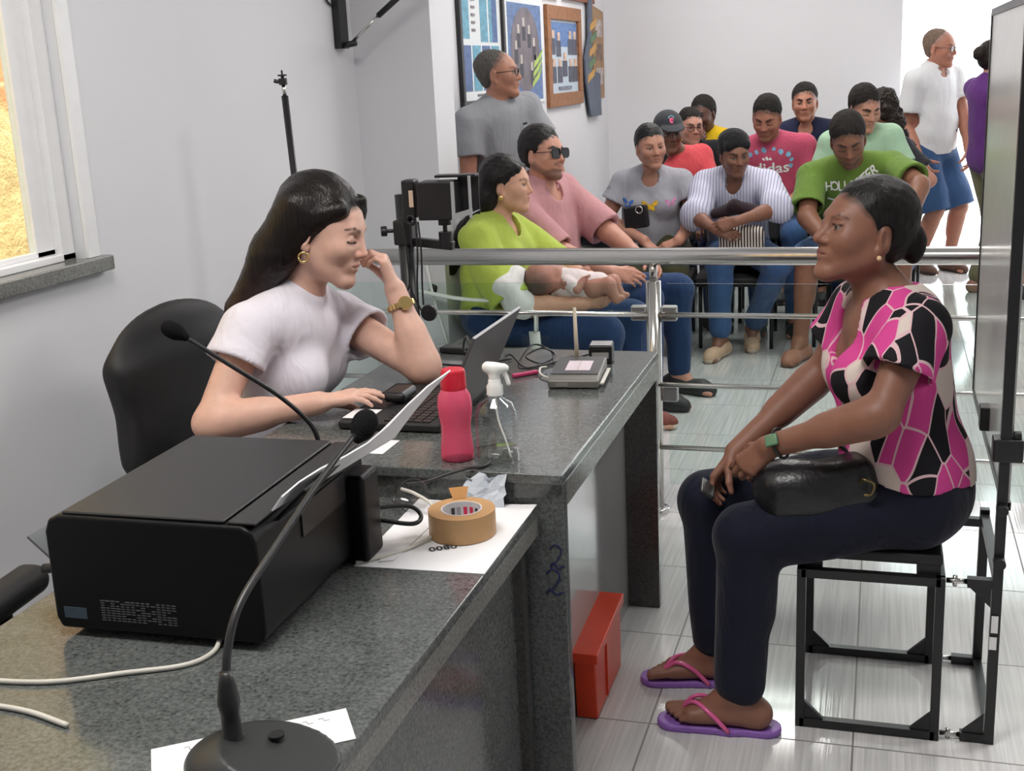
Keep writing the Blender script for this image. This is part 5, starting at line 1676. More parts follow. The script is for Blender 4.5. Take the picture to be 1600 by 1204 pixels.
sp_.hair(M['wrap'], 'long', g=0.014, extra=_wrap, line=-0.004, name='head_wrap', fold=0.0008)
S = Sdf(); bgA = np.stack([V3(1, 0, 0), nrm(V3(0, 1, 0.12)), nrm(V3(0, -0.12, 1))])
S.add(RBox((-0.685, 6.20, 0.610), (0.115, 0.040, 0.090), bgA, 0.03)); S.disp = folds(0.004, 9, 40); P_, F_ = S.mesh(0.006)
o = link_mesh('bag', P_, F_, stripe_mat('striped_canvas', srgb(214, 206, 196), srgb(58, 46, 50), 0.015, 0.5), None, True); tag(o, 'black and cream striped cloth bag held under crossed arms', 'bag')
S = Sdf(); S.add(Cap((-0.82, 6.24, 0.755), (-0.72, 6.20, 0.800), 0.030, 0.036), 0.02); S.add(Cap((-0.72, 6.20, 0.80), (-0.60, 6.23, 0.765), 0.036, 0.030), 0.02); S.disp = folds(0.004, 10, 50)
P_, F_ = S.mesh(0.006); link_mesh('flap', P_, F_, fabric('dark_plum', srgb(44, 32, 38), 0.8), o, True)

# man in dark cap
cm = Person(head=(-1.215, 7.15, 1.130), yaw=-66, pitch=6, roll=2, pelvis=(-1.06, 7.36, 0.53), tyaw=-50, syaw=-35, neck=(-1.145, 7.22, 0.975), sw=0.145, limb=0.92, s=0.98, skin=srgb(120, 78, 58), face=dict(jaw=0.98, lipcol=srgb(110, 62, 58)),
    armR=dict(wr=(-1.25, 6.95, 0.62), pole=(-1, 0.3, -1), curl=RELAX), armL=dict(wr=(-0.98, 6.98, 0.64), pole=(1, 0.3, -1), curl=RELAX), **seat_legs((-1.10, 7.34), -85))
cm.body('man in dark baseball cap and coral red shirt, second row', res=0.009, hres=0.0048)
cm.shirt(fabric('coral_red', srgb(200, 74, 80), 0.85), sleeve=0.6, g=0.016, loose=0.016, seed=81)
cm.trousers(M['denim_mid'], 'jeans', res=0.01)
for q in 'LR': cm.shoe(q, SHOE_D)
cm.hair(M['hair_short'], 'fade', g=0.006)
S = Sdf(); P = cm.hp
S.add(Ell(P(0, -0.012, 0.045), (0.088 * cm.s, 0.106 * cm.s, 0.088 * cm.s), cm.A, clip=[(P(0, 0, 0.036), -cm.A[2])]), 0.006)
S.add(Ell(P(0, 0.105, 0.044), (0.072, 0.070, 0.010), np.stack([cm.A[0], rotax(cm.A[0], -0.25) @ cm.A[1], rotax(cm.A[0], -0.25) @ cm.A[2]])), 0.008)
cap = cm.part('cap', S, fabric('charcoal_twill', srgb(58, 60, 64), 0.9), 0.005)
_t = bvh(cap)
print_on(cap, 'cap_emblem', _t, [(-0.010, -0.022), (0.004, -0.026), (0.011, -0.006), (0.009, 0.004), (-0.011, 0.004), (-0.013, -0.008)], [(0, 1, 2, 3, 4, 5)], P(0, 0.095, 0.092), -cm.A[0], cm.A[2], plain('pink_thread', srgb(226, 92, 134), 0.8))
print_on(cap, 'cap_emblem', _t, [(-0.020, 0.004), (0.020, 0.003), (0.012, 0.013), (0.0, 0.017), (-0.013, 0.013)], [(0, 1, 2, 3, 4)], P(0, 0.095, 0.092), -cm.A[0], cm.A[2], plain('teal_thread', srgb(110, 176, 190), 0.8))

# woman with glasses in black
gw = Person(head=(-1.183, 7.8, 1.128), yaw=-62, pitch=4, roll=0, pelvis=(-1.16, 7.95, 0.52), tyaw=-75, s=0.95, fem=True, skin=srgb(186, 132, 110), fat=1.05,
    armR=dict(wr=(-1.22, 7.6, 0.63), pole=(-1, 0.3, -1), curl=RELAX), armL=dict(wr=(-0.93, 7.62, 0.64), pole=(1, 0.3, -1), curl=RELAX), **seat_legs((-1.16, 7.95), -85))
gw.body('woman with glasses and black top, half hidden behind the man in cap', res=0.009, hres=0.0048)
gw.shirt(M['dark_cloth'], 'top', sleeve=0.6, g=0.016, loose=0.02, seed=91, neckdeep=0.05)
gw.trousers(M['dark_cloth'], res=0.01)
for q in 'LR': gw.shoe(q, SHOE_D)
gw.hair(M['hair_short'], 'back', g=0.010)
glasses(gw, M['black'], M['lens_clear'])

# man in yellow with his hand at his mouth
ym = Person(head=(-1.168, 8.25, 1.185), yaw=-108, pitch=12, roll=4, pelvis=(-1.10, 8.42, 0.54), tyaw=-95, s=0.98, skin=srgb(92, 58, 46), hs=1.0, face=dict(lipcol=srgb(80, 44, 44)),
    armR=dict(wr=(-1.20, 8.08, 0.98), el=(-1.26, 8.16, 0.78), f=(0.5, 0.15, 0.85), n=(0.2, 0.9, 0.2), curl=(0.5, 0.8, 0.8, 0.8, 0.8)), armL=dict(wr=(-0.98, 8.05, 0.66), pole=(1, 0.3, -1), curl=RELAX), **seat_legs((-1.10, 8.42), -92))
ym.body('dark-haired man in yellow shirt with a hand at his mouth, back row', res=0.009, hres=0.0048)
ym.shirt(fabric('yellow_jersey', srgb(204, 168, 26), 0.85), sleeve=0.6, g=0.016, loose=0.018, seed=101)
ym.trousers(M['denim_mid'], 'jeans', res=0.01)
for q in 'LR': ym.shoe(q, SHOE_D)
ym.hair(M['hair_short'], 'short', g=0.010)

# man in pink sports t-shirt
am = Person(head=(-0.645, 7.12, 1.198), yaw=-96, pitch=24, roll=-2, pelvis=(-0.62, 7.34, 0.55), tyaw=-86, s=1.0, skin=srgb(164, 104, 80), fat=1.02, face=dict(jaw=1.02, lipcol=srgb(134, 76, 70), eyes_down=True, stubble=0.2),
    neck=(-0.628, 7.22, 1.062), armR=dict(wr=(-0.68, 6.98, 0.66), pole=(-1, 0.3, -1), curl=RELAX), armL=dict(wr=(-0.50, 7.02, 0.735), el=(-0.405, 7.24, 0.79), f=(-0.6, -0.7, -0.1), n=(-0.5, 0.4, -0.7), curl=RELAX),
    legR=dict(an=(-0.66, 6.90, 0.085), pole=(0, -1, 0.9)), legL=dict(an=(-0.46, 6.86, 0.085), kn=(-0.47, 6.86, 0.56)))
am.body('man in pink sports t-shirt with white lettering looking down, second row', res=0.0085, hres=0.0045)
ash = am.shirt(fabric('rose_pink', srgb(180, 76, 102), 0.85), sleeve=0.72, g=0.016, loose=0.018, seed=111)
am.trousers(M['denim'], 'jeans')
for q in 'LR': am.shoe(q, SHOE_D)
am.hair(M['hair_short'], 'fade', g=0.009)
M['print_white'] = plain('white_print', (0.8, 0.8, 0.8), 0.8)
_t = bvh(ash); v, f = text2d('adidas', 0.088, 2)
print_on(am.ob, 'lettering', _t, [(x * 1.12, y) for x, y in v], f, am.L(0.02, 0.12, 0.75), -am.r, am.u, M['print_white'])
for k in range(3):
    x0 = -0.024 + 0.018 * k; hh = 0.012 + 0.010 * (2 - k) * 0.6
    print_on(am.ob, 'logo_bar', _t, [(x0, 0), (x0 + 0.013, 0), (x0 + 0.013 - 0.012 * (1 - 0.2 * k), 0.016 + 0.006 * (1 - abs(k - 1))), (x0 - 0.008, 0.010 + 0.006 * (1 - abs(k - 1)))], [(0, 1, 2, 3)], am.L(0.02, 0.12, 0.845), -am.r, am.u, M['print_white'])
print_on(am.ob, 'print_line', _t, [(-0.03, -0.004), (0.03, -0.004), (0.03, 0.004), (-0.03, 0.004)], [(0, 1, 2, 3)], am.L(0.0, 0.12, 0.66), -am.r, am.u, M['print_white'])
rng = random.Random(3)
M['print_teal'] = plain('pale_blue_print', srgb(128, 176, 206), 0.8, var=0.3, scale=40)
for x, y in ((-0.13, 0.0), (-0.10, 0.02), (-0.062, 0.035), (-0.02, 0.045), (0.035, 0.047), (0.075, 0.035), (0.118, 0.012), (0.135, -0.02), (0.128, -0.055), (-0.155, -0.02)):
    r0 = rng.uniform(0.010, 0.019); n = 7; ph_ = rng.random() * 6
    pts = [(x + r0 * rng.uniform(0.6, 1.15) * math.cos(ph_ + 6.283 * i / n), y + r0 * rng.uniform(0.6, 1.2) * math.sin(ph_ + 6.283 * i / n)) for i in range(n)]
    print_on(am.ob, 'blotch_print', _t, pts, [tuple(range(n))], am.L(0.02, 0.12, 0.865), -am.r, am.u, M['print_teal'])

# man in navy
nm_ = Person(head=(-0.494, 8.1, 1.242), yaw=-88, pitch=3, roll=2, pelvis=(-0.48, 8.24, 0.56), tyaw=-88, s=1.0, skin=srgb(178, 118, 92), face=dict(jaw=0.97, brow=1.2, lipcol=srgb(150, 88, 80)), hs=0.99,
    armR=dict(wr=(-0.60, 7.9, 0.66), pole=(-1, 0.3, -1), curl=RELAX), armL=dict(wr=(-0.36, 7.9, 0.66), pole=(1, 0.3, -1), curl=RELAX), **seat_legs((-0.48, 8.24), -90))
nm_.body('man in navy t-shirt facing the camera, back row', res=0.009, hres=0.0045)
nm_.shirt(fabric('navy_jersey', srgb(34, 38, 62), 0.9), sleeve=0.6, g=0.016, loose=0.016, seed=121, neckdeep=0.04)
nm_.trousers(M['dark_cloth'], res=0.01)
for q in 'LR': nm_.shoe(q, SHOE_D)
nm_.hair(M['hair_short'], 'fade', g=0.011)

# man in green t-shirt leaning forward
gr = Person(head=(-0.172, 6.28, 1.112), yaw=-84, pitch=30, roll=6, pelvis=(-0.15, 6.74, 0.53), tyaw=-88, syaw=-80, s=1.03, skin=srgb(128, 84, 62), fat=1.05, limb=1.05,
    neck=(-0.155, 6.43, 0.985), sw=0.195, face=dict(jaw=1.0, nose=1.15, lip=1.1, lipcol=srgb(108, 62, 56), eyes_down=True, stubble=0.5), hs=1.02,
    armR=dict(wr=(-0.25, 6.10, 0.62), el=(-0.365, 6.26, 0.735), f=(0.6, -0.4, -0.6), n=(0.3, 0.5, -0.7), curl=RELAX),
    armL=dict(wr=(0.10, 6.06, 0.68), el=(0.175, 6.27, 0.885), f=(-0.4, -0.6, -0.6), n=(-0.5, 0.4, -0.6), curl=RELAX),
    legR=dict(an=(-0.385, 6.20, 0.090), kn=(-0.36, 6.24, 0.52), toe=(-0.35, -1, 0)), legL=dict(an=(0.05, 6.24, 0.085), kn=(0.10, 6.26, 0.52)))
gr.body('man in bright green t-shirt bent forward over his knees, first row', res=0.008, hres=0.0042)
M['green_tee'] = fabric('green_jersey', srgb(98, 126, 54), 0.85, 0.25)
gsh = gr.shirt(M['green_tee'], sleeve=0.74, sleeveR=0.80, g=0.016, loose=0.022, fold=0.005, seed=131)
gr.trousers(M['denim_light'], 'shorts', t1=0.95, loose=0.012)
for q in 'LR': gr.shoe(q, [plain('brown_slipper', srgb(150, 104, 84), 0.6), plain('brown_sole', srgb(120, 86, 70), 0.6)])
gr.hair(M['hair_short'], 'fade', g=0.014)
_t = bvh(gsh)
word = 'HOLLISTER'
for i, ch in enumerate(word):
    t = (i - 4) / 4.0
    v, f = text2d(ch, 0.072, 1)
    a = 0.14 + 0.42 * max(t, -0.3); c_, s_ = math.cos(a), math.sin(a)
    xo = 0.112 * t; yo = 0.008 * t + 0.040 * max(t, 0) ** 1.4
    print_on(gr.ob, 'letter', _t, [(xo + 0.72 * (x * c_ - y * s_), yo + x * s_ + y * c_) for x, y in v], f, gr.nb - gr.u * 0.055 + gr.sf * 0.13 + gr.sr * 0.012, -gr.sr, gr.u, M['print_white'])
v, f = text2d('T', 0.10, 2)
print_on(gr.ob, 'letter', _t, [(x, y) for x, y in v], f, gr.nb - gr.u * 0.175 + gr.sf * 0.13 + gr.sr * 0.10, -gr.sr, gr.u, M['print_white'])

# man in mint behind him
mm = Person(head=(-0.108, 7.12, 1.228), yaw=-62, pitch=20, roll=2, pelvis=(-0.10, 7.32, 0.55), tyaw=-84, s=1.0, skin=srgb(184, 130, 106), face=dict(jaw=1.0, brow=1.2, lipcol=srgb(150, 90, 84), eyes_down=True),
    armR=dict(wr=(-0.22, 7.0, 0.64), pole=(-1, 0.3, -1), curl=RELAX), armL=dict(wr=(0.06, 7.0, 0.64), pole=(1, 0.3, -1), curl=RELAX), sw=0.160, **seat_legs((-0.10, 7.32), -88))
mm.body('man in mint shirt looking down, behind the man in green', res=0.009, hres=0.0045)
mm.shirt(fabric('mint_jersey', srgb(160, 192, 164), 0.9), sleeve=0.6, g=0.016, loose=0.018, seed=141)
mm.trousers(M['denim_mid'], 'jeans', res=0.01)
for q in 'LR': mm.shoe(q, SHOE_D)
mm.hair(M['hair_short'], 'fade', g=0.014)

# woman with long curly hair in black
cw = Person(head=(-0.030, 8.0, 1.185), yaw=140, pitch=10, roll=0, pelvis=(0.03, 8.1, 0.53), tyaw=-120, syaw=-150, s=0.96, fem=True, skin=srgb(190, 134, 110), neck=(0.015, 8.03, 1.02),
    armR=dict(wr=(-0.20, 7.85, 0.64), pole=(-1, 0.3, -1), curl=RELAX), armL=dict(wr=(0.06, 7.8, 0.66), pole=(1, -0.3, -1), curl=RELAX), **seat_legs((0.03, 8.1), -95))
cw.body('woman with long dark curly hair in black, back row beside the standing man', res=0.009, hres=0.0048)
cw.shirt(fabric('charcoal_jersey', srgb(40, 40, 46), 0.9), 'top', sleeve=0.7, g=0.016, loose=0.018, seed=151)
cw.trousers(M['dark_cloth'], res=0.01)
for q in 'LR': cw.shoe(q, SHOE_D)


def _curls(S, p):
    r_ = np.random.RandomState(4)
    for i in range(40):
        t = r_.rand(); a = r_.uniform(-1.0, 1.0)
        c = p.hp(0.075 * math.sin(a), -0.075 - 0.03 * math.cos(a) * t, 0.04 - 0.30 * t) + V3(0.035 * t, 0, 0)
        S.add(Ell(c + r_.normal(size=3) * 0.012, (0.028, 0.028, 0.030)), 0.012)


cw.hair(M['hair_curly'], 'long', g=0.016, extra=_curls, fold=0.005)

# standing man in white polo
pm = Person(head=(0.345, 8.9, 1.540), yaw=-28, pitch=6, roll=0, pelvis=(0.315, 8.94, 0.865), tyaw=-42, syaw=-42, s=1.0, skin=srgb(176, 116, 92), fat=1.14, hs=1.04,
    face=dict(jaw=1.0, lipcol=srgb(150, 90, 84), brow=0.6),
    armR=dict(wr=(0.235, 8.72, 0.82), el=(0.150, 8.84, 1.02), f=(0.55, -0.1, -0.8), n=(0.6, 0.4, 0.3), curl=RELAX), armL=dict(wr=(0.55, 8.88, 0.86), pole=(1, 0.5, 0), f=(0.1, -0.3, -1), n=(-0.8, 0, 0), curl=RELAX),
    legR=dict(an=(0.255, 8.96, 0.085), pole=(1, -1, 0), toe=(0.6, -0.8, 0)), legL=dict(an=(0.465, 9.04, 0.085), pole=(1, -1, 0), toe=(0.6, -0.8, 0)))
pm.body('bald man in white polo and denim shorts standing by the bright doorway')
pm.shirt(fabric('white_pique', srgb(222, 224, 226), 0.9, 0.15, 0.02), 'polo_shirt', sleeve=0.62, g=0.018, loose=0.022, fold=0.004, seed=161, neckdeep=0.045, hem=((0, 0, 0.84), (0, 0, -1)))
pm.collar(fabric('white_collar', srgb(226, 226, 228), 0.9), 0.4, 0.04)
pm.trousers(M['denim'], 'shorts', t1=1.0, loose=0.022, g=0.014)
for q in 'LR': pm.shoe(q, [plain('brown_sandal', srgb(96, 66, 52), 0.6), plain('brown_sandal_sole', srgb(66, 48, 40), 0.6)])
pm.hair(M['hair_shaven'], 'fade', g=0.0020, line=0.036, tone=(0.26, 0.17, 0.135))
glasses(pm, plain('thin_frame', srgb(90, 70, 60), 0.4), M['lens_clear'])

# standing woman in purple
pw = Person(head=(0.640, 8.3, 1.452), yaw=38, pitch=6, roll=0, pelvis=(0.66, 8.34, 0.84), tyaw=30, syaw=30, s=0.93, fem=True, skin=srgb(190, 132, 110), fat=1.08,
    armR=dict(wr=(0.80, 8.20, 0.86), pole=(0, -1, -0.5), curl=RELAX), armL=dict(wr=(0.82, 8.55, 0.9), pole=(-0.3, 1, -1), curl=RELAX),
    legR=dict(an=(0.615, 8.20, 0.085), pole=(1, 0.4, 0)), legL=dict(an=(0.68, 8.42, 0.085), pole=(1, 0.4, 0)))
pw.body('woman in purple top and olive trousers standing with her back turned, beside the board edge')
pw.shirt(fabric('purple_jersey', srgb(92, 48, 116), 0.85), 'top', sleeve=0.5, g=0.014, loose=0.012, seed=171, hem=((0, 0, 0.74), (0, 0, -1)))
pw.trousers(M['olive_pale'], loose=0.03)
for q in 'LR': pw.shoe(q, [plain('tan_sandal', srgb(150, 112, 92), 0.6), plain('tan_sandal_sole', srgb(150, 120, 100), 0.6)])
pw.hair(M['hair_curly'], 'back', g=0.010, extra=lambda S, p: S.add(Ell(p.hp(0, -0.125, 0.03), (0.042, 0.040, 0.044), p.A), 0.012))

# person at the right edge
ep = Person(head=(0.985, 8.1, 1.50), yaw=-120, pitch=6, roll=0, pelvis=(0.99, 8.12, 0.86), tyaw=-110, s=0.98, skin=srgb(196, 140, 118),
    armR=dict(wr=(0.80, 8.0, 0.86), pole=(-1, 0, 0), curl=RELAX), armL=dict(wr=(1.2, 8.0, 0.86), pole=(1, 0, 0), curl=RELAX),
    legR=dict(an=(0.90, 8.10, 0.085), pole=(0, -1, 0)), legL=dict(an=(1.08, 8.12, 0.085), pole=(0, -1, 0)))
ep.body('person in navy top and red patterned shorts at the frame edge, behind the board', res=0.009, hres=0.005)
ep.shirt(fabric('navy_cotton', srgb(44, 48, 74), 0.9), sleeve=0.6, seed=181, hem=((0, 0, 0.80), (0, 0, -1)))


def red_print():
    m = plain('red_print', srgb(170, 60, 66), 0.85, var=0.6, scale=18)
    return m


ep.trousers(red_print(), 'shorts', t1=0.98, loose=0.03)
for q in 'LR': ep.shoe(q, SHOE_D)
ep.hair(M['hair_short'], 'back', g=0.011)
# ------------------------------------------------------------------ chairs in the waiting area
def waiting_chair(label, pel, yaw, sh=0.43, group=None, back=0.86):
    r, f, u = frame(yaw); A = np.stack([r, f, u]); p0 = V3(pel[0], pel[1], 0)
    t = thing('waiting_chair', tuple(p0), label, 'chair', group)
    def W(x, y, z): return p0 + r * x + f * y + UP * z
    MB().obox(W(0, 0.06, sh - 0.03), (0.44, 0.42, 0.05), A).build('seat', M['black_matte'], t, bevel=0.018, bseg=3)
    A2 = np.stack([rotax(r, 0.12) @ v for v in A])
    MB().obox(W(0, -0.205, 0.5 * (sh + 0.13 + back)), (0.42, 0.035, back - sh - 0.13), A2).build('backrest', M['black_matte'], t, bevel=0.016, bseg=3)
    for sx in (-1, 1):
        MB().tube(spline([W(sx * 0.19, 0.22, 0), W(sx * 0.19, 0.21, sh - 0.05)], 3), 0.011, 10).build('leg', M['black_metal'], t, smooth=True)
        MB().tube(spline([W(sx * 0.19, -0.24, 0), W(sx * 0.19, -0.17, sh - 0.05), W(sx * 0.19, -0.21, sh + 0.2)], 5), 0.011, 10).build('leg', M['black_metal'], t, smooth=True)
    return t


for lab, p, yaw in (('black waiting chair under the woman in butterfly t-shirt', bw, -86), ('black waiting chair under the person in black head wrap', sp_, -88), ('black waiting chair under the man in green t-shirt', gr, -88),
                    ('black waiting chair under the man in dark cap', cm, -84), ('black waiting chair under the man in pink sports t-shirt', am, -86), ('black waiting chair under the man in mint shirt', mm, -86),
                    ('black waiting chair under the woman with glasses in black top', gw, -85), ('black waiting chair under the man in yellow shirt', ym, -92), ('black waiting chair under the man in navy t-shirt', nm_, -90), ('black waiting chair under the woman with curly hair', cw, -95), ('black waiting chair under the man in pink shirt', ps, -10)):
    waiting_chair(lab, (p.pel[0], p.pel[1]), yaw, p.pel[2] - 0.115, 'black waiting chairs')

# white plastic chair under the mother
t = thing('plastic_chair', (-1.56, 4.76, 0), 'white plastic armchair under the woman in lime green', 'chair')
W = lambda x, y, z: (-1.56 + x, 4.76 + y, z)      # x forward
g = []
for i in range(9):
    u_ = i / 8
    row = []
    for j in range(13):
        v_ = j / 12 * 2 - 1
        z = 0.43 + 0.40 * u_ - 0.05 * (v_ ** 2) * u_; x = -0.19 - 0.13 * u_ + 0.10 * v_ ** 2 * (0.6 + 0.4 * u_)
        row.append(W(x, v_ * (0.245 - 0.05 * u_ ** 3), z))
    g.append(row)
MB().sheet(g, 0.006).build('backrest', M['white_plastic'], t, smooth=True)
g = [[W(-0.20 + 0.46 * i / 6, (j / 8 * 2 - 1) * 0.235, 0.415 - 0.02 * math.sin(i / 6 * 3.14) + 0.012 * abs(j / 8 * 2 - 1)) for j in range(9)] for i in range(7)]
MB().sheet(g, 0.008).build('seat', M['white_plastic'], t, smooth=True)
for sy in (-1, 1):
    b = MB(); pts = spline([W(-0.25, sy * 0.23, 0.66), W(-0.05, sy * 0.265, 0.635), W(0.17, sy * 0.265, 0.625), W(0.245, sy * 0.25, 0.59), W(0.25, sy * 0.245, 0.5)], 6)
    g = [[p + V3(0, d * 0.022, 0.004 * (1 - d * d)) for d in (-1, -0.4, 0.4, 1)] for p in pts]
    b.sheet(g, 0.007); b.build('armrest', M['white_plastic'], t, smooth=True)
    for sx, xt in ((0.27, 0.24), (-0.30, -0.22)):
        b = MB(); g = [[W(sx + (xt - sx) * k / 4 + d * 0.022, sy * (0.25 - 0.01 * k / 4), 0.0 + (0.50 if sx > 0 else 0.44) * k / 4) for d in (-1, 0, 1)] for k in range(5)]
        b.sheet(g, 0.010); b.build('leg', M['white_plastic'], t, smooth=True)

# black bags beside the woman with butterflies
S = Sdf(); S.add(RBox((-1.40, 6.30, 0.600), (0.20, 0.07, 0.055), np.stack([nrm(V3(1, -0.15, -0.22)), nrm(V3(0.15, 1, 0)), nrm(V3(0.22, 0, 1))]), 0.04)); S.add(Ell((-1.52, 6.35, 0.635), (0.10, 0.06, 0.05)), 0.05); S.disp = folds(0.005, 15, 40)
P_, F_ = S.mesh(0.007); o = link_mesh('bag', P_, F_, M['leather'], None, True); tag(o, 'slouching black bag on the lap of the woman in butterfly t-shirt', 'bag')
o = MB().obox((-1.255, 6.335, 0.735), (0.13, 0.05, 0.12), np.stack([nrm(V3(1, 0, 0.1)), V3(0, 1, 0), nrm(V3(-0.1, 0, 1))])).build('handbag', M['leather'], None, bevel=0.012, bseg=3)
tag(o, 'small boxy black handbag with silver ring clasp held by the woman in butterfly t-shirt', 'handbag')
MB().tube(ring_tube((-1.235, 6.305, 0.775), (0, 1, 0), 0.018, 0), 0.0035, 8).build('ring_clasp', M['steel'], o, smooth=True)

# ------------------------------------------------------------------ office chair behind the desk, arm of another chair
t = thing('office_chair', (-1.66, 2.62, 0), 'black padded office chair behind the woman in white', 'chair')
S = Sdf(); cA = np.stack([nrm(V3(0.12, 1, 0)), nrm(V3(1, -0.12, 0.10)), nrm(V3(-0.10, 0, 1))])
S.add(RBox((-1.715, 2.62, 0.74), (0.245, 0.035, 0.14), cA, 0.034), 0.02)
S.add(Ell((-1.728, 2.62, 0.865), (0.235, 0.042, 0.118), cA), 0.05); S.add(Ell((-1.705, 2.62, 0.62), (0.235, 0.042, 0.14), cA), 0.05)
P_, F_ = S.mesh(0.008)
link_mesh('backrest', P_, F_, M['black_matte'], t, True)
S = Sdf(); S.add(RBox((-1.52, 2.62, 0.425), (0.25, 0.25, 0.045), None, 0.04)); P_, F_ = S.mesh(0.01); link_mesh('seat', P_, F_, M['black_matte'], t, True)
MB().tube([(-1.66, 2.62, 0.10), (-1.66, 2.62, 0.39)], 0.028, 16).build('column', M['black'], t, smooth=True)
MB().tube(spline([(-1.66, 2.62, 0.40), (-1.80, 2.60, 0.40), (-1.84, 2.59, 0.52), (-1.81, 2.59, 0.68)], 6), 0.018, 10).build('back_bracket', M['black'], t, smooth=True)
for k in range(5):
    a = 0.3 + k * 1.2566
    b = MB(); e = V3(-1.66 + 0.26 * math.cos(a), 2.62 + 0.26 * math.sin(a), 0.07); b.tube([(-1.66, 2.62, 0.11), e], [0.026, 0.016], 10)
    lg = b.build('leg', M['black'], t, smooth=True)
    MB().tube([e + V3(-0.02 * math.sin(a), 0.02 * math.cos(a), -0.042), e + V3(0.02 * math.sin(a), -0.02 * math.cos(a), -0.042)], 0.027, 16).build('caster', M['black'], lg, smooth=False)

t = thing('task_chair', (-1.62, 1.55, 0), 'black chair pushed up to the left side of the printer desk', 'chair')
S = Sdf(); S.add(RBox((-1.492, 1.62, 0.632), (0.035, 0.12, 0.028), np.stack([nrm(V3(1, 0.1, 0)), nrm(V3(-0.1, 1, 0)), UP]), 0.026)); P_, F_ = S.mesh(0.006); link_mesh('armrest', P_, F_, M['black_matte'], t, True)
MB().tube([(-1.47, 1.60, 0.43), (-1.49, 1.62, 0.615)], 0.016, 10).build('arm_post', M['black'], t, smooth=True)
S = Sdf(); S.add(RBox((-1.68, 1.56, 0.43), (0.23, 0.23, 0.04), None, 0.035)); P_, F_ = S.mesh(0.01); link_mesh('seat', P_, F_, M['black_matte'], t, True)
MB().tube([(-1.68, 1.56, 0.03), (-1.68, 1.56, 0.40)], 0.026, 14).build('column', M['black'], t, smooth=True)
MB().lathe([(0.22, 0), (0.20, 0.03), (0.03, 0.06)], (-1.68, 1.56, 0), 24).build('base', M['black'], t)
# ------------------------------------------------------------------ printer and what lies on the low desk
Z = ZL
pr = thing('printer', (-1.06, 1.66, Z), 'big black inkjet printer on the low desk', 'printer')
pa = math.radians(4); pU = V3(-math.cos(pa), -math.sin(pa) * 0.4, 0); pU = nrm(pU); pV = V3(-pU[1], pU[0], 0) * -1   # pU to the left, pV to the back
if pV[1] < 0: pV = -pV
pO = V3(-0.857, 1.442, Z)         # bottom corner nearest the camera on the right
def PW(x, y, z): return pO + pU * x + pV * y + UP * z


PA = np.stack([pU, pV, UP])
b = MB()
prof = [(0.006, 0.012), (0.0, 0.03), (0.0, 0.17), (0.006, 0.188), (0.022, 0.198), (0.33, 0.200), (0.350, 0.192), (0.358, 0.172), (0.360, 0.03), (0.352, 0.012)]
b.prism([(x, z) for x, z in prof], PW(0, 0.41, 0), pU, UP, 0.41) if np.cross(pU, UP)[1] < 0 else b.prism([(x, z) for x, z in prof], PW(0, 0, 0), pU, UP, 0.41)
M['printer'] = plain('printer_black', (0.004, 0.004, 0.0045), 0.40, spec=0.22, var=0.1, scale=200, bump=0.05, bscale=900)
M['printer_top'] = plain('printer_lid', (0.016, 0.016, 0.017), 0.42, var=0.1, scale=300, bump=0.1, bscale=1200)
b.build('body', M['printer'], pr, bevel=0.006, bseg=3)
b = MB(); b.obox(PW(0.190, 0.205, 0.2015), (0.275, 0.396, 0.006), PA); lid = b.build('scanner_lid', M['printer_top'], pr, bevel=0.003)
b = MB(); b.obox(PW(0.024, 0.205, 0.200), (0.046, 0.396, 0.005), PA); b.build('front_cover', M['printer_top'], pr, bevel=0.002)
b = MB(); b.obox(PW(-0.002, 0.372, 0.082), (0.056, 0.075, 0.160), PA); b.build('ink_tank', M['printer'], pr, bevel=0.010, bseg=3)
# opened output tray sloping up along the right side, and the papers on it
tA = np.stack([nrm(V3(*(pU * -0.62)) + UP * 0.60), pV, nrm(V3(*(pU * 0.62)) + UP * 0.62)])
b = MB(); c0 = PW(-0.016, 0.23, 0.200); b.obox(c0, (0.085, 0.30, 0.006), tA); b.build('output_tray', M['printer'], pr, bevel=0.002)
b = MB(); b.obox(PW(-0.0005, 0.235, 0.150), (0.004, 0.17, 0.05), PA); b.build('slot', M['black'], pr)
b = MB(); b.obox(PW(0.388, 0.05, 0.130), (0.060, 0.05, 0.004), np.stack([nrm(pU + UP * 0.9), pV, nrm(UP - pU * 0.9)])); b.build('rear_feed_flap', plain('grey_flap', srgb(96, 100, 102), 0.4), pr)
b = MB(); b.tube([PW(0.36, 0.03, 0.100), PW(0.392, 0.03, 0.096)], 0.008, 10); b.build('lever', M['black'], pr, smooth=True)
b = MB(); b.obox(PW(0.322, -0.0005, 0.040), (0.040, 0.0012, 0.018), PA); b.build('sticker', plain('blue_grey_sticker', srgb(66, 82, 96), 0.5, var=0.2), pr, bevel=0.0)
lb = MB(); rng2 = random.Random(5)
for k in range(9):
    for q in range(15):
        if rng2.random() < 0.9: lb.obox(PW(0.272 - q * 0.0088, -0.0004, 0.064 - k * 0.0040), (0.0070 * rng2.uniform(0.7, 1.1), 0.0008, 0.0015), PA)
o = lb.build('label_print', plain('label_grey', (0.13, 0.13, 0.14), 0.6), pr); o['kind'] = 'stuff'
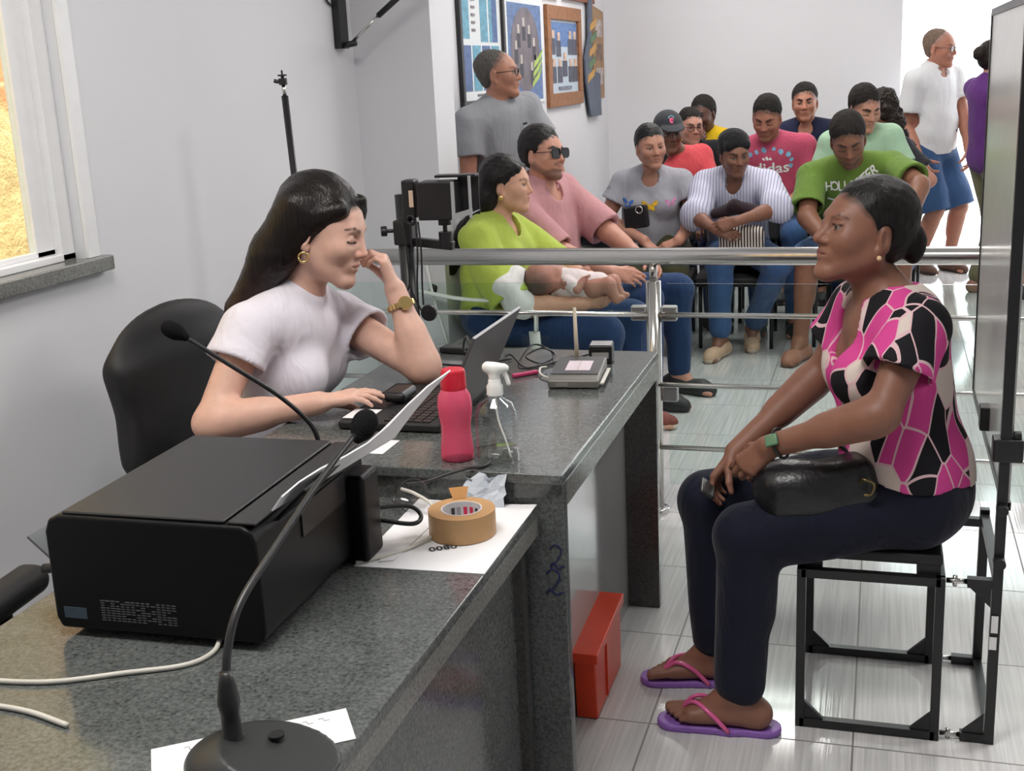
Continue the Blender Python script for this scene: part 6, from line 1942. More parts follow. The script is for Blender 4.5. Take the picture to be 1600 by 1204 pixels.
# sheaf of paper standing on the tray
g = []
for i in range(7):
    u_ = i / 6
    row = []
    for j in range(9):
        v_ = j / 8
        q = V3(-0.858, 1.50, Z + 0.203) * (1 - v_) + V3(-0.812, 1.87, Z + 0.206) * v_ + nrm(V3(0.62, 0, 0.78)) * ((0.03 + 0.135 * v_ ** 1.6) * u_) + V3(0.012, 0, -0.006) * u_ ** 2 * v_ + V3(-0.010, 0, 0.012) * math.sin(9 * v_) * u_ * 0.4
        row.append(q)
    g.append(row)
o = MB().sheet(g, 0.0025).build('paper_stack', M['paper'], None, smooth=False); tag(o, 'sheaf of white paper standing in the printer tray', 'paper')

def flat_paper(name, pts, z, label, cat='paper', th=0.0008, curl=0.0, mat='paper'):
    a, b_, c, d = [V3(x, y, 0) for x, y in pts]
    g = []
    for i in range(9):
        row = []
        for j in range(9):
            u_, v_ = i / 8, j / 8
            p = (a * (1 - u_) + b_ * u_) * (1 - v_) + (d * (1 - u_) + c * u_) * v_
            p[2] = z + curl * (max(0, u_ - 0.6) / 0.4) ** 2 * v_
            row.append(p)
        g.append(row)
    o = MB().sheet(g, th).build(name, M[mat], None)
    return tag(o, label, cat)


o = flat_paper('paper_sheet', [(-0.831, 1.098), (-0.626, 1.247), (-0.671, 1.315), (-0.876, 1.166)], Z + 0.001, 'white note with faint handwriting under the microphone base')
hw = MB()
for k in range(9):
    x0 = -0.835 + 0.0175 * k; y0 = 1.178 + 0.0127 * k
    hw.tube(spline([(x0, y0, Z + 0.0016), (x0 + 0.005, y0 + 0.004, Z + 0.0016), (x0 + 0.009, y0 - 0.001, Z + 0.0016), (x0 + 0.015, y0 + 0.003, Z + 0.0016)], 3), 0.0005, 4)
hw.build('handwriting', M['grey_print'], o)
p1 = flat_paper('paper_sheet', [(-0.862, 1.767), (-0.6255, 1.777), (-0.6255, 2.106), (-0.872, 2.108)], Z + 0.001, 'white printed sheet under the roll of brown tape', th=0.0014, curl=0.004)
text_flat('0800', 0.026, (-0.735, 1.872, Z + 0.0022), (0.87, 0.5, 0), (-0.5, 0.87, 0), 'ink', p1)
# '0800' reads upside down towards the camera
tv = bpy.data.objects[p1.children[0].name]; _q = Vector((-0.735, 1.872, Z)) - base_of(p1); tv.data.transform(Matrix.Translation(_q) @ Matrix.Rotation(math.pi, 4, 'Z') @ Matrix.Translation(-_q))
o = flat_paper('paper_sheet', [(-0.825, 1.79), (-0.80, 1.80), (-0.79, 2.09), (-0.845, 2.10)], Z + 0.0030, 'strip of white paper tucked between printer and tape roll')
o = flat_paper('paper_sheet', [(-1.03, 2.185), (-0.978, 2.185), (-0.978, 2.28), (-1.03, 2.28)], ZT + 0.001, 'small white sheet on the tall desk beside the printer')
# brown tape roll
t = thing('tape_roll', (-0.722, 1.945, Z + 0.003), 'roll of brown packing tape lying on the printed sheet', 'tape')
tc_ = V3(-0.722, 1.945, Z + 0.003)
MB().lathe([(0.038, 0), (0.062, 0), (0.062, 0.048), (0.038, 0.048)], tc_, 56, close=True).build('tape', plain('kraft_tape', srgb(184, 144, 98), 0.45, var=0.04, scale=60), t, bevel=0.0008)
MB().lathe([(0.0355, 0.001), (0.038, 0.001), (0.038, 0.0485), (0.0355, 0.0485)], tc_, 48, close=True).build('cardboard_core', plain('white_core', srgb(206, 204, 206), 0.6), t)
cp_ = MB()
M['print_red'] = plain('red_print_ink', srgb(206, 44, 84), 0.6)
for k, (a0, col) in enumerate(((2.30, 'ink'), (1.98, 'grey_print'), (1.62, 'print_red'), (1.28, 'print_red'), (0.92, 'ink'))):
    b = MB(); g = []
    for i in range(5):
        a = a0 + 0.20 * i / 4; g.append([tc_ + V3(0.0350 * math.cos(a), 0.0350 * math.sin(a), 0.020 + 0.018 * j) for j in range(2)])
    b.sheet(g, 0.0006); b.build('core_print', M[col], t)
b = MB(); a = 1.95; g = [[tc_ + V3(r_ * math.cos(a + d), r_ * math.sin(a + d), 0.050 + (r_ - 0.055) * 0.55) for d in (-0.22, 0, 0.26)] for r_ in (0.052, 0.062, 0.078)]
b.sheet(g, 0.0007); b.build('loose_end', plain('tape_end', srgb(170, 122, 70), 0.35), t)
# crumpled clear film behind the tape
rs = np.random.RandomState(3); g = []
for i in range(8):
    g.append([V3(-0.770 + 0.085 * i / 7, 2.085 + 0.025 * j / 5, Z + 0.004 + 0.055 * j / 5) + rs.normal(size=3) * 0.0035 for j in range(6)])
o = MB().sheet(g, 0.0006).build('plastic_film', plain('milky_film', srgb(196, 204, 214), 0.15, spec=0.7), None, smooth=False); tag(o, 'crumpled translucent film leaning on the tall desk end behind the tape', 'film')
# clear cup lying on its side
cx = nrm(V3(0.62, -0.62, 0.12)); cu = nrm(np.cross(cx, UP)); cA = np.stack([cu, np.cross(cx, cu), cx])
o = MB().lathe([(0.0, 0.0), (0.023, 0.0), (0.034, 0.082), (0.0355, 0.084), (0.034, 0.085), (0.0325, 0.081), (0.0218, 0.0015), (0.0, 0.0015)], V3(-0.905, 2.075, Z + 0.030), 32, cA).build('plastic_cup', thin_glass('clear_cup', (0.95, 0.95, 0.96), 0.18), None, smooth=True)
tag(o, 'clear plastic cup tipped over beside the printer', 'cup')
# cables
def cable(name, pts, r, mat, label):
    o = MB().tube(spline(pts, 10), r, 8).build(name, M[mat], None, smooth=True)
    return tag(o, label, 'cable')


cable('cable', [(-0.945, 1.462, Z + 0.010), (-0.935, 1.42, Z + 0.004), (-0.955, 1.375, Z + 0.004), (-1.03, 1.335, Z + 0.004), (-1.12, 1.29, Z + 0.004), (-1.22, 1.275, Z + 0.004), (-1.33, 1.285, Z + 0.004)], 0.004, 'cream_plastic', 'cream cable crossing the low desk in front of the printer')
cable('cable', [(-1.02, 1.19, Z + 0.004), (-1.10, 1.21, Z + 0.004), (-1.19, 1.215, Z + 0.004), (-1.30, 1.22, Z + 0.004)], 0.004, 'cream_plastic', 'second cream cable, lower left corner of the low desk')
cable('cable', [(-0.862, 1.775, Z + 0.004), (-0.83, 1.80, Z + 0.005), (-0.785, 1.865, Z + 0.006), (-0.765, 1.935, Z + 0.012), (-0.80, 2.00, Z + 0.03), (-0.842, 2.02, Z + 0.045), (-0.875, 2.03, Z + 0.05)], 0.0035, 'cream_plastic', 'cream cable looping from printer onto the printed sheet')
cable('cable', [(-0.86, 1.855, Z + 0.075), (-0.83, 1.88, Z + 0.072), (-0.80, 1.90, Z + 0.065), (-0.782, 1.895, Z + 0.05), (-0.79, 1.87, Z + 0.045), (-0.855, 1.865, Z + 0.050)], 0.0042, 'black', 'black cable looping beside the roll of tape')
cable('cable', [(-0.865, 2.03, Z + 0.06), (-0.84, 2.06, Z + 0.055), (-0.80, 2.085, Z + 0.065), (-0.765, 2.105, Z + 0.072), (-0.74, 2.13, ZT + 0.004), (-0.735, 2.16, ZT + 0.004)], 0.0035, 'black', 'black cable running from the cup up to the spray bottle')

# microphones
def gooseneck(label, pts, r0, head_c, head_ax, base_fn, hs_=1.0):
    t = thing('microphone', tuple(pts[0]), label, 'microphone', None)
    path = spline(pts, 12); n = len(path)
    MB().tube(path, [r0 * (1.25 - 0.35 * i / n) for i in range(n)], 12).build('gooseneck', M['black'], t, smooth=True)
    S = Sdf(); ax_ = nrm(head_ax); A_ = np.stack([nrm(np.cross(ax_, V3(0.3, 1, 0))), np.cross(ax_, nrm(np.cross(ax_, V3(0.3, 1, 0)))), ax_])
    S.add(Ell(head_c, (0.0165 * hs_, 0.0165 * hs_, 0.0205 * hs_), A_)); S.add(Cap(V3(*head_c) - ax_ * 0.015, V3(*head_c) - ax_ * 0.028, 0.012, 0.0085), 0.012)
    P_, F_ = S.mesh(0.0022); link_mesh('foam_windscreen', P_, F_, M['foam'], t, True)
    base_fn(t)
    return t


def mic_base(t):
    S = Sdf(); c = V3(-0.735, 1.165, Z)
    A_ = rotz(math.radians(12))
    S.add(Ell(c + V3(0.02, 0.0, 0.006), (0.098, 0.072, 0.040), A_.T), 0.01)
    S.cut((0, 0, Z + 0.001), -UP, 0.001); S.cut(c + V3(-0.0, 0, 0.034), nrm(V3(0.25, 0, 1)), 0.012)
    P_, F_ = S.mesh(0.003); bs = link_mesh('base', P_, F_, plain('mic_base', (0.022, 0.024, 0.024), 0.4), t, True)
    MB().lathe([(0.020, 0), (0.016, 0.010), (0.0125, 0.014), (0.0120, 0.045), (0.0145, 0.060), (0.0105, 0.085), (0.0075, 0.10)], c + V3(-0.018, 0.0, 0.024), 20).build('socket', M['black'], t, smooth=True)
    MB().lathe([(0.010, 0), (0.010, 0.003), (0.0, 0.003)], c + V3(0.030, 0.022, 0.0300), 20).build('button', M['black'], t)
    text_flat('MIC', 0.010, c + V3(0.005, -0.002, 0.0345), (0.98, 0.2, -0.2), (-0.2, 0.98, 0), 'grey_print', t) if False else None


gooseneck('black gooseneck microphone on a desk base in front of the printer', [(-0.753, 1.165, Z + 0.10), (-0.760, 1.185, Z + 0.14), (-0.762, 1.23, Z + 0.185), (-0.758, 1.33, Z + 0.225), (-0.752, 1.46, Z + 0.272), (-0.745, 1.565, Z + 0.305)], 0.0048, (-0.742, 1.60, 0.998), (0.06, 0.85, 0.55), mic_base, 1.22)


def mic_base2(t):
    MB().lathe([(0.055, 0), (0.052, 0.018), (0.018, 0.026), (0.012, 0.05)], V3(-1.04, 2.03, ZL), 28).build('base', M['black'], t, bevel=0.002)


gooseneck('black gooseneck microphone curving in front of the woman in white', [(-1.04, 2.03, ZL + 0.045), (-1.036, 2.02, 0.80), (-1.038, 2.0, 0.863), (-1.085, 1.97, 0.930), (-1.165, 1.93, 1.002), (-1.222, 1.908, 1.049), (-1.240, 1.903, 1.062)], 0.0042, (-1.255, 1.897, 1.073), (-0.75, -0.25, 0.5), mic_base2)

# ------------------------------------------------------------------ on the tall desk
Z = ZT
lp = thing('laptop', (-1.02, 2.53, Z), 'open black laptop on the tall desk', 'laptop')
lx0, lx1, ly0, ly1 = -1.150, -0.908, 2.340, 2.685
MB().box((lx0, ly0, Z + 0.003), (lx1, ly1, Z + 0.019)).build('base', M['black_matte'], lp, bevel=0.003)
MB().box((lx0 + 0.012, ly0 + 0.12, Z + 0.0185), (lx0 + 0.075, ly0 + 0.215, Z + 0.0195)).build('touchpad', M['black'], lp)
for rI in range(5):
    for kI in range(14):
        y0 = ly0 + 0.018 + kI * 0.0222
        MB().box((lx0 + 0.105 + rI * 0.0225, y0, Z + 0.019), (lx0 + 0.105 + rI * 0.0225 + 0.0185, y0 + 0.0182, Z + 0.0215)).build('key', M['black'], lp)
tl = math.radians(25); lup = V3(math.sin(tl), 0, math.cos(tl)); ln = V3(math.cos(tl), 0, -math.sin(tl))
hc = V3(lx1 - 0.004, (ly0 + ly1) / 2, Z + 0.020)
ld = MB().obox(hc + lup * 0.108 + ln * 0.003, (0.345, 0.216, 0.006), np.stack([V3(0, 1, 0), lup, ln])).build('lid', plain('laptop_grey', srgb(74, 72, 76), 0.45, 0.0, var=0.04), lp, bevel=0.002)
MB().obox(hc + lup * 0.106 - ln * 0.0008, (0.335, 0.204, 0.002), np.stack([V3(0, 1, 0), lup, ln])).build('screen', M['black'], ld)
MB().obox(hc + lup * 0.2165 + ln * 0.003, (0.345, 0.0016, 0.0066), np.stack([V3(0, 1, 0), lup, ln])).build('lid_edge', plain('edge_grey', srgb(150, 150, 154), 0.5), ld)
MB().tube([(lx1 - 0.004, ly0 + 0.03, Z + 0.020), (lx1 - 0.004, ly1 - 0.03, Z + 0.020)], 0.007, 12).build('hinge', M['black'], lp, smooth=True)
o = flat_paper('note', [(-1.15, 2.365), (-1.085, 2.365), (-1.085, 2.44), (-1.15, 2.44)], Z + 0.0208, 'small white note on the laptop beside her hand', 'note')
o = MB().obox((-1.075, 2.53, Z + 0.036), (0.055, 0.09, 0.026), np.eye(3)).build('mouse', M['black'], None, bevel=0.012, bseg=3); tag(o, 'black computer mouse under the right hand of the woman in white', 'mouse')

# red drinking bottle
t = thing('drink_bottle', (-0.812, 2.185, Z), 'pink translucent bottle with red screw cap on the tall desk', 'bottle')
pb = V3(-0.812, 2.185, Z)
k_ = 0.85
M['pink_clear'] = translucent('pink_plastic', srgb(250, 104, 140), (1.0, 0.6, 0.68), 0.45, 0.15)
MB().lathe([(0.0, 0.0), (0.031, 0.0), (0.034, 0.006), (0.0335, 0.03), (0.0305, 0.065), (0.0305, 0.085), (0.0345, 0.115), (0.0355, 0.135), (0.033, 0.158), (0.026, 0.172), (0.0235, 0.178), (0.0, 0.178)], pb, 40, np.diag([1, 1, k_])).build('body', M['pink_clear'], t, smooth=True)
MB().lathe([(0.0, 0.172), (0.0255, 0.172), (0.0262, 0.178), (0.0250, 0.215), (0.022, 0.221), (0.0, 0.222)], pb, 40, np.diag([1, 1, k_])).build('cap', plain('red_cap', srgb(196, 28, 50), 0.35, var=0.03), t, smooth=True, bevel=0.001)
# spray bottle
t = thing('spray_bottle', (-0.735, 2.175, Z), 'clear spray bottle with white trigger head beside the pink bottle', 'bottle')
sb = V3(-0.722, 2.175, Z)
M['clear_pet'] = thin_glass('clear_pet', (0.95, 0.955, 0.95), 0.2)
S_pro = [(0.0, 0.0), (0.032, 0.0), (0.0345, 0.004), (0.0345, 0.095), (0.0335, 0.108), (0.027, 0.124), (0.015, 0.134), (0.0125, 0.139), (0.0125, 0.150), (0.0, 0.150)]
MB().lathe([(r * 1.22 if z < 0.125 else r, z) for r, z in S_pro], sb, 40).build('body', M['clear_pet'], t, smooth=True)
MB().lathe([(0.0, 0.003), (0.0385, 0.003), (0.0408, 0.006), (0.0408, 0.03), (0.0, 0.03)], sb, 40).build('liquid', thin_glass('clear_liquid', (0.93, 0.94, 0.94), 0.08), t, smooth=True)
MB().lathe([(0.0, 0.140), (0.0165, 0.140), (0.0165, 0.158), (0.013, 0.163), (0.012, 0.172), (0.0, 0.172)], sb, 28).build('collar', M['white_plastic'], t, bevel=0.001)
S = Sdf(); S.add(Cap(sb + V3(0, 0, 0.168), sb + V3(0, 0, 0.190), 0.011, 0.012)); S.add(Cap(sb + V3(-0.012, -0.002, 0.196), sb + V3(0.018, 0.004, 0.194), 0.0115, 0.009), 0.008); S.add(Cap(sb + V3(0.018, 0.004, 0.194), sb + V3(0.024, 0.005, 0.193), 0.006), 0.004)
P_, F_ = S.mesh(0.002); link_mesh('spray_head', P_, F_, M['white_plastic'], t, True)
MB().tube(spline([sb + V3(0.014, 0.004, 0.190), sb + V3(0.022, 0.006, 0.178), sb + V3(0.028, 0.007, 0.158)], 6), [0.005] * 6 + [0.0045] * 6 + [0.0035], 10).build('trigger', M['white_plastic'], t, smooth=True)
MB().tube(spline([sb + V3(0, 0, 0.14), sb + V3(0.004, 0.0, 0.09), sb + V3(0.018, 0, 0.045), sb + V3(0.027, 0, 0.010)], 8), 0.0022, 8).build('dip_tube', M['white_plastic'], t, smooth=True)

# signature pad
def wedge(p00, u, v, w, d, h0, h1): return None
t = thing('signature_pad', (-0.725, 2.84, Z), 'grey fingerprint and signature pad with pale screen', 'scanner')
aU = nrm(V3(1, 0.10, 0)); aV = nrm(V3(-0.10, 1, 0)); sO = V3(-0.772, 2.738, Z)
def SW(x, y, z): return sO + aU * x + aV * y + UP * z


b = MB(); b.prism([(0, 0), (0.185, 0), (0.185, 0.036), (0.03, 0.028), (0.0, 0.020)], SW(0, 0, 0.002), aV, UP, 0.125)
b.build('body', plain('pad_grey', srgb(122, 120, 114), 0.4, 0.2), t, bevel=0.004)
sl = math.atan2(0.008, 0.155); sV = nrm(aV * math.cos(sl) + UP * math.sin(sl)); sN = np.cross(aU, sV)
b = MB(); b.obox(SW(0.0625, 0.105, 0.0345), (0.117, 0.150, 0.003), np.stack([aU, sV, sN])); b.build('bezel', plain('pad_dark', srgb(62, 62, 64), 0.35), t)
b = MB(); b.obox(SW(0.066, 0.098, 0.0360), (0.062, 0.082, 0.0012), np.stack([aU, sV, sN])); b.build('screen', plain('pale_screen', srgb(222, 208, 216), 0.2), t)
b = MB(); b.obox(SW(0.066, 0.098, 0.0366), (0.0012, 0.080, 0.0006), np.stack([aU, sV, sN])); b.build('screen_line', M['grey_print'], t)
b = MB(); b.obox(SW(0.035, -0.0006, 0.012), (0.03, 0.001, 0.010), np.stack([aU, aV, UP])); b.build('plate', plain('pad_plate', srgb(140, 138, 130), 0.4), t)
MB().obox(SW(0.132, 0.085, 0.012), (0.010, 0.150, 0.006), np.stack([aU, aV, nrm(UP + aU * 0.2)])).build('stylus', M['cream_plastic'], t, bevel=0.002)
# small black reader
t = thing('fingerprint_reader', (-0.702, 3.03, Z), 'small black cube reader on the far edge of the tall desk', 'scanner')
MB().obox((-0.702, 3.030, Z + 0.026), (0.062, 0.055, 0.048), np.stack([aU, aV, UP])).build('body', M['black'], t, bevel=0.004)
MB().obox((-0.702, 3.030, Z + 0.0512), (0.056, 0.049, 0.003), np.stack([aU, aV, UP])).build('top_plate', M['clamp'], t, bevel=0.001)
o = MB().obox(V3(-0.702, 3.030, Z + 0.024) - aV * 0.0278, (0.044, 0.001, 0.016), np.stack([aU, aV, UP])).build('badge', plain('badge_grey', srgb(150, 148, 144), 0.4), t)
# cables, stand post and small things behind the laptop
cable('cable', [(-0.735, 3.02, Z + 0.022), (-0.765, 3.015, Z + 0.014), (-0.80, 3.01, Z + 0.008), (-0.85, 2.97, Z + 0.006), (-0.90, 2.99, Z + 0.02), (-0.87, 3.05, Z + 0.03), (-0.83, 3.03, Z + 0.012), (-0.88, 2.93, Z + 0.005), (-0.93, 2.96, Z + 0.03), (-0.97, 3.03, Z + 0.01)], 0.0028, 'black', 'tangled black lead of the small cube reader')
cable('cable', [(-0.80, 3.05, Z + 0.008), (-0.84, 2.96, Z + 0.006), (-0.90, 2.92, Z + 0.008), (-0.89, 3.02, Z + 0.045), (-0.85, 3.06, Z + 0.02), (-0.82, 2.98, Z + 0.006)], 0.0026, 'black', 'black lead coiled behind the open laptop lid')
cable('cable', [(-0.775, 2.80, Z + 0.010), (-0.80, 2.83, Z + 0.006), (-0.825, 2.86, Z + 0.008), (-0.835, 2.90, Z + 0.012), (-0.825, 2.92, Z + 0.01)], 0.003, 'cream_plastic', 'short cream lead of the signature pad')
MB().tube([(-0.79, 3.0, Z + 0.014), (-0.762, 3.017, Z + 0.016)], 0.006, 10).build('x', M['black'], None, smooth=True).name = 'cable_plug'
tag(bpy.data.objects['cable_plug'], 'black plug on the lead of the small cube reader', 'plug')
o = MB().tube([(-0.745, 2.935, Z), (-0.748, 2.935, Z + 0.165)], [0.006, 0.0045], 10).build('stick', plain('beige_stick', srgb(186, 176, 156), 0.5), None, smooth=True); tag(o, 'thin upright beige stick behind the signature pad', 'stick')
o = MB().obox((-0.865, 2.86, Z + 0.006), (0.075, 0.014, 0.010), np.stack([nrm(V3(0.7, 0.7, 0)), nrm(V3(-0.7, 0.7, 0)), UP])).build('marker_pen', plain('magenta_pen', srgb(176, 50, 96), 0.4), None, bevel=0.003); tag(o, 'magenta pen lying behind the spray bottle', 'pen')
o = MB().obox((-1.13, 3.10, Z + 0.010), (0.10, 0.05, 0.018), np.stack([nrm(V3(1, -0.1, 0)), nrm(V3(0.1, 1, 0)), UP])).build('adapter', M['black'], None, bevel=0.004); tag(o, 'black power adapter on the far edge of the tall desk', 'adapter')
cable('cable', [(-1.09, 3.09, Z + 0.008), (-1.06, 3.02, Z + 0.02), (-1.05, 2.92, Z + 0.05), (-1.02, 2.86, Z + 0.10), (-0.99, 2.80, Z + 0.06), (-1.0, 2.72, Z + 0.014), (-0.93, 2.69, Z + 0.014)], 0.003, 'black', 'black power lead running from adapter to laptop')
cable('cable', [(-1.25, 3.0, Z + 0.004), (-1.15, 2.95, Z + 0.005), (-1.05, 2.93, Z + 0.006), (-0.99, 2.98, Z + 0.006), (-0.95, 3.02, Z + 0.006)], 0.003, 'black', 'black lead lying flat behind her elbow')

# ------------------------------------------------------------------ camera stand, rods, bracket
t = thing('camera_stand', (-1.385, 3.38, 0), 'black stand holding a boxy camera with grey hood behind the tall desk', 'stand')
cy_ = 3.38
MB().tube([(-1.372, cy_, 0.02), (-1.382, cy_, 1.168)], 0.0245, 20).build('pole', M['black'], t, smooth=True)
MB().lathe([(0.16, 0), (0.155, 0.015), (0.03, 0.03)], (-1.372, cy_, 0.0), 28).build('base', M['black'], t)
MB().obox((-1.380, cy_, 1.055), (0.060, 0.060, 0.075), np.eye(3)).build('clamp', M['black'], t, bevel=0.006)
kb = MB(); kb.tube([(-1.41, cy_ - 0.01, 1.06), (-1.435, cy_ - 0.02, 1.06)], 0.006, 10); kb.tube([(-1.433, cy_ - 0.018, 1.06), (-1.450, cy_ - 0.026, 1.06)], 0.0155, 18); kb.build('knob', M['black'], t, bevel=0.002)
MB().obox((-1.305, cy_, 1.020), (0.155, 0.028, 0.026), np.stack([nrm(V3(1, 0, -0.10)), V3(0, 1, 0), nrm(V3(0.10, 0, 1))])).build('arm', M['black'], t, bevel=0.003)
hd = MB(); hd.tube([(-1.252, cy_, 1.005), (-1.252, cy_, 1.055)], 0.021, 18); hd.tube([(-1.252, cy_, 1.055), (-1.252, cy_, 1.075)], 0.007, 12); hd.tube([(-1.252, cy_, 1.075), (-1.252, cy_, 1.092)], 0.020, 18); hd.build('ball_head', M['black'], t, bevel=0.001)
cb = MB().obox((-1.268, cy_, 1.150), (0.105, 0.095, 0.112), np.stack([nrm(V3(1, 0.1, 0)), nrm(V3(-0.1, 1, 0)), UP])).build('camera_body', M['black'], t, bevel=0.004)
# hood: an open grey frame with black lining
h0 = V3(-1.214, cy_, 1.150); hx = nrm(V3(1, 0.1, 0)); hy = nrm(V3(-0.1, 1, 0))
hm = plain('hood_grey', srgb(168, 172, 176), 0.45)
b = MB()
def hq(x, y, z): return h0 + hx * x + hy * y + UP * z


HA = np.stack([hx, hy, UP])
b.obox(hq(0.004, -0.047, 0.0), (0.010, 0.004, 0.112), HA); b.obox(hq(0.058, -0.056, 0.012), (0.008, 0.004, 0.122), HA)
b.prism([(0.0, 0.0), (0.062, 0.018), (0.062, 0.034), (0.0, 0.018)], hq(0.0, -0.050, -0.056), hx, UP, 0.004)
b.build('hood', hm, t)
b = MB(); b.prism([(0.0, 0.0), (0.062, 0.018), (0.062, 0.020), (0.0, 0.002)], hq(0.0, -0.046, -0.056), hx, UP, -0.095); b.build('hood_floor', hm, t)
MB().obox(hq(0.030, 0.050, 0.010), (0.064, 0.004, 0.120), HA).build('hood_side', M['black'], t)
MB().obox(hq(0.004, 0, 0), (0.004, 0.085, 0.100), HA).build('lens_panel', M['black'], t)
MB().obox(hq(0.0, 0.03, 0.068), (0.125, 0.05, 0.008), HA).build('top_plate', M['black'], t, bevel=0.002)
MB().obox((-1.352, cy_ - 0.01, 1.155), (0.040, 0.06, 0.115), np.stack([hx, hy, UP])).build('side_unit', M['black'], t, bevel=0.005)
o = MB().obox(V3(-1.338, cy_ - 0.043, 1.158), (0.014, 0.004, 0.050), np.stack([hx, hy, UP])).build('ring_light', plain('warm_diffuser', srgb(222, 196, 172), 0.4), t, bevel=0.002)
b = MB(); b.tube(ring_tube((-1.345, cy_ - 0.04, 1.095), (0, 1, 0), 0.013, 0, 18), 0.005, 8); b.build('joint', M['black'], t, smooth=True)
for k, (x0, x1, z1) in enumerate(((-1.345, -1.315, 0.80), (-1.330, -1.335, 0.78), (-1.322, -1.318, 0.84), (-1.372, -1.39, 0.86))):
    MB().tube(spline([(x0, cy_ - 0.04, 1.09), (x0 + 0.004 * k, cy_ - 0.05, 1.0), (x0 - 0.012 + 0.008 * k, cy_ - 0.05, 0.90), (x1, cy_ - 0.05, z1)], 6), 0.0030, 8).build('cable', M['black'], t, smooth=True)
MB().lathe([(0.0, -0.007), (0.024, -0.007), (0.026, 0), (0.024, 0.007), (0, 0.007)], (-1.300, cy_ - 0.055, 0.817), 28, np.stack([V3(1, 0, 0), V3(0, 0, 1), V3(0, -1, 0)])).build('round_sensor', M['black'], t, smooth=False, bevel=0.001)

t = thing('light_stand', (-1.70, 3.30, 0), 'thin black rod with small ball head standing by the wall behind the woman in white', 'stand')
MB().tube([(-1.655, 3.30, 0.02), (-1.702, 3.30, 1.472)], 0.0105, 14).build('rod', M['black'], t, smooth=True)
MB().tube([(-1.702, 3.30, 1.47), (-1.7035, 3.30, 1.505)], 0.006, 12).build('tip', M['steel_v'], t, smooth=True)
b = MB(); b.tube([(-1.7035, 3.30, 1.503), (-1.704, 3.30, 1.522)], 0.0125, 16); b.tube([(-1.704, 3.30, 1.522), (-1.7045, 3.30, 1.528)], 0.005, 10); b.tube([(-1.7045, 3.30, 1.528), (-1.7045, 3.30, 1.533)], 0.0135, 16); b.tube([(-1.7045, 3.30, 1.533), (-1.705, 3.30, 1.545)], 0.003, 8); b.tube([(-1.715, 3.295, 1.512), (-1.728, 3.29, 1.516)], 0.006, 10)
b.build('ball_head', M['black'], t, bevel=0.0006)
for k in range(3):
    a = 0.4 + 2.094 * k; MB().tube([(-1.66, 3.30, 0.25), (-1.66 + 0.25 * math.cos(a) * 0.9, 3.30 + 0.22 * math.sin(a), 0.012)], 0.008, 10).build('leg', M['black'], t, smooth=True)

t = thing('wall_bracket', (XW, 4.46, 1.62), 'black tilting wall bracket with gas strut high in the corner', 'bracket')
MB().box((XW, 4.425, 1.630), (XW + 0.030, 4.50, 2.3)).build('plate', M['black'], t, bevel=0.002)
MB().tube([(XW + 0.028, 4.445, 1.640), (XW + 0.085, 4.44, 1.648)], 0.012, 12).build('pivot', M['black'], t, smooth=True)
MB().tube([(XW + 0.07, 4.44, 1.652), (XW + 0.19, 4.43, 1.742)], 0.0055, 10).build('strut_rod', M['steel_v'], t, smooth=True)
MB().tube([(XW + 0.19, 4.43, 1.742), (XW + 0.50, 4.40, 1.95)], 0.0115, 12).build('strut_barrel', M['black'], t, smooth=True)
MB().tube(spline([(XW + 0.01, 4.43, 1.79), (XW + 0.008, 4.38, 1.80), (XW + 0.006, 4.33, 1.86), (XW + 0.006, 4.31, 1.98)], 6), 0.004, 8).build('cable', M['black'], t, smooth=True)

# orange crate under the tall desk
t = thing('crate', (-0.63, 2.63, 0), 'orange-red plastic crate standing under the tall desk', 'crate')
b = MB(); x0, x1, y0, y1, h = -0.666, -0.60, 2.50, 2.775, 0.195
g = []
b.prism([(0, 0), (0.27, 0), (0.285, h), (-0.015, h - 0.02)], (x0, 2.50, 0.002), (0, 1, 0), (0, 0, 1), 0.052)
b.build('body', M['red_crate'], t, bevel=0.004)
MB().prism([(-0.02, 0), (0.29, 0.02), (0.29, 0.045), (-0.02, 0.025)], (x0 - 0.006, 2.50, h - 0.04), (0, 1, 0), (0, 0, 1), 0.066).build('rim', M['red_crate'], t, bevel=0.003)
MB().prism([(0.10, 0.01), (0.118, 0.01), (0.118, h - 0.03), (0.10, h - 0.03)], (x0 + 0.050, 2.50, 0.002), (0, 1, 0), (0, 0, 1), 0.006).build('rib', M['red_crate'], t)

# ------------------------------------------------------------------ framed posters on the left wall
def poster(name, y0, y1, z0, z1, frame_mat, fw, label, art):
    t = thing(name, (XW, (y0 + y1) / 2, z0), label, 'poster')
    if frame_mat:
        b = MB()
        b.box((XW, y0, z0), (XW + 0.025, y1, z0 + fw)); b.box((XW, y0, z1 - fw), (XW + 0.025, y1, z1)); b.box((XW, y0, z0 + fw), (XW + 0.025, y0 + fw, z1 - fw)); b.box((XW, y1 - fw, z0 + fw), (XW + 0.025, y1, z1 - fw))
        b.build('frame', frame_mat, t, bevel=0.003)
    MB().box((XW, y0 + fw, z0 + fw), (XW + 0.008, y1 - fw, z1 - fw)).build('sheet', plain('poster_sheet', art['bg'], 0.4, var=art.get('var', 0.03), scale=3), t)
    W_, H_ = y1 - y0, z1 - z0
    for nm, x, z, w_, h_, col in art['rects']:
        nr_ = art.setdefault('n', 0); art['n'] += 1
        MB().box((XW + 0.008, y0 + x * W_, z0 + z * H_), (XW + 0.0092 + 0.0003 * nr_, y0 + (x + w_) * W_, z0 + (z + h_) * H_)).build(nm, plain('print', col, 0.4, var=0.25, scale=14, stretch=(1, 1, 3)), t)
    return t


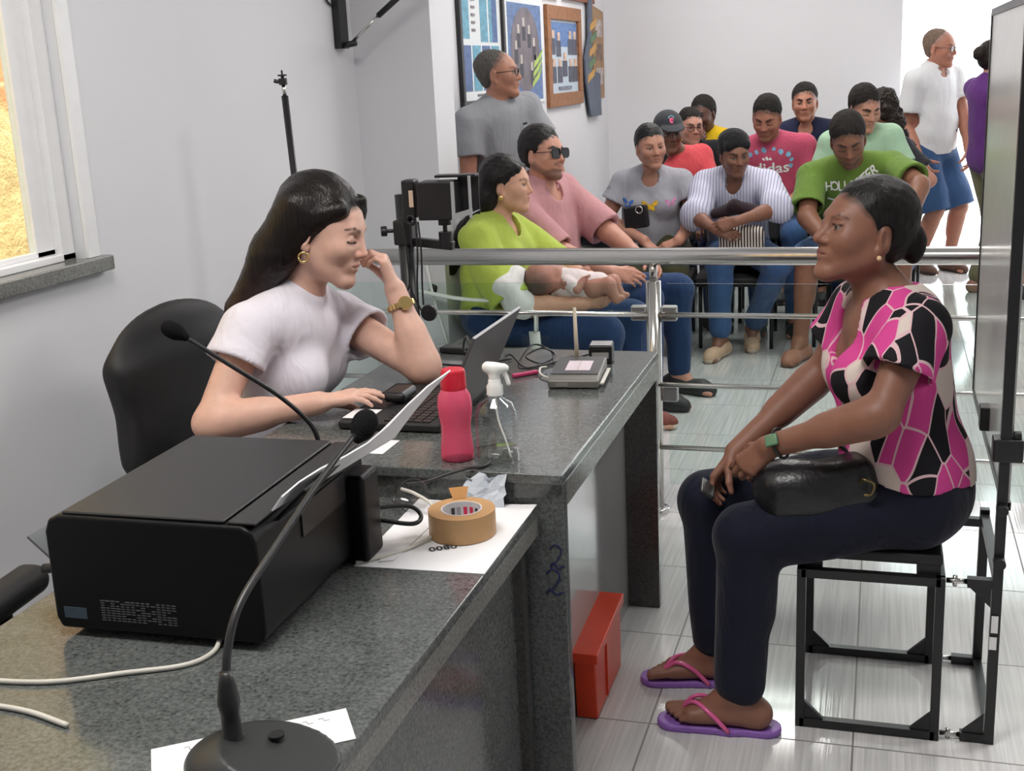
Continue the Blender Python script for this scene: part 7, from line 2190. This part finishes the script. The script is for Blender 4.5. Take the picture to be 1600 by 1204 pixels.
TEAL, NAVY_, WHITE_ = srgb(96, 160, 184), srgb(70, 100, 150), srgb(226, 230, 232)
poster('framed_poster', 5.86, 6.62, 1.345, 1.98, plain('dark_frame', (0.02, 0.02, 0.022), 0.4), 0.035, 'white poster with blue portrait panels in a black frame, behind the standing man', dict(bg=WHITE_, rects=
    [('portrait_panel', 0.08 + 0.20 * c, 0.52 + 0.02 * (c == 0), 0.16, 0.40, TEAL) for c in (0, 2, 3)] + [('portrait_panel', 0.88 - 0.14, 0.52, 0.12, 0.40, NAVY_)] + [('portrait_panel', 0.08 + 0.21 * c, 0.13, 0.17, 0.36, TEAL if c % 2 else NAVY_) for c in range(4)] +
    [('caption', 0.35, 0.085, 0.4, 0.018, srgb(110, 110, 115))] + [('caption', 0.29, 0.60 + 0.06 * i, 0.07, 0.02, srgb(130, 120, 125)) for i in range(5)]))
pt = poster('poster', 6.68, 7.46, 1.33, 1.955, None, 0.0, 'unframed blue graduation poster with an oval group portrait and yellow-green streak', dict(bg=WHITE_, rects=[('blue_field', 0.04, 0.03, 0.90, 0.88, srgb(92, 120, 166))]))
def disc(parent, cy0, cz, ry, rz, x, col, name):
    n = 36; MB().prism([(ry * math.cos(6.2832 * k / n), rz * math.sin(6.2832 * k / n)) for k in range(n)], (XW + x, cy0, cz), (0, 1, 0), (0, 0, 1), 0.0008).build(name, plain('print', col, 0.4, var=0.3, scale=10), parent)


disc(pt, 7.06, 1.64, 0.30, 0.24, 0.0094, srgb(112, 104, 112), 'oval')
for k, (yy, zz) in enumerate(((6.86, 1.66), (6.92, 1.75), (7.03, 1.79), (7.14, 1.75), (7.24, 1.68), (7.26, 1.58), (7.18, 1.54), (6.96, 1.58))):
    MB().box((XW + 0.0103, yy - 0.035, zz - 0.10), (XW + 0.0108, yy + 0.035, zz - 0.02)).build('figure', plain('print', srgb(62, 62, 72), 0.5, var=0.2), pt)
    MB().box((XW + 0.0103, yy - 0.02, zz - 0.02), (XW + 0.0108, yy + 0.02, zz + 0.03)).build('figure', plain('print', srgb(196, 186, 180), 0.5, var=0.2), pt)
for k in range(3):
    MB().prism([(0, 0), (0.16, 0.06), (0.22, 0.12), (0.16, 0.095), (0, 0.03)], (XW + 0.0109, 7.18 + 0.02 * k, 1.42 + 0.055 * k), (0, 1, 0), (0, 0, 1), 0.0005).build('streak', plain('print', srgb(170, 196, 96), 0.5, var=0.2), pt)
FR = plain('carved_brown_frame', srgb(146, 98, 62), 0.5, var=0.25, scale=30, bump=0.3, bscale=60)
p3 = poster('framed_poster', 7.52, 8.42, 1.285, 1.915, FR, 0.085, 'blue portrait poster in a wide brown wooden frame', dict(bg=srgb(186, 200, 214), rects=[('sky_band', 0.10, 0.60, 0.80, 0.24, srgb(88, 124, 178))] +
    [('figure', x, z, 0.13, 0.16, srgb(72, 76, 92)) for x, z in ((0.13, 0.52), (0.28, 0.50), (0.62, 0.52), (0.76, 0.52), (0.13, 0.24), (0.30, 0.24), (0.45, 0.30), (0.62, 0.24), (0.76, 0.24))] +
    [('face_print', x + 0.03, z, 0.07, 0.08, srgb(206, 178, 160)) for x, z in ((0.13, 0.68), (0.28, 0.66), (0.62, 0.68), (0.76, 0.68), (0.13, 0.40), (0.30, 0.40), (0.45, 0.46), (0.62, 0.40), (0.76, 0.40))] +
    [('caption', 0.32, 0.17, 0.36, 0.03, srgb(110, 120, 136))]))
for y0, y1, z0, lab, col in ((7.46, 7.85, 1.958, 'lower edge of a gilded frame hung above the blue portrait poster', srgb(150, 124, 84)), (7.98, 8.85, 1.965, 'lower edge of a red-brown frame hung above the carved wooden frame', srgb(126, 74, 46))):
    t = thing('framed_poster', (XW, (y0 + y1) / 2, z0), lab, 'poster')
    fm_ = plain('frame_wood', col, 0.5, var=0.2, scale=30)
    b = MB(); b.box((XW, y0, z0), (XW + 0.025, y1, z0 + 0.05)); b.box((XW, y0, z0 + 0.05), (XW + 0.025, y0 + 0.05, z0 + 0.6)); b.box((XW, y1 - 0.05, z0 + 0.05), (XW + 0.025, y1, z0 + 0.6)); b.box((XW, y0, z0 + 0.55), (XW + 0.025, y1, z0 + 0.6)); b.build('frame', fm_, t)
    MB().box((XW, y0 + 0.05, z0 + 0.05), (XW + 0.006, y1 - 0.05, z0 + 0.55)).build('sheet', M['paper'], t)
# ornament plaque with a flag-like swirl beside the corner
t = thing('wall_plaque', (XW, 8.85, 1.22), 'wooden plaque with green and yellow ribbon swirl beside the room corner', 'plaque')
MB().prism([(0, 0), (0.34, 0), (0.36, 0.62), (0.0, 0.66)], (XW + 0.0, 8.78, 1.30), (0, 1, 0), (0, 0, 1), 0.02).build('wooden_board', plain('plaque_wood', srgb(156, 122, 86), 0.5, var=0.2, scale=14), t, bevel=0.003)
for k in range(3):
    MB().box((XW + 0.02, 8.86, 1.40 + 0.17 * k), (XW + 0.022, 9.08, 1.52 + 0.17 * k)).build('photo_row', plain('print', srgb(176, 164, 160) if k != 1 else srgb(120, 96, 80), 0.5, var=0.5, scale=26), t)
sw = []
MB().prism([(-0.02, -0.16), (0.32, -0.16), (0.30, 0.14), (0.06, 0.16), (0.10, 0.60), (0.16, 0.78), (0.10, 0.88), (0.0, 0.62), (-0.02, 0.40), (-0.16, 0.24), (-0.14, 0.08)], (XW + 0.022, 8.62, 1.34), (0, 1, 0), (0, 0, 1), 0.012).build('ribbon', plain('ribbon_blue', srgb(84, 94, 112), 0.5, var=0.2, scale=6), t)
for k in range(5):
    z = 1.42 + 0.088 * k; x = 8.52 + 0.035 * min(k, 3)
    MB().prism([(0, 0), (0.20, 0.05), (0.22, 0.10), (0.02, 0.05)], (XW + 0.034, x, z), (0, 1, 0), (0, 0, 1), 0.004).build('ribbon_band', plain('ribbon_gold', srgb(196, 150, 76) if k % 2 == 0 else srgb(92, 122, 88), 0.5, var=0.2), t)
# phone on the window sill
o = MB().obox((XW - 0.02, 2.05, WZ0 + 0.022), (0.075, 0.15, 0.010), np.stack([nrm(V3(1, 0, 0.3)), V3(0, 1, 0), nrm(V3(-0.3, 0, 1))])).build('phone', M['black'], None, bevel=0.004); tag(o, 'black phone lying on the window sill', 'phone')
